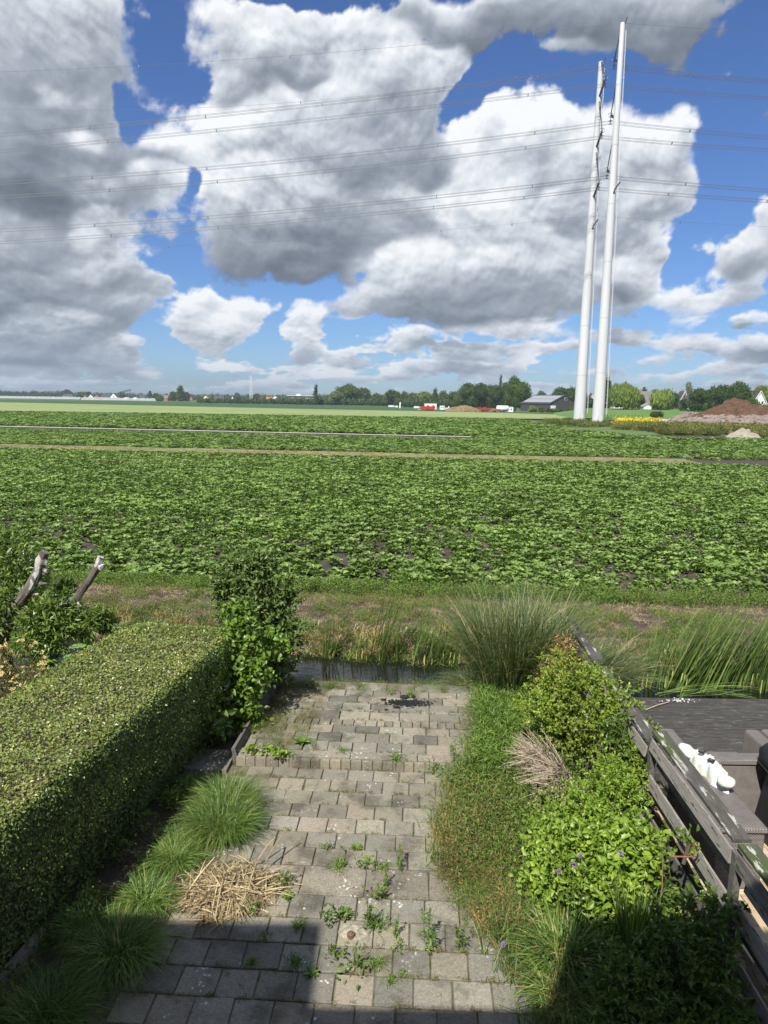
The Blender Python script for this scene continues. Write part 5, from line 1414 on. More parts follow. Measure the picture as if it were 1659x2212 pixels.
def straw_heap():
    t = empty('straw_heap', (-1.43, 5.93, 0)); tag(t, 'heap of dry yellow straw and cut stalks lying on the paving', 'straw heap')
    m = MB(); n = 2300
    a = rng.random(n) * 6.283; r = np.sqrt(rng.random(n)) * (1 + .18 * np.sin(3 * a) + .1 * np.sin(7 * a))
    p = np.stack([np.cos(a) * r * .46 + .03, np.sin(a) * r * .33, .015 + .095 * np.clip(1 - r ** 2, 0, 1) * rng.random(n)], 1)
    d = rng.normal(0, 1, (n, 3)) * np.array((1, .7, .22)); d[:, 2] += .05
    blades(m, p, d, .10 + .26 * rng.random(n) ** 1.5, .006 + .009 * rng.random(n), .15 + .35 * rng.random(n), 3)
    m.build('stalks', M['straw'], t)['kind'] = 'stuff'
    m = MB(); 
    for k in range(22):
        aa = random.uniform(0, 6.28); rr = random.uniform(0, .42); L = random.uniform(.10, .34); th = random.gauss(.3, 1.0)
        c = Vector((math.cos(aa) * rr, math.sin(aa) * rr * .75, random.uniform(.05, .17)))
        d = Vector((math.cos(th), math.sin(th), random.uniform(-.15, .25))) * L / 2
        m.tube([c - d, c + Vector((0, 0, .008)), c + d], random.uniform(.004, .0075), 5)
    m.build('thick_stems', M['straw'], t)['kind'] = 'stuff'
    for (x0, y0, z0, x1, y1, z1) in ((.34, .30, .10, .52, .52, .30), (-.42, -.52, .02, -.44, .10, .14), (.02, -.42, .03, .0, .05, .16), (.26, .36, .08, .40, .50, .22), (-.32, -.1, .04, -.12, .18, .22), (.40, -.10, .05, .62, .02, .05)):
        MB().tube([(x0, y0, z0), ((x0 + x1) / 2, (y0 + y1) / 2, (z0 + z1) / 2 + .02), (x1, y1, z1)], [.008, .007, .004], 6).build('stick', M['straw'], t)
    V, F = ico((0, 0, 0), (.40, .28, .06), 5); k = V[:, 2] > -9
    MB().add(V * (1, 1, 1), F).build('matted_core', M['twig'], t)
straw_heap()

# pampas-like clumps by the water
grass_clump('pampas_grass', 'big arching blue-green pampas grass at the right corner of the water terrace', 'pampas grass', 1.95, 10.35, -.05, .72, 2.45, 2500, M['grass_blue'], .0125, .48, 2.7, seg=6, dead=.10)
grass_clump('pampas_grass', 'second blue-green grass behind the first, against the fence end', 'pampas grass', 2.45, 10.75, -.1, .6, 2.4, 1700, M['grass_blue'], .0125, .5, 2.6, seg=6, dead=.10)
grass_clump('pampas_grass', 'blue-green grass clump on the water side of the fence end', 'pampas grass', 3.45, 11.15, -.3, .6, 1.7, 1500, M['grass_blue'], .011, .65, 1.8, lean=(.25, 0, 0), seg=6, dead=.10)
grass_clump('pampas_grass', 'low spill of green grass hanging over the water from the pampas', 'pampas grass', 1.45, 10.75, -.1, .35, .8, 1300, M['grass_blue'], .006, .95, 1.0, seg=5)

# ---------------------------------------------------------------- reeds
def reed_clump(label, x, y, z, L, n, lean=.10, group='reed clumps in the ditch', r=.07, wd=.020):
    t = empty('reed_clump', (x, y, z)); tag(t, label, 'reeds', group)
    p = np.stack([rng.normal(0, r, n), rng.normal(0, r * .6, n), np.zeros(n)], 1)
    D = unit(rng.normal(0, .09, (n, 3)) + np.array((lean, 0, 1)))
    n = int(n * 1.5); p = np.stack([rng.normal(0, r, n), rng.normal(0, r * .6, n), np.zeros(n)], 1); D = unit(rng.normal(0, .07, (n, 3)) + np.array((lean, 0, 1)))
    mb = MB(); blades(mb, p, D, L * (1.5 if r < .1 else 1.2) * (.6 + .45 * rng.random(n)), wd * 1.35 * (.6 + .5 * rng.random(n)), (.04 + .22 * rng.random(n) ** 2), 6, 0, np.clip(rng.random(n) * .9, 0, 1), bd=np.array((1.2, -.2, 0)))
    mb.build('leaves', M['reed'], t)['kind'] = 'stuff'
    m = MB(); k = max(3, n // 10)
    for q in range(k):
        px_, py_ = random.gauss(0, r), random.gauss(0, r * .5); m.tube([(px_, py_, -.3), (px_ + lean * .2, py_, L * .18)], [.014, .008], 6)
    m.build('pale_stems', M['reed_base'], t)['kind'] = 'stuff'
    return t
M['reed_base'] = leaf_mat('reed_base', [(0, (.30, .34, .12)), (1, (.44, .46, .20))], .2, .5, .3)
def wl(px, py): p = P(px, py, -.5); return p.x, p.y
for (px_, py_, L, n, ln, lb) in ((708, 1420, .95, 26, .05, 'leftmost reed clump standing in the ditch'), (820, 1428, 1.45, 30, .16, 'tall dark reed clump left of the middle of the ditch'),
    (850, 1428, .8, 14, .06, 'short reeds just right of the tall dark clump'), (905, 1432, .95, 22, .08, 'pale reed clump in the middle of the ditch'), (948, 1428, .95, 26, .14, 'fan of reeds right of the middle of the ditch'),
    (968, 1434, 1.4, 24, .28, 'long reeds leaning right towards the pampas grass'), (768, 1422, .55, 14, .04, 'low reeds between the first and the tall clump'), (790, 1425, .5, 12, .08, 'thin young reeds by the water left of the tall clump'), (925, 1434, .6, 12, .1, 'low broken reeds beside the pale clump')):
    x, y = wl(px_, py_); reed_clump(lb, x, y, -.5, L, n, ln)
for (px_, py_, L, n, ln, lb) in ((1392, 1478, 1.35, 30, .12, 'pale green reeds nearest the fence on the neighbour side'), (1418, 1486, 1.2, 24, .10, 'second reed clump from the fence on the neighbour side'), (1450, 1482, 1.7, 40, .30, 'tall reeds leaning right above the dark deck, left part'),
    (1478, 1490, 1.75, 44, .38, 'tall reeds leaning right above the dark deck, middle part'), (1520, 1488, 1.7, 44, .36, 'tall reeds leaning right above the dark deck, right part'), (1560, 1484, 1.5, 34, .30, 'reeds behind the right half of the deck'), (1600, 1482, 1.4, 34, .22, 'reeds near the right edge, left group'),
    (1642, 1492, 1.35, 36, .10, 'upright bright reeds at the right edge of the picture'), (1500, 1462, 1.4, 30, .34, 'reeds standing on the far bank behind the leaning ones'), (1620, 1455, 1.3, 30, .25, 'reeds standing on the far bank at the right edge')):
    x, y = wl(px_, py_); reed_clump(lb, x, y, -.5, L, n, ln, r=.12, wd=.024)
for (px_, py_, L, n, lb) in ((212, 1340, .5, 30, 'small reeds behind the hedge, left group'), (245, 1330, .45, 26, 'small reeds behind the hedge, right group'), (330, 1330, .45, 26, 'thin reeds just above the far end of the hedge'), (180, 1370, .4, 22, 'short reeds at the lily water')):
    x, y = wl(px_, py_ + 20); reed_clump(lb, x, y, -.5, L, n, .05)
# fallen reed leaves over the water by the deck
for i, (a, b) in enumerate((((1420, 1500), (1560, 1480)), ((1470, 1505), (1600, 1490)), ((1520, 1488), (1655, 1500)), ((1560, 1500), (1640, 1512)))):
    A_, B_ = P(*a, -.30), P(*b, -.28)
    m = MB(); d = B_ - A_
    blades(m, np.array([(0, 0, 0)] * 7) + rng.normal(0, .03, (7, 3)), np.array([tuple(d)] * 7) + rng.normal(0, .12, (7, 3)) + np.array((0, 0, .12)), d.length * .9, .022, .18, 5, 0, rng.random(7) * .9)
    o = m.build('fallen_reed', M['reed'], loc=tuple(A_)); tag(o, 'bent reed leaves fallen over the water beside the deck, ' + ['far left', 'left middle', 'right middle', 'far right'][i], 'reed leaves', 'fallen reed leaves')
# water lily pads
M['pad'] = leaf_mat('lily_pad', [(0, (.09, .17, .05)), (1, (.17, .26, .09))], .1, .3, .6)
for i, (a, b, r_) in enumerate(((156, 1418, .16), (136, 1408, .13), (148, 1428, .12), (170, 1395, .15), (152, 1400, .1), (200, 1396, .11), (140, 1440, .12))):
    p = P(a, b, -.49); m = MB(); th = np.linspace(.25, 6.03, 15)
    V = [(0, 0, 0)] + [(math.cos(t) * r_, math.sin(t) * r_, .006 * math.sin(3 * t)) for t in th]
    m.add(V, np.array([(0, k, k + 1) for k in range(1, 15)])); o = m.build('lily_pad', M['pad'], loc=tuple(p)); o.rotation_euler = (0, 0, i * 1.3)
    tag(o, 'round green lily pad floating in the dark ditch water, ' + ['the largest one', 'left of the largest', 'right below the largest', 'uppermost', 'smallest', 'nearest the reeds', 'nearest the hedge'][i], 'lily pad', 'lily pads')

# ---------------------------------------------------------------- ground cover
M['weed_green'] = leaf_mat('herb_leaf', [(0, (.05, .10, .02)), (.5, (.09, .165, .03)), (.9, (.15, .24, .05)), (1, (.24, .28, .09))], .25, .5, .4, (1.5, .8, 1.2))
M['weed_dull'] = leaf_mat('dull_herb', [(0, (.06, .085, .03)), (.5, (.11, .13, .05)), (.85, (.18, .16, .07)), (1, (.34, .22, .11))], .2, .6, .25, (1.5, .8, 1.2))
M['weed_dry'] = leaf_mat('withered_herb', [(0, (.075, .065, .03)), (.4, (.13, .12, .05)), (.7, (.20, .15, .08)), (1, (.36, .27, .16))], .15, .7, .2, (1.5, .8, 1.2))
def herb(mat, n=60, r=.10, h=.16, lf=.028, blade=.35, wd=.003, narrow=.35, kind='leaf'):
    mb = MB(); nb = int(n * blade)
    if nb:
        p = np.stack([rng.normal(0, r * .6, nb), rng.normal(0, r * .6, nb), np.zeros(nb)], 1)
        blades(mb, p, rdir(nb, 1.6), h * (.6 + .6 * rng.random(nb)), wd, .6, 3)
    nl = n - nb
    p = np.stack([rng.normal(0, r * .55, nl), rng.normal(0, r * .55, nl), h * rng.random(nl) ** .8], 1)
    d = rdir(nl, .35) + p * np.array((4, 4, 0))
    leaves(mb, p, d, rdir(nl, 1.4), lf * (.7 + .6 * rng.random(nl)), lf * narrow, kind)
    return mb.build('herb', mat, link=False)
HV = dict(feather=[herb(M['weed_green'], 90, .10, .24, .045, .3, .003, .16) for _ in range(3)],
          mixed=[herb(M['weed_green'], 80, .11, .20, .032, .35, .003, .30) for _ in range(3)] + [herb(M['weed_dull'], 80, .11, .22, .026, .4, .003, .3) for _ in range(3)],
          dull=[herb(M['weed_dull'], 90, .11, .24, .022, .4, .0028, .3) for _ in range(4)],
          olive=[herb(M['weed_green'], 70, .12, .26, .03, .5, .004, .22), herb(M['weed_dull'], 80, .12, .22, .022, .4, .003, .3), herb(M['weed_green'], 60, .10, .14, .022, .3, .003, .45), herb(M['grass'], 60, .11, .30, .03, .9, .004, .3)],
          dry=[herb(M['weed_dry'], 80, .10, .20, .030, .4, .004, .3) for _ in range(3)] + [herb(M['dry'], 60, .11, .20, .03, .8, .004, .3)],
          leafy=[herb(M['weed_green'], 60, .12, .22, .060, .1, .003, .5) for _ in range(4)],
          lawn=[herb(M['grass'], 90, .09, .10, .02, .9, .003, .3) for _ in range(3)],
          bank=[herb(M['weed_green'], 60, .10, .12, .03, .4, .004, .4) for _ in range(2)] + [herb(M['weed_dull'], 70, .10, .12, .025, .5, .004, .35) for _ in range(2)],
          straw=[herb(M['straw'], 50, .12, .10, .03, .85, .005, .2) for _ in range(3)],
          moss=[herb(M['weed_dull'], 26, .022, .012, .009, .4, .0018, .5) for _ in range(3)] + [herb(M['weed_dry'], 26, .024, .010, .009, .4, .0018, .5) for _ in range(2)] + [herb(M['weed_green'], 22, .02, .02, .010, .5, .0018, .5)])
def cover(name, label, cat, n, xr, yr, var, s=1.0, cond=None, zf=None, sj=.5, tilt=.15):
    x = xr[0] + (xr[1] - xr[0]) * rng.random(n); y = yr[0] + (yr[1] - yr[0]) * rng.random(n)
    if cond is not None: k = cond(x, y); x, y = x[k], y[k]
    z = zf(x, y) if zf else gz(x, y)
    return scatter(name, np.stack([x, y, z], 1), rng.random(len(x)) * 6.28, s * (1 - sj / 2 + sj * rng.random(len(x))), HV[var] if isinstance(var, str) else var, label, cat, tilt)
rr_ = lambda x, y: x * RT[0] + y * RT[1]
ff_ = lambda x, y: x * FW[0] + y * FW[1]
EDGE = lambda f: np.interp(f, [4.2, 4.8, 5.3, 5.8, 6.2, 7.0, 7.8, 8.3, 8.8, 10.6], [1.05, .92, .80, .55, .42, .42, .50, .80, .90, .98])
edge_r = lambda x, y, a: rr_(x, y) > a + EDGE(ff_(x, y)) + .10 * fbm(y * 2.1, x * 0 + 3, 3, .5, 8)
zfl = lambda x, y: np.zeros_like(x)
cover('feathery_herbs', 'bright green feathery ground cover right of the water terrace', 'ground cover', 900, (1.1, 2.3), (7.7, 10.1), 'feather', 1.5, lambda x, y: edge_r(x, y, -.02), zfl)
cover('green_groundcover', 'dense green groundcover beside the middle of the path', 'ground cover', 1100, (.5, 2.3), (6.1, 8.3), 'mixed', 1.25, lambda x, y: edge_r(x, y, .0), zfl)
cover('withered_weeds', 'brown withered weeds along the right side of the path', 'weeds', 330, (.40, 1.15), (5.5, 7.0), 'dry', .95, lambda x, y: edge_r(x, y, -.06) & (fbm(x * 2, y * 1.6, 2, .5, 44) > -.12), zfl)
cover('dull_weeds', 'olive weeds mixed with dry stalks at the right of the paving', 'weeds', 480, (.30, 1.7), (4.3, 7.2), 'olive', .9, lambda x, y: edge_r(x, y, -.02 + .08 * np.sin(y * 3)) & (fbm(x * 3, y * 3, 2, .5, 91) > -.22), zfl)
cover('wild_grass', 'loose wild grass and seed heads spilling over the right edge of the paving', 'grass', 560, (.25, 1.8), (4.4, 8.6), [tuft_variant(M['grass'], 34, .40, .16, .006, False), tuft_variant(M['weed_dull'], 40, .42, .16, .005, False), tuft_variant(M['dry'], 22, .38, .18, .005, False), tuft_variant(M['grass'], 30, .30, .2, .006, False)], 1.15, lambda x, y: edge_r(x, y, -.08) & (fbm(x * 2, y * 2, 2, .5, 95) > -.2), zfl)
cover('leafy_cover', 'leafy green herbs below the shrubs along the fence', 'ground cover', 520, (1.4, 2.6), (4.0, 7.6), 'leafy', 1.0, lambda x, y: (y > 5.5) | (x > 1.95), zfl)
cover('shade_herbs', 'dark herbs in the shade at the bottom right', 'ground cover', 240, (1.5, 2.7), (3.7, 5.2), 'leafy', .9, lambda x, y: x > 1.5, zfl)
cover('hedge_foot_weeds', 'dark weeds growing at the foot of the hedge', 'weeds', 110, (-2.95, -2.0), (4.3, 8.6), 'leafy', .65, lambda x, y: x < -2.2 + .0 * y, zfl)
cover('terrace_weeds', 'weeds and seed heads in the shady left corner of the water terrace', 'weeds', 520, (-1.95, -.3), (8.5, 10.6), HV['dull'] + HV['dry'][:1] + HV['olive'][1:3], .58, lambda x, y: rng.random(len(x)) < np.clip(1.1 - (rr_(x, y) + 2.1) * 1.15, 0, 1), lambda x, y: np.full_like(x, TZ - .01))
cover('terrace_lip_weeds', 'yellowish weeds along the lip of the terrace above the water', 'weeds', 130, (-1.6, 1.5), (10.30, 10.62), 'mixed', .55, None, lambda x, y: np.full_like(x, TZ - .02))
# moss and tiny weeds in the joints
jp = []
for f in [4.42, 4.70, 4.985, 5.275, 5.575, 5.87, 6.28, 6.56, 6.83, 7.09, 7.35, 7.62, 7.885, 8.13]:
    n = 110; r = -2.15 + 3.1 * rng.random(n); k = fbm(r * 2.1, np.full(n, f * 3), 3, .5, 61) > -.05
    jp.append(np.stack([r[k], np.full(k.sum(), f) + rng.normal(0, .006, k.sum()), np.full(k.sum(), -.004)], 1))
for f in [8.375, 8.635, 8.885, 9.10, 9.28, 9.55, 9.62, 9.85, 10.08, 10.32]:
    n = 90; r = -2.1 + 3.1 * rng.random(n); k = fbm(r * 2.1, np.full(n, f * 3), 3, .5, 61) > -.02
    jp.append(np.stack([r[k], np.full(k.sum(), f) + rng.normal(0, .006, k.sum()), np.full(k.sum(), TZ - .004)], 1))
n = 500; r = -2.15 + 3.05 * rng.random(n); f = 4.4 + 3.7 * rng.random(n)
jp.append(np.stack([np.round(r / .153) * .153 + .1, f, np.full(n, -.006)], 1)[rng.random(n) < .5])
J = np.concatenate(jp); XY = RT[None] * J[:, :1] + FW[None] * J[:, 1:2]
scatter('joint_moss', np.concatenate([XY, J[:, 2:]], 1), rng.random(len(J)) * 6.28, .7 + .9 * rng.random(len(J)), HV['moss'], 'moss and tiny weeds growing in the joints of the paving', 'moss')
sx = lambda x, y: ditch_s(x, y)
cover('bank_weeds', 'low green weeds scattered over the earthy far bank of the ditch', 'weeds', 7800, (-9, 10), (12.0, 18.5), 'bank', 1.15, lambda x, y: (sx(x, y) > 13.15) & (sx(x, y) < 16.9) & (fbm(x * .8, y * .9, 3, .5, 19) > -.10))
cover('bank_straw', 'dry cut grass lying on the far bank of the ditch', 'dry grass', 2400, (-9, 11), (12.0, 18.5), 'straw', 1.0, lambda x, y: (sx(x, y) > 13.2) & (sx(x, y) < 16.9) & (fbm(x * .7 + 5, y * 1.1, 3, .5, 29) > -.22))
cover('bank_edge_grass', 'yellowish dry grass where the far bank meets the water', 'grass', 2600, (-9, 10), (11.0, 15.0), [tuft_variant(M['dry'], 26, .34, .16, .012, False), tuft_variant(M['weed'], 26, .36, .16, .012, False), tuft_variant(M['reed'], 22, .42, .14, .014, False), tuft_variant(M['straw'], 22, .26, .2, .012, False)], 1.0, lambda x, y: (sx(x, y) > 13.02) & (sx(x, y) < 14.1))
cover('field_margin_grass', 'grassy margin with clover between the bank and the crop', 'grass', 3800, (-11, 12), (15.6, 18.6), [herb(M['weed_green'], 70, .13, .26, .05, .35, .006, .45) for _ in range(3)] + [herb(M['weed'], 60, .13, .22, .04, .5, .006, .4)], 1.0, lambda x, y: (y + .04 * x > 16.75) & (y + .04 * x < 17.75))
cover('field_margin_dry', 'pale dry grass strip just below the crop margin', 'dry grass', 2200, (-11, 12), (15.0, 17.6), 'straw', 1.0, lambda x, y: (y + .04 * x > 16.1) & (y + .04 * x < 16.9) & (rng.random(len(x)) < .7))
x_, y_ = -90 + 116 * rng.random(2600), np.zeros(2600)
y_ = 62.1 - .1017 * x_ + 1.9 * (rng.random(2600) * 2 - 1)
scatter('strip_grass', np.stack([x_, y_, np.full(2600, GZ + .03)], 1), rng.random(2600) * 6.28, 1.4 + .8 * rng.random(2600), HV['straw'] + [herb(M['dry'], 60, .14, .12, .03, .8, .01, .2), herb(M['weed'], 60, .14, .12, .03, .8, .01, .2)], 'dry pale grass strip crossing the crop field', 'dry grass')

# ---------------------------------------------------------------- shrubs
def leaf_shrub(name, label, cat, x, y, z, lobes, n, L, W, mat, kind='leaf', stems=7, group=None, rim=.22, droop=.15, upb=.25, stem_mat='twig', rn=(0, 1), clump=0):
    """lobes: (cx, cy, cz, rx, ry, rz) relative to the base; leaves fill the outer shell of each"""
    t = empty(name, (x, y, z)); tag(t, label, cat, group)
    mb = MB(); vol = np.array([l[3] * l[4] * l[5] for l in lobes]) ** .67; vol = vol / vol.sum()
    for l, v in zip(lobes, vol):
        k = int(n * v); c, r = np.array(l[:3]), np.array(l[3:6])
        d = rdir(k, .1); rad = 1 - rim * 1.6 * rng.random(k) ** 1.4 + .12 * rng.normal(0, 1, k) + .2 * fbm(d[:, 0] * 3 + l[0] * 9, d[:, 1] * 3 + d[:, 2] * 3, 3, .6, 12)
        p = c + d * r * rad[:, None]
        if clump:                                    # leaves in rosettes on shoot tips
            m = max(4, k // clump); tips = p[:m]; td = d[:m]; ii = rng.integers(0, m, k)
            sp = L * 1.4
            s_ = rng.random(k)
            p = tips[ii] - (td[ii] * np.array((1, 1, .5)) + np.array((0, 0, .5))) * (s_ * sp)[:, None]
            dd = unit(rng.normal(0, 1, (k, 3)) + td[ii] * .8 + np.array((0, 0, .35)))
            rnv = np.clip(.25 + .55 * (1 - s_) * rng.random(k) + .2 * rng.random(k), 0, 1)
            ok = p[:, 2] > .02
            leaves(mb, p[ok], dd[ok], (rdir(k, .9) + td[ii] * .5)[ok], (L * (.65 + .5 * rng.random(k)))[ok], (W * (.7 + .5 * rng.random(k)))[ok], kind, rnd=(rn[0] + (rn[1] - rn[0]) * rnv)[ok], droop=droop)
        else:
            ok = p[:, 2] > .02
            dd = rdir(k, upb) + d * .5
            leaves(mb, p[ok], dd[ok], (d * .6 + rdir(k, .8))[ok], (L * (.65 + .6 * rng.random(k)))[ok], (W * (.7 + .5 * rng.random(k)))[ok], kind, rnd=rn[0] + (rn[1] - rn[0]) * rng.random(ok.sum()), droop=droop)
    mb.build('foliage', mat, t)['kind'] = 'stuff'
    for k in range(stems):
        l = lobes[k % len(lobes)]
        e = Vector((l[0] + random.uniform(-.5, .5) * l[3], l[1] + random.uniform(-.5, .5) * l[4], l[2] + random.uniform(0, .7) * l[5]))
        b = Vector((random.uniform(-.06, .06), random.uniform(-.06, .06), -.03)) + Vector((l[0] * .25, l[1] * .25, 0))
        mid = b.lerp(e, .5) + Vector((random.uniform(-.05, .05), random.uniform(-.05, .05), .05))
        MB().tube([b, mid, e], [.016, .011, .005], 6).build('stem', M[stem_mat], t)
    return t
M['leaf_mid'] = leaf_mat('shrub_leaf_green', [(0, (.05, .095, .025)), (.5, (.085, .15, .035)), (1, (.15, .22, .06))], .25, .42, .5, (1.5, .85, 1.15))
M['leaf_bright'] = leaf_mat('shrub_leaf_bright', [(0, (.06, .12, .020)), (.5, (.14, .24, .035)), (1, (.28, .40, .07))], .32, .42, .45, (1.5, .85, 1.15))
M['leaf_yellow'] = leaf_mat('shrub_leaf_yellowgreen', [(0, (.075, .13, .026)), (.5, (.18, .26, .045)), (.9, (.34, .41, .09)), (1, (.40, .40, .17))], .32, .42, .45, (1.5, .85, 1.15))
M['leaf_varieg'] = leaf_mat('variegated_leaf', [(0, (.09, .14, .04)), (.5, (.16, .22, .07)), (.7, (.38, .40, .20)), (1, (.52, .52, .32))], .25, .45, .4, (2.5, .8, 1.15))
M['leaf_grey'] = leaf_mat('buddleia_leaf', [(0, (.045, .085, .030)), (.5, (.095, .155, .050)), (1, (.19, .26, .09))], .22, .5, .4, (1.5, .85, 1.15))
leaf_shrub('tall_shrub', 'tall dense shrub with narrow grey-green leaves at the left of the water', 'shrub', -1.95, 10.55, -.1,
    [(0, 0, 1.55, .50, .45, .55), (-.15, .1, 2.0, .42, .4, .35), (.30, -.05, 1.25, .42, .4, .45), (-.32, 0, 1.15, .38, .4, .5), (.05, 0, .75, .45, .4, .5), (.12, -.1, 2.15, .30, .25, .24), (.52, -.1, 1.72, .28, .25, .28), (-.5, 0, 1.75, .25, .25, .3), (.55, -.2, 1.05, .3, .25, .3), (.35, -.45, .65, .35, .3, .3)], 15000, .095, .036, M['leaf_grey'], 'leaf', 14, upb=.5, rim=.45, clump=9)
leaf_shrub('vine_shrub', 'sunlit climbing shrub with rounded bright leaves beside the timber board', 'shrub', -1.92, 9.2, -.05,
    [(0, .2, 1.3, .36, .3, .32), (.12, .0, .85, .36, .3, .30), (.0, -.05, .48, .32, .26, .28), (-.14, 0, .9, .26, .28, .40), (.16, -.15, .28, .22, .2, .24), (.32, .4, 1.15, .30, .25, .22), (-.05, .3, 1.6, .28, .2, .2)], 2700, .078, .060, M['leaf_bright'], 'broad', 9, upb=.0, rim=.62, rn=(.0, .62))
leaf_shrub('dark_undershrub', 'dark large-leaved plant in the gap between hedge and vine shrub', 'shrub', -2.18, 8.75, 0, [(0, 0, .35, .25, .3, .3), (.05, .2, .6, .2, .25, .25)], 380, .12, .07, M['leaf_mid'], 'broad', 5, upb=.1, rim=.7)
# small vine running over the step
for i, (px_, py_) in enumerate(((583, 1625), (608, 1636), (545, 1628))):
    p = P(px_, py_, TZ); leaf_shrub('trailing_vine', ['bright trailing vine shoot lying on the gravel coping, middle', 'bright trailing vine leaves at the edge of the step', 'bright vine shoot beside the foot of the timber board'][i], 'vine', p.x, p.y, TZ, [(0, 0, .05, .12, .07, .05)], 34, .055, .05, M['leaf_bright'], 'broad', 2, rim=.8, rn=(.3, 1))

# cut tree on the left with stub limbs
M['bark_pale'] = surf_mat('bark_lichen', (.075, .065, .052), (.18, .165, .14), 5, .95, .9, 9, spots=[((.48, .48, .44), 7, .57), ((.06, .05, .04), 4, .60)], bdist=.03, stretch=(1, 1, .5))
def cut_tree():
    D = 9.0
    base = Vector((-5.15, 9.2, -.1)); t = empty('cut_tree', base); tag(t, 'old pruned fruit tree with two bare cut limbs behind the hedge', 'tree')
    L = lambda X, Y, d=D: at(X, Y, d) - base
    fork = L(0, 1400, 9.1)
    MB().tube([(0, 0, -.2), tuple(fork * .5 + Vector((.05, 0, 0))), tuple(fork)], [.17, .14, .13], 12, jit=.05).build('trunk', M['bark'], t, smooth=True)
    a = [L(5, 1375), L(30, 1312), L(62, 1275), L(82, 1235), L(88, 1212), L(97, 1192)]
    MB().tube(a, [.09, .075, .066, .064, .068, .060], 12, jit=.16).build('cut_limb', M['bark_pale'], t)
    b = [L(30, 1370), L(105, 1325), L(165, 1293), L(192, 1255), L(208, 1228), L(219, 1203)]
    MB().tube(b, [.07, .055, .048, .046, .050, .042], 12, jit=.16).build('cut_limb', M['bark_pale'], t)
    for (c, r) in ((L(93, 1213), .045), (L(98, 1232), .035), (L(215, 1225), .04)):
        MB().tube([tuple(c + Vector((-.01, 0, 0))), tuple(c + Vector((.055, -.06, .0)))], [r, r * .8], 9).build('branch_stub', M['bark_pale'], t)
    for (X, Y) in ((95, 1240), (88, 1262), (70, 1285), (212, 1222)):
        c = L(X, Y); MB().tube([tuple(c), tuple(c + Vector((.10, -.02, .02)))], [.035, .006], 6).build('bark_flake', M['bark_pale'], t)
    m = MB(); tips = []
    for (X, Y, d, r) in ((20, 1205, 9.6, .38), (45, 1235, 9.9, .34), (110, 1300, 9.6, .3), (10, 1170, 9.9, .25), (175, 1350, 9.0, .22), (30, 1260, 9.4, .33), (60, 1250, 9.8, .25), (5, 1300, 9.0, .28), (100, 1330, 8.9, .25), (130, 1310, 9.0, .26), (75, 1350, 8.8, .24), (120, 1355, 8.8, .22), (165, 1335, 9.2, .16), (215, 1332, 9.4, .16), (235, 1350, 9.4, .12), (60, 1390, 8.6, .18), (110, 1395, 8.7, .16), (140, 1275, 9.3, .14), (95, 1430, 8.6, .11), (0, 1350, 9.0, .2)):
        c = np.array(L(X, Y, d)); k = int(1500 * r); dd = rdir(k); p = c + dd * r * (rng.random(k) ** .5)[:, None] * np.array((1.1, 1, .85))
        leaves(m, p, dd * .6 + rdir(k, -.1), rdir(k, 1.0), .075 + .045 * rng.random(k), .034, 'leaf', droop=.3)
        tips.append(c)
    m.build('foliage', M['leaf_mid2'], t)['kind'] = 'stuff'
    for c in tips:
        MB().tube([tuple(fork), tuple((np.array(fork) + c) / 2 + np.array((0, 0, .08))), tuple(c)], [.03, .016, .006], 6).build('branch', M['bark'], t)
M['leaf_mid2'] = leaf_mat('fruit_leaf', [(0, (.055, .11, .025)), (.5, (.10, .175, .038)), (1, (.19, .27, .07))], .25, .36, .55, (1.5, .85, 1.15))
cut_tree()
# dark conifer-like shrub behind, lily water corner
leaf_shrub('dark_bush', 'black-green shaded bush between the fruit tree and the ditch', 'shrub', -4.95, 10.3, -.2, [(0, 0, .45, .55, .5, .5), (.5, .1, .35, .4, .4, .4), (-.5, 0, .6, .4, .4, .5)], 3600, .05, .02, leaf_mat('conifer_leaf', [(0, (.012, .028, .010)), (1, (.030, .055, .018))], .1), 'leaf', 6)
leaf_shrub('dark_bush', 'low dark shrub right behind the middle of the hedge', 'shrub', -4.35, 8.9, -.1, [(0, 0, .35, .35, .5, .4), (.1, .5, .3, .3, .4, .35)], 1800, .05, .022, M['foliage_dark'], 'leaf', 5)

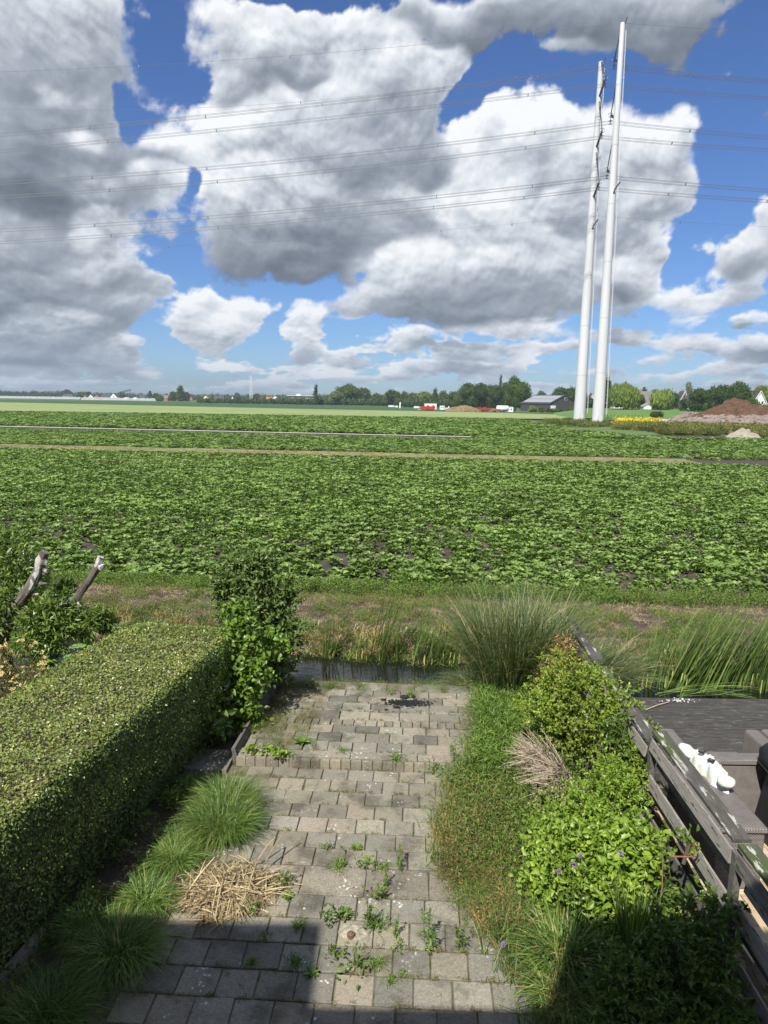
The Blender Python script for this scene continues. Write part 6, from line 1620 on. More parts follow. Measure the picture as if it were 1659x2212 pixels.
def azalea():
    bx = at(30, 1440, 7.9); t = empty('azalea', (bx.x, 7.9, .12)); tag(t, 'azalea bush full of pale yellow-orange flowers at the left edge', 'flowering shrub')
    lob = [(0, 0, 1.15, .34, .34, .40), (.22, 0, .85, .26, .3, .35), (-.25, 0, .9, .3, .3, .4), (0, -.05, .6, .4, .35, .4)]
    m = MB()
    for l in lob:
        k = 1100; d = rdir(k); p = np.array(l[:3]) + d * np.array(l[3:]) * (.55 + .5 * rng.random((k, 1))); leaves(m, p, d + rdir(k, .2), rdir(k, .8), .045, .016, 'leaf')
    m.build('foliage', M['leaf_azalea'], t)['kind'] = 'stuff'
    for k in range(9):
        e = np.array((random.uniform(-.3, .3), random.uniform(-.2, .2), random.uniform(.7, 1.3))); MB().tube([(0, 0, -.05), tuple(e * .5 + np.array((0, 0, .1))), tuple(e)], [.014, .01, .004], 5).build('stem', M['twig'], t)
    fm = MB(); n = 5
    for k in range(n):
        a = k * 6.283 / n
        leaves(fm, np.array([(0, 0, 0)]), np.array([(math.cos(a), math.sin(a), .45)]), np.array([(0, 0, 1.)]), .030, .022, 'broad', rnd=.3 + .5 * random.random(), fold=.1)
    for k in range(5):
        a = k * 1.256 + .5; fm.tube([(0, 0, 0), (math.cos(a) * .008, math.sin(a) * .008, .02)], .0012, 3)
    f0 = fm.build('flower', M['petal'], link=False)
    cnt = 0
    while cnt < 290:
        l = random.choice(lob[:3]); d = rdir(1, .45)[0]; d[1] -= .3
        p = np.array(l[:3]) + unit(d[None])[0] * np.array(l[3:]) * random.uniform(.95, 1.15)
        for q in range(random.choice((2, 3, 4))):
            o = f0.copy(); COL.objects.link(o); o.parent = t; o.location = tuple(p + np.random.default_rng(cnt).normal(0, .030, 3)); o.rotation_euler = (random.gauss(.5, .5), random.gauss(0, .6), random.uniform(0, 6.28)); o.scale = (random.uniform(.8, 1.2),) * 3; cnt += 1
M['leaf_azalea'] = leaf_mat('azalea_leaf', [(0, (.04, .07, .02)), (.5, (.075, .11, .03)), (1, (.17, .12, .05))], .2, .45, .4)
M['petal'] = leaf_mat('azalea_petal', [(0, (.50, .28, .15)), (.3, (.55, .42, .22)), (.7, (.56, .50, .30)), (1, (.56, .54, .40))], .3, .5, .3, (6, .85, 1.1))
azalea()

# right-hand border
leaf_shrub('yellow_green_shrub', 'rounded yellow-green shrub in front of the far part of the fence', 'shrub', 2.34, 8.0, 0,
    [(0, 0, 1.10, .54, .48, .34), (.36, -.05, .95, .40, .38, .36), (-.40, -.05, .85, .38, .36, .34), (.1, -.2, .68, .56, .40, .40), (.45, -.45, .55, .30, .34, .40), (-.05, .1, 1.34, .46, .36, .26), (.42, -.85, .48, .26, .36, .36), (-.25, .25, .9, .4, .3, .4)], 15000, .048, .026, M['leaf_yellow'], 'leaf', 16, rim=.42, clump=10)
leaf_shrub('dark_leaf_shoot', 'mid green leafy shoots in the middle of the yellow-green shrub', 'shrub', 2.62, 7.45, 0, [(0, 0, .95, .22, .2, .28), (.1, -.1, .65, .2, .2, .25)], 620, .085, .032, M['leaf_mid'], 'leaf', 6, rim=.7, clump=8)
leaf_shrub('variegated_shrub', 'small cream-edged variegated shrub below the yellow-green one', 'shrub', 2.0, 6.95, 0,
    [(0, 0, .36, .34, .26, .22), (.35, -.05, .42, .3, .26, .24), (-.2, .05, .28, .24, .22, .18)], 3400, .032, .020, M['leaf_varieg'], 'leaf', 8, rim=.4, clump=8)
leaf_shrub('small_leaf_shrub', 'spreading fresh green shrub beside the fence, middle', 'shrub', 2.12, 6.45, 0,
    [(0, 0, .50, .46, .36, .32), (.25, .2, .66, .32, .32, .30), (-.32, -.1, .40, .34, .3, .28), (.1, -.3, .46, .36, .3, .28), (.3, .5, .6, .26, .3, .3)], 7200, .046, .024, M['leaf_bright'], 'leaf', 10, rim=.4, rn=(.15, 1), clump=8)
leaf_shrub('broad_leaf_shrub', 'bright broad-leaved shrub in the sun just above the shadow, left part', 'shrub', 1.72, 5.95, 0,
    [(0, 0, .42, .38, .32, .30), (-.2, -.22, .32, .28, .24, .24), (.22, -.15, .46, .30, .26, .30)], 2300, .062, .037, M['leaf_bright'], 'broad', 8, rim=.45, rn=(.25, 1), droop=.25)
leaf_shrub('broad_leaf_shrub', 'bright broad-leaved shrub in the sun just above the shadow, right part', 'shrub', 2.12, 5.72, 0,
    [(0, 0, .52, .30, .28, .30), (.22, .05, .58, .24, .24, .28), (-.1, -.2, .42, .26, .22, .26)], 1500, .074, .045, M['leaf_bright'], 'broad', 7, rim=.45, rn=(.25, 1), droop=.25)
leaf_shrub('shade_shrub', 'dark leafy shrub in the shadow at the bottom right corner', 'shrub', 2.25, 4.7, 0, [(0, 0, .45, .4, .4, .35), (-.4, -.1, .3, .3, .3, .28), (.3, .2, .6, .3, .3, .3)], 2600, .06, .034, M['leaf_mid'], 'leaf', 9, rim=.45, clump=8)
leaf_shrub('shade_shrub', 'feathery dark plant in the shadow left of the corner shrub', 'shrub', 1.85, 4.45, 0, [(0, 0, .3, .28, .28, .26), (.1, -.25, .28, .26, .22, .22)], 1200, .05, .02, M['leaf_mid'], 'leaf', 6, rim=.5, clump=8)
# bare twig bush
def twig_bush(name, label, x, y, tips, r0=.35):
    t = empty(name, (x, y, 0)); tag(t, label, 'dead shrub')
    MB().tube([(0, 0, -.05), (.02, 0, .25), (0, .02, .48)], [.024, .02, .016], 8, jit=.1).build('trunk', M['bark_pale'], t, smooth=True)
    m = MB()
    for k in range(tips):
        a = random.uniform(2.2, 4.6); el = random.uniform(-.15, 1.0); L = random.uniform(.28, .58)
        b = Vector((random.uniform(-.08, .02), random.uniform(-.06, .06), random.uniform(.2, .5)))
        d = Vector((math.cos(a) * math.cos(el), math.sin(a) * math.cos(el) * .8, math.sin(el)))
        mid = b + d * L * .5 + Vector((0, 0, .03)); e = b + d * L
        m.tube([b, mid, e], [.0065, .005, .002], 4)
        for q in range(3):
            s = b.lerp(e, random.uniform(.3, .8)); m.tube([s, s + (d + Vector((random.uniform(-.6, .6), random.uniform(-.6, .6), random.uniform(-.3, .6)))) * .12], [.0028, .001], 3)
    m.build('twigs', M['dead_twig'], t)['kind'] = 'stuff'
M['dead_twig'] = surf_mat('dead_twig', (.34, .27, .20), (.50, .43, .33), 9, .9, .2)
twig_bush('dead_twig_bush', 'bare brown twigs sticking out left of the yellow-green shrub, upper', 1.98, 7.72, 110)
twig_bush('dead_twig_bush', 'bare brown twigs curling out below the yellow-green shrub', 2.06, 7.30, 90)
leaf_shrub('withered_shrub', 'pale brown withered shrub between the pampas grass and the fence', 'dead shrub', 2.58, 9.75, 0,
    [(0, 0, .80, .24, .24, .34), (-.14, 0, .5, .26, .24, .34), (.04, 0, 1.05, .16, .16, .2)], 4200, .040, .018, M['petal_dry'] if 'petal_dry' in M else M['dry'], 'leaf', 7, rim=.6)
# young weeds with flower stalks
M['violet'] = leaf_mat('violet_flower', [(0, (.16, .10, .34)), (1, (.32, .22, .55))], .2, .6, .2)
def flower_stalk(label, px_, top_px, base, D):
    tp_ = at(*top_px, D); t = empty('purple_flower', base); tag(t, label, 'flower', 'purple flowers on tall stalks')
    e = tp_ - Vector(base)
    MB().tube([(0, 0, 0), tuple(e * .5 + Vector((.01, 0, 0))), tuple(e)], [.004, .003, .002], 5).build('stalk', M['leaf_mid'], t)
    m = MB(); k = 70; d = rdir(k, .2); leaves(m, np.array(e) + d * .010, d, rdir(k), .012, .008, 'leaf'); m.build('flower_head', M['violet'], t)
    m = MB(); s_ = rng.random(9); leaves(m, np.array(e)[None] * s_[:, None] * .8, rdir(9, .3), rdir(9, 1), .10, .012, 'leaf'); m.build('leaf', M['leaf_mid'], t)['kind'] = 'stuff'
flower_stalk('purple flower on the tallest dark stalk, right one of the pair', None, (1340, 1843), (1.78, 4.85, 0), 4.95)
flower_stalk('purple flower on a dark stalk, left one of the pair', None, (1253, 1849), (1.52, 4.9, 0), 5.0)
flower_stalk('small pale purple flower head left of the pair', None, (1240, 1868), (1.46, 4.95, 0), 5.05)
flower_stalk('thin purple bud on the leftmost stalk', None, (1207, 1882), (1.42, 5.0, 0), 5.05)
flower_stalk('tiny purple flower low over the paving edge', None, (1087, 2040), (1.06, 4.95, 0), 4.95)
grass_clump('strap_leaf_plant', 'sunlit clump of long strap leaves beside the paving, lower right', 'perennial', 1.50, 5.10, 0, .30, .62, 520, M['grass'], .017, .8, 1.5)
grass_clump('strap_leaf_plant', 'second strap-leaved clump, lower and left of the first', 'perennial', 1.44, 4.72, 0, .26, .50, 420, M['grass'], .016, .85, 1.4)
grass_clump('iris_plant', 'upright sword leaves of an iris standing in the shadow', 'iris', 2.08, 5.14, 0, .16, .95, 120, M['reed'], .018, .2, 5)
grass_clump('iris_plant', 'low pale leaves at the edge of the shadow between strap leaves and iris', 'perennial', 1.78, 5.2, 0, .2, .3, 150, M['grass_blue'], .012, .9, 1.0)
for i, (a, b) in enumerate((((1392, 1905), (1400, 2010)), ((1432, 1840), (1418, 1995)))):
    A_, B_ = at(*a, 5.35), at(*b, 5.30); o = MB().tube([A_, A_.lerp(B_, .5) + Vector((.02, 0, 0)), B_], [.004, .006, .007], 6).build('dry_stalk', M['straw']); tag(o, ['pale dry stalk standing before the fence, left', 'pale dry stalk standing before the fence, right'][i], 'stalk')
for i, (a, b, c_) in enumerate((((1365, 2040), (1400, 2000), (1405, 1985)), ((1340, 2110), (1385, 2080), (1418, 2040)))):
    pts = [at(*q, 4.75) for q in (a, b, c_)]; o = MB().tube(pts, [.003, .003, .002], 5).build('dry_stalk', M['straw']); tag(o, ['thin curved dry stalk in the dark corner, upper', 'thin curved dry stalk in the dark corner, lower'][i], 'stalk')

# individual weeds on the paving
def weed(label, px_, py_, kind='leafy', s=1.0, z=0.0):
    p = P(px_, py_, z)
    t = empty('paving_weed', tuple(p)); tag(t, label, 'weed', 'weeds between the paving stones')
    m = MB(); mat = M['weed_green']
    if kind == 'leafy':
        n = 36; q = np.stack([rng.normal(0, .035, n), rng.normal(0, .035, n), .10 * rng.random(n)], 1) * s; leaves(m, q, rdir(n, .4) + q * 6, rdir(n, 1.2), .045 * s, .018 * s, 'leaf')
    elif kind == 'grassy':
        n = 46; q = rng.normal(0, .02, (n, 3)) * np.array((1, 1, 0)) * s; blades(m, q, rdir(n, .9), .13 * s, .006, .7, 4)
        n = 16; q = np.stack([rng.normal(0, .04, n), rng.normal(0, .04, n), .05 * rng.random(n)], 1) * s; leaves(m, q, rdir(n, .2), rdir(n, 1), .035 * s, .014 * s)
    elif kind == 'tall':
        for k in range(3):
            dx_, dy_ = random.gauss(0, .02), random.gauss(0, .02); hh = .24 * s * random.uniform(.6, 1.1); n = 26; tt = rng.random(n)
            m.tube([(dx_, dy_, 0), (dx_ * 2, dy_ * 2, hh)], .0022, 4)
            q = np.stack([dx_ * (1 + tt), dy_ * (1 + tt), hh * tt], 1); leaves(m, q, rdir(n, .45), rdir(n, .8), .055 * s * (1 - .5 * tt), .011 * s)
    elif kind == 'rosette':
        n = 14; a = np.arange(n) * 2.4; d = np.stack([np.cos(a), np.sin(a), .25 + .5 * rng.random(n)], 1); leaves(m, d * .004, d, np.array([(0, 0, 1.)] * n), .085 * s, .034 * s, 'broad')
    m.build('leaves', mat, t)
    if kind == 'tall' or s > 1.2:
        f = MB(); n = 14; q = np.stack([rng.normal(0, .03, n), rng.normal(0, .03, n), .16 + .12 * rng.random(n)], 1) * s; leaves(f, q, rdir(n), rdir(n), .012, .010); f.build('seed_heads', M['weed_dull'], t)['kind'] = 'stuff'
z4 = lambda x, y: ((800 + x * .7233) / 1.823, (3200 + y * .7233) / 1.823)
z3 = lambda x, y: ((800 + x * .7233) / 1.823, (2600 + y * .7233) / 1.823)
for (q, kd, s, lb) in ((z4(740, 300), 'grassy', 1.5, 'grassy weed between the two left gravel slabs'), (z4(860, 295), 'leafy', .8, 'small weed above the middle gravel slab'), (z4(905, 300), 'leafy', 1.1, 'leafy weed above the right end of the middle gravel slab'),
    (z4(1075, 300), 'tall', 1.0, 'upright weed beside the dark stained stone'), (z4(990, 300), 'grassy', .9, 'low weed left of the upright one'), (z4(975, 400), 'tall', .9, 'weed growing in the joint between middle and right gravel slabs'), (z4(965, 480), 'leafy', 1.3, 'bushy weed just below the gravel slabs'),
    (z4(455, 400), 'leafy', 1.2, 'fresh weed beside the tip of the straw heap'), (z4(460, 460), 'rosette', .8, 'broad-leaved weed right of the straw heap'), (z4(270, 550), 'leafy', 1.0, 'small leafy weed under the straw heap'), (z4(700, 600), 'leafy', 1.4, 'grey-green weed left of the pale mortar patch'),
    (z4(770, 560), 'rosette', 1.0, 'yellowish broad-leaved weed above the mortar patch'), (z4(895, 640), 'tall', 1.3, 'tallest weed standing right of the mortar patch'), (z4(945, 610), 'grassy', 1.8, 'spreading bladed weed behind the tallest one'), (z4(1040, 690), 'tall', .9, 'weed between the tallest one and the border'),
    (z4(1060, 740), 'leafy', .8, 'low weed touching a joint right of the tallest weed'), (z4(1230, 710), 'tall', 1.4, 'narrow upright weed near the right border'), (z4(1235, 760), 'leafy', .7, 'little weed at the foot of the narrow upright one'), (z4(1410, 740), 'tall', 1.3, 'pale feathery weed at the very edge of the border'),
    (z4(830, 880), 'leafy', 1.5, 'wide grey-green weed at the corner of the shadow'), (z4(935, 830), 'grassy', 1.0, 'small spreading weed right of the wide grey-green one'), (z4(720, 790), 'leafy', 1.2, 'yellow-green weed on the sunlit side of the shadow edge'), (z4(520, 620), 'grassy', .8, 'weed tips just reached by the sun above the shadow'),
    (z4(500, 820), 'grassy', 1.1, 'shaded grassy weed in the middle of the dark paving'), (z4(590, 880), 'rosette', .8, 'shaded flat weed near the shadow edge'), (z4(265, 820), 'grassy', .7, 'small shaded weed on the left of the dark paving'), (z4(330, 700), 'leafy', .8, 'shaded weed just below the shadow line'), (z4(1080, 880), 'leafy', .5, 'tiny weed in a joint of the sunlit lower row'), (z4(1020, 920), 'grassy', .6, 'short weed in a joint of the lowest sunlit row'),
    (z4(835, 195), 'rosette', .8, 'yellow-green rosette weed in the upper path'), (z4(670, 200), 'leafy', .7, 'reddish low weed mat in the upper path'), (z4(1240, 280), 'tall', .9, 'weed at the right side beside the withered plants'),
    (z3(540, 450), 'rosette', 1.6, 'big pale-flowered weed in front of the shadow on the terrace')):
    zz = TZ if lb.endswith('on the terrace') else 0.0
    weed(lb, q[0], q[1], kd, s, zz)
for (q, kd, s, lb) in ((z3(690, 150), 'grassy', 1.3, 'weed tuft left of centre at the lip of the water terrace'), (z3(1130, 190), 'grassy', 1.2, 'weed tuft right of centre at the lip of the water terrace'), (z3(1020, 185), 'leafy', .9, 'low weed beside the charred patch'), (z3(490, 530), 'leafy', .8, 'weed on the left end of the gravel coping'),
    (z3(760, 500), 'grassy', 1.1, 'weed tuft behind the middle of the gravel coping'), (z3(1050, 540), 'grassy', 1.2, 'grassy weed on the gravel coping right of the middle'), (z3(1240, 600), 'tall', .8, 'weed at the right end of the step'), (z3(1295, 605), 'leafy', .9, 'second weed at the right end of the step'), (z3(1380, 550), 'tall', 1.1, 'weed leaning over the right end of the gravel coping'),
    (z3(410, 480), 'leafy', .9, 'weed left on the terrace beside the shadow'), (z3(840, 150), 'leafy', .9, 'yellow weed on the water lip'), (z3(600, 480), 'leafy', .7, 'low weed on the pale stone before the coping')):
    weed(lb, q[0], q[1], kd, s, TZ)

# mortar patch with a brown drain cap, burnt patch and charcoal
M['mortar'] = surf_mat('pale_mortar', (.20, .185, .14), (.42, .40, .32), 22, .95, .8, 8, bdist=.01)
p = P(768, 2012, 0); heap('mortar_patch', 'crumbling pale mortar patch in the broken paving', 'mortar', (p.x, p.y, -.004), .16, .11, .020, M['mortar'], 4, 1.1, 34, rock=.35)
p = P(758, 2024, 0); t = empty('drain_cap', (p.x, p.y, .015)); tag(t, 'small round brown clay drain cap set in the pale mortar', 'drain cap')
MB().tube([(0, 0, -.02), (0, 0, .022), (0, 0, .026)], [.034, .032, .024], 14).build('cap', flat_mat('brown_clay', (.15, .095, .06), .5), t, smooth=False)
MB().tube([(0, 0, .027), (0, 0, .034)], [.018, .010], 10).build('knob', flat_mat('brown_clay_dark', (.12, .07, .045), .5), t)
M['char'] = surf_mat('charcoal', (.008, .008, .009), (.03, .03, .032), 22, .9, .8, 8, bdist=.01)
p = P(880, 1519, TZ)
def ash():
    m = MB(); n = 420
    x = rng.normal(0, .16, n); y = rng.normal(0, .055, n) - .02 * x; z = np.full(n, .006) + .004 * rng.random(n)
    leaves(m, np.stack([x, y, z], 1), rdir(n) * np.array((1, 1, .15)), np.array([(0, 0, 1.)] * n) + rng.normal(0, .25, (n, 3)), .02 + .03 * rng.random(n), .02 + .02 * rng.random(n), 'round')
    o = m.build('burnt_patch', M['char'], loc=(p.x, p.y, TZ)); tag(o, 'black charred patch of ash on the water terrace', 'burnt patch', kind='stuff')
ash()
for i, (X, Y, r_) in enumerate(((874, 1508, .05), (893, 1506, .03), (828, 1513, .03), (834, 1534, .022), (858, 1529, .03), (868, 1524, .02))):
    q = P(X, Y, TZ); V, F = ico((0, 0, r_ * .4), (r_ * 1.3, r_, r_ * .55), i, amp=.5); o = MB().add(V, F).build('charcoal_lump', M['char'], loc=(q.x, q.y, TZ))
    tag(o, 'black lump of charcoal ' + ['behind the burnt patch, the largest', 'at the right behind the burnt patch', 'far left of the burnt patch', 'in front at the left', 'in the middle front', 'in the middle of the ash'][i], 'charcoal', 'charcoal lumps')
q = P(872, 1531, TZ + .02); o = MB().tube([q, q + Vector((.05, .02, .012)), q + Vector((.10, .06, .0))], .004, 5).build('burnt_stick', M['dead_twig']); tag(o, 'pale thin stick lying in the ash', 'stick')

# ---------------------------------------------------------------- fence
M['lichen_wood'] = surf_mat('lichen_top_board', (.055, .052, .045), (.12, .115, .10), 4, .92, .7, 9, stretch=(5, 1, 5), coord='obj', spots=[((.07, .09, .035), .35, .55), ((.36, .35, .31), 1.6, .60), ((.42, .42, .37), 4, .60)], bdist=.01)
def fence():
    def fx(y): return 2.98 - .030 * (11.2 - y)
    t = empty('wooden_fence', (fx(7), 7, 0)); tag(t, 'weathered grey wooden fence with flat top board and hit-and-miss rails', 'fence')
    base = Vector((fx(7), 7, 0))
    g_ = lambda x, y, z: Vector((x, y, z)) - base
    secs = [(11.25, 9.15, 1.08, -.02), (9.12, 7.02, 1.0, .0), (6.98, 5.10, 1.12, .03), (5.06, 3.2, 1.12, .05), (3.16, 1.9, 1.12, .06)]
    for si, (y0, y1, zt, dx_) in enumerate(secs):
        far = si < 2
        plank('top_board', g_(fx(y0) + dx_ + .02, y0, zt), g_(fx(y1) + dx_ + .02, y1, zt + (.0 if far else .01)), .145, .032, M['lichen_wood'], t)
        for k in range(5):
            zc = zt - .13 - .20 * k; side = -.052 if k % 2 == 0 else .040
            plank('rail', g_(fx(y0) + dx_ + side, y0 - .01, zc + random.uniform(-.01, .01)), g_(fx(y1) + dx_ + side, y1 + .01, zc + random.uniform(-.012, .012)), .118, .022, M['old_wood_l'] if (k + si) % 3 else M['old_wood'], t, tilt=R(80))
    for y in (11.2, 9.13, 7.0, 5.08, 3.18):
        h = 1.0 if y > 7.5 else 1.12
        MB().box(tuple(g_(fx(y) + .004, y, h / 2 - .12)), (.055, .075, h + .10)).build('post', M['old_wood'], t)
fence()
M['rust'] = surf_mat('rusty_iron', (.16, .07, .04), (.30, .14, .09), 20, .8, .4)
a, b, c_ = at(1448, 1850, 5.2), at(1499, 1851, 5.2), at(1499, 1815, 5.2)
o = MB().tube([a, a.lerp(b, .95), b + Vector((0, 0, .008)), c_], .007, 8).build('iron_bracket', M['rust']); tag(o, 'rusty L-shaped iron bracket sticking out of the fence', 'bracket')
p = at(1480, 1800, 5.4); leaf_shrub('creeper_shoot', 'green leafy creeper shoot poking through the fence by the bracket', 'creeper', p.x, p.y + .05, p.z - .25, [(0, 0, .22, .12, .05, .06), (.08, 0, .12, .08, .05, .1)], 40, .06, .045, M['leaf_bright'], 'broad', 2, rim=.8)
p = P(1396, 1545, .95)
leaf_shrub('dead_creeper', 'matted dry creeper over the far fence boards beside the deck', 'dead creeper', 2.90, 8.35, .55, [(0, 0, .35, .12, .35, .13), (-.02, .3, .3, .1, .2, .12)], 1400, .03, .008, M['dry'], 'leaf', 6, rim=.8)
for i, (X, Y, D_) in enumerate(((1415, 1600, 8.0), (1398, 1555, 8.6), (1455, 1625, 7.2), (1415, 1570, 8.3))):
    p = at(X, Y, D_); leaf_shrub('fence_shoot', ['yellowish shoot beside the fence above the deck', 'thin shoot with seed pods at the fence corner', 'small shoot lying on the end of the top board', 'orange-tinted leaves at the fence corner'][i], 'shoot', p.x, p.y, p.z - .12, [(0, 0, .1, .06, .06, .1)], 26, .05, .022, M['leaf_yellow'], 'leaf', 2, rim=.9)

# ---------------------------------------------------------------- neighbour's terrace
M['deck'] = surf_mat('deck_board', (.036, .034, .031), (.075, .071, .065), 4, .95, .2, 9, stretch=(1.2, 7, 7), spots=[((.24, .23, .21), 9, .645), ((.13, .125, .115), 3.3, .60)], coord='pos', bdist=.008)
deck = MB().box((6.2, 9.12, -.05), (6.1, 2.30, .264)).build('deck', M['deck']); tag(deck, kind='structure')
yb = 7.98
for k in range(16):
    o = plank('deck_board', (3.12, yb + .07, .075), (9.2, yb + .07, .075), .137, .03, M['deck'], deck); yb += .1403
M['patio'] = [surf_mat('patio_brick%s' % s, c1, c2, 6, .9, .4, 8) for s, c1, c2 in (('', (.36, .27, .17), (.48, .38, .26)), ('_pale', (.42, .36, .24), (.54, .47, .33)))]
pat = sheet('patio', [(3.05, 1.5), (8, 1.5), (8, 7.97), (3.05, 7.97)], -.03, M['bedding'])
V, F = slab_mesh(0)
pm = []
for m_ in M['patio']:
    me = bpy.data.meshes.new('paving_brick'); me.from_pydata(V, [], F); me.materials.append(m_); pm.append(me)
for i in range(6):
    for j in range(19):
        o = bpy.data.objects.new('paving_brick', random.choice(pm)); COL.objects.link(o); o.parent = pat
        o.location = (3.17 + .205 * i + (.1 if j % 2 else 0), 4.05 + .205 * j, random.uniform(.0, .004)); o.scale = (.197, .197, .05); o.rotation_euler = (random.gauss(0, .006), random.gauss(0, .006), random.gauss(0, .01))
def wicker_mat():
    m, t, g, o = new_mat('wicker')
    v = g.n('ShaderNodeTexCoord').outputs['Object']
    s = g.n('ShaderNodeSeparateXYZ'); t.links.new(v, s.inputs[0])
    u = g.m('ADD', s.outputs[0], s.outputs[1])
    w = g.m('SUBTRACT', g.m('MULTIPLY', s.outputs[2], 1.0), g.m('MULTIPLY', s.outputs[1], .0))
    nrm = g.n('ShaderNodeNewGeometry').outputs['True Normal']; sn = g.n('ShaderNodeSeparateXYZ'); t.links.new(nrm, sn.inputs[0])
    top = g.m('GREATER_THAN', g.m('ABSOLUTE', sn.outputs[2]), .7)
    # horizontal strands over and under vertical ribs; on tops the strands run across
    a_ = g.m('ADD', g.m('MULTIPLY', w, g.m('SUBTRACT', 1, top)), g.m('MULTIPLY', s.outputs[1], top))
    b_ = g.m('ADD', g.m('MULTIPLY', u, g.m('SUBTRACT', 1, top)), g.m('MULTIPLY', s.outputs[0], top))
    st = g.m('SINE', g.m('MULTIPLY', a_, 2 * math.pi / .013))
    rib = g.m('SINE', g.m('MULTIPLY', b_, 2 * math.pi / .027))
    rowpar = g.m('SIGN', g.m('SINE', g.m('MULTIPLY', a_, math.pi / .013)))
    hgt = g.m('ADD', g.m('MULTIPLY', st, .5), g.m('MULTIPLY', g.m('MULTIPLY', rib, rowpar), .5))
    n = g.noise(v, 9, 5, .6)
    c = g.mix(g.mr(hgt, -.8, .55), (.035, .028, .024, 1), g.ramp(n, [(.3, (.25, .22, .20)), (.7, (.38, .345, .315))]))
    b = g.n('ShaderNodeBsdfPrincipled'); t.links.new(c, b.inputs['Base Color']); b.inputs['Roughness'].default_value = .5
    bn = g.n('ShaderNodeBump'); bn.inputs['Strength'].default_value = .9; bn.inputs['Distance'].default_value = .006
    t.links.new(hgt, bn.inputs['Height']); t.links.new(bn.outputs[0], b.inputs['Normal']); t.links.new(b.outputs[0], o.inputs[0])
    return m
M['wicker'] = wicker_mat()
def rbox(mb, c, s, r=.025, rot=None):
    """box with rounded upright and top edges"""
    x, y, z = s[0] / 2, s[1] / 2, s[2] / 2
    rings = [(-z, 0), (z - r, 0), (z - r * .3, r * .3), (z, r)]
    V = []
    for zz, ins in rings:
        for (sx_, sy_) in ((-1, -1), (1, -1), (1, 1), (-1, 1)):
            for q in (0, 1):
                k = r * .6
                if (sx_ * sy_ > 0) == (q == 0): V.append((sx_ * (x - ins), sy_ * (y - ins - k), zz))
                else: V.append((sx_ * (x - ins - k), sy_ * (y - ins), zz))
    n = 8; F = [[i * n + k, i * n + (k + 1) % n, (i + 1) * n + (k + 1) % n, (i + 1) * n + k] for i in range(3) for k in range(n)]
    V = np.array(V)
    if rot is not None: V = V @ np.array(Matrix.Rotation(rot, 3, 'Z')).T
    mb.add(V + np.array(c), [np.array(F), np.array([[24 + k for k in range(8)]])]); return mb
def sofa(name, label, cat, x, y, parts, rz=0.0):
    t = empty(name, (x, y, .0), rz); tag(t, label, cat)
    for nm, c, s in parts: rbox(MB(), c, s).build(nm, M['wicker'], t)
    return t
s1 = sofa('wicker_bench', 'grey-brown wicker bench box standing close to the fence', 'garden bench', 3.36, 6.62, [('seat_box', (0, 0, .30), (.46, 1.12, .58)), ('rim', (0, 0, .615), (.50, 1.16, .045))])
for k in (-.2, .2):
    for j in (-.5, .5): MB().box((k, j, .005), (.04, .04, .05)).build('leg', M['steel'], s1)
s2 = sofa('wicker_sofa', 'grey-brown wicker sofa with its tall back towards the viewer', 'garden sofa', 3.92, 7.55,
    [('backrest', (.13, -.36, .36), (.86, .13, .70)), ('seat', (.05, .12, .20), (.72, .80, .32)), ('arm', (-.46, .10, .32), (.17, .95, .60)), ('arm', (.58, .10, .32), (.17, .95, .60)), ('corner_shelf', (-.52, -.40, .30), (.30, .16, .56))])
rbox(MB(), (.13, -.36, .73), (.90, .17, .05), .02).build('top_rail', M['wicker'], s2)
s3 = sofa('wicker_armchair', 'wicker armchair at the right edge with only its arm showing', 'garden armchair', 5.12, 7.55,
    [('backrest', (0, -.36, .36), (.78, .13, .70)), ('seat', (0, .12, .20), (.60, .80, .32)), ('arm', (-.42, .10, .32), (.17, .95, .62)), ('arm', (.42, .10, .32), (.17, .95, .62))])
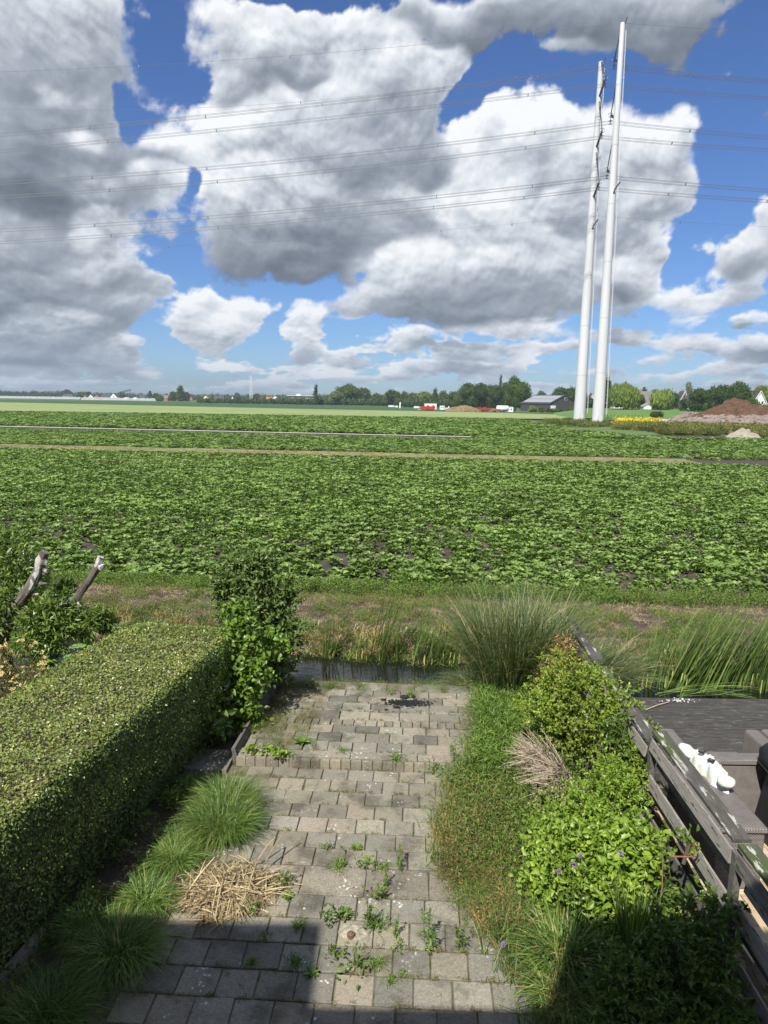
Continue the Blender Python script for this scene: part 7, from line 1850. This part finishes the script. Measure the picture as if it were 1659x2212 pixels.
def cloth():
    m, t_, g, o = new_mat('white_cloth')
    pos = g.n('ShaderNodeTexCoord').outputs['Object']
    c = g.ramp(g.noise(pos, 7, 4, .6), [(.38, (.70, .72, .73)), (.48, (.52, .60, .62)), (.55, (.66, .63, .46)), (.62, (.72, .72, .70))])
    b = g.n('ShaderNodeBsdfPrincipled'); t_.links.new(c, b.inputs['Base Color']); b.inputs['Roughness'].default_value = .9
    bn = g.n('ShaderNodeBump'); bn.inputs['Strength'].default_value = .5; bn.inputs['Distance'].default_value = .02
    t_.links.new(g.noise(pos, 14, 4, .6, 1.0), bn.inputs['Height']); t_.links.new(bn.outputs[0], b.inputs['Normal']); t_.links.new(b.outputs[0], o.inputs[0])
    A_, B_ = at(1520, 1612, 7.30), at(1545, 1700, 6.75)
    cx_, cy_, cz_ = (A_.x + B_.x) / 2, (A_.y + B_.y) / 2, .70
    t = empty('crumpled_cloth', (cx_, cy_, cz_)); tag(t, 'crumpled white towel with two dark square patches thrown over the corner of the wicker sofa', 'towel')
    n = 46; us = np.linspace(-1, 1, n); U, W_ = np.meshgrid(us, us)
    outline = 1 + .16 * np.sin(3 * np.arctan2(W_, U) + 1) + .10 * np.sin(7 * np.arctan2(W_, U))
    r = np.maximum(np.abs(U), np.abs(W_)); k = r / np.maximum(np.hypot(U, W_), 1e-6) * outline
    X, Y = U * k * .12, W_ * k * .37
    Z = .085 * (1 - r ** 3) + .055 * fbm(U * 2.0 + 3, W_ * 3.4, 4, .5, 9) * 1.4 + .035 * np.abs(fbm(U * 1.5, W_ * 3.5, 3, .5, 19)) - .10 * (r > .9)
    X = X + .03 * -W_
    V = np.stack([X, Y, Z], -1).reshape(-1, 3); idx = np.arange(n * n).reshape(n, n)
    me = mesh_from('fabric', V, np.stack([idx[:-1, :-1], idx[:-1, 1:], idx[1:, 1:], idx[1:, :-1]], -1).reshape(-1, 4)); me.materials.append(m)
    me.polygons.foreach_set('use_smooth', np.ones(len(me.polygons), bool))
    f = bpy.data.objects.new('fabric', me); COL.objects.link(f); f.parent = t
    dk = flat_mat('dark_patch', (.03, .03, .035), .7); gr = flat_mat('grey_patch', (.10, .10, .11), .7)
    for (X_, Y_) in ((1516, 1623), (1536, 1642)):
        rr = ray(X_, Y_); tt = (.822 - H) / rr[2]; q = Vector((rr[0] * tt, rr[1] * tt, .822)) - Vector((cx_, cy_, cz_))
        MB().box(tuple(q), (.062, .062, .012), .75).build('square_patch', dk, t); MB().box(tuple(q + Vector((0, 0, .008))), (.038, .038, .008), .75).build('patch_centre', gr, t)
    V, F = ico((.01, -.36, .05), (.09, .09, .06), 4, amp=.25); MB().add(V, F).build('rolled_end', m, t, smooth=True)
    V, F = ico((-.10, .33, .03), (.08, .13, .06), 8, amp=.3); MB().add(V, F).build('folded_end', m, t, smooth=True)
cloth()
def cover_thing():
    c = P(1700, 1826, 0)
    t = empty('covered_grill', (c.x + .10, c.y + .1, 0)); tag(t, 'tall black covered grill cut off by the right edge', 'covered grill')
    m = MB(); n = 28; V = []; hs = [(0, .34), (.12, .36), (.5, .30), (.72, .27), (.80, .36), (.92, .37), (1.0, .30), (1.05, .12)]
    for (z, r_) in hs:
        for k in range(n):
            a = 2 * math.pi * k / n; q = r_ * (1 + .05 * math.sin(a * 7 + z * 3) * (1 - z * .6)) ; V.append((math.copysign(abs(math.cos(a)) ** .75, math.cos(a)) * q, math.copysign(abs(math.sin(a)) ** .75, math.sin(a)) * q * .8, z))
    F = [(i * n + k, i * n + (k + 1) % n, (i + 1) * n + (k + 1) % n, (i + 1) * n + k) for i in range(len(hs) - 1) for k in range(n)]
    m.add(V, [np.array(F), np.array([[(len(hs) - 1) * n + k for k in range(n)]])]); m.build('cover', surf_mat('black_cover', (.012, .013, .015), (.022, .023, .026), 5, .55, .3), t, smooth=True)
    V2 = [(v[0] * 1.02, v[1] * 1.02, v[2]) for v in V[n * 4:n * 4 + n]]
    MB().tube([(x, y, .80) for x, y, _ in V2] + [(V2[0][0], V2[0][1], .80)], .008, 5, cap=False).build('hem', flat_mat('black_hem', (.02, .02, .022), .6), t)
cover_thing()
# things lying on the deck
a, b = P(1395, 1533, .11), P(1445, 1516, .11)
o = MB().tube([a, a.lerp(b, .5) + Vector((0, 0, .01)), b], .008, 6).build('pale_stick', M['dead_twig']); tag(o, 'pale thin stick lying on the far corner of the dark deck', 'stick')
p = P(1462, 1514, .10); n = 60; m = MB(); leaves(m, np.stack([rng.normal(0, .12, n), rng.normal(0, .03, n), .006 + .02 * rng.random(n)], 1), rdir(n) * np.array((1, 1, .3)), rdir(n, 1), .03, .02, 'leaf'); o = m.build('lichen_crumbs', M['trim'], loc=tuple(p)); tag(o, 'white crumbly debris at the end of the stick on the deck', 'debris', kind='stuff')
p = P(1470, 1508, .09); grass_clump('deck_weed', 'small green weed at the far edge of the deck', 'weed', p.x, p.y, .09, .04, .14, 26, M['grass'], .006, .4, 2)

# ---------------------------------------------------------------- air
def haze():
    me = bpy.data.meshes.new('haze'); x, y0, y1, z0, z1 = 1900, -70, 3300, -2.2, 82
    me.from_pydata([(-x, y0, z0), (x, y0, z0), (x, y1, z0), (-x, y1, z0), (-x, y0, z1), (x, y0, z1), (x, y1, z1), (-x, y1, z1)], [], [(0, 3, 2, 1), (4, 5, 6, 7), (0, 1, 5, 4), (1, 2, 6, 5), (2, 3, 7, 6), (3, 0, 4, 7)])
    m, t, g, out = new_mat('air')
    v = g.n('ShaderNodeVolumePrincipled'); v.inputs['Color'].default_value = (.80, .90, 1, 1); v.inputs['Density'].default_value = .00017; v.inputs['Anisotropy'].default_value = .2
    t.links.new(v.outputs[0], out.inputs['Volume'])
    me.materials.append(m); o = bpy.data.objects.new('haze', me); COL.objects.link(o); o['kind'] = 'stuff'
haze()
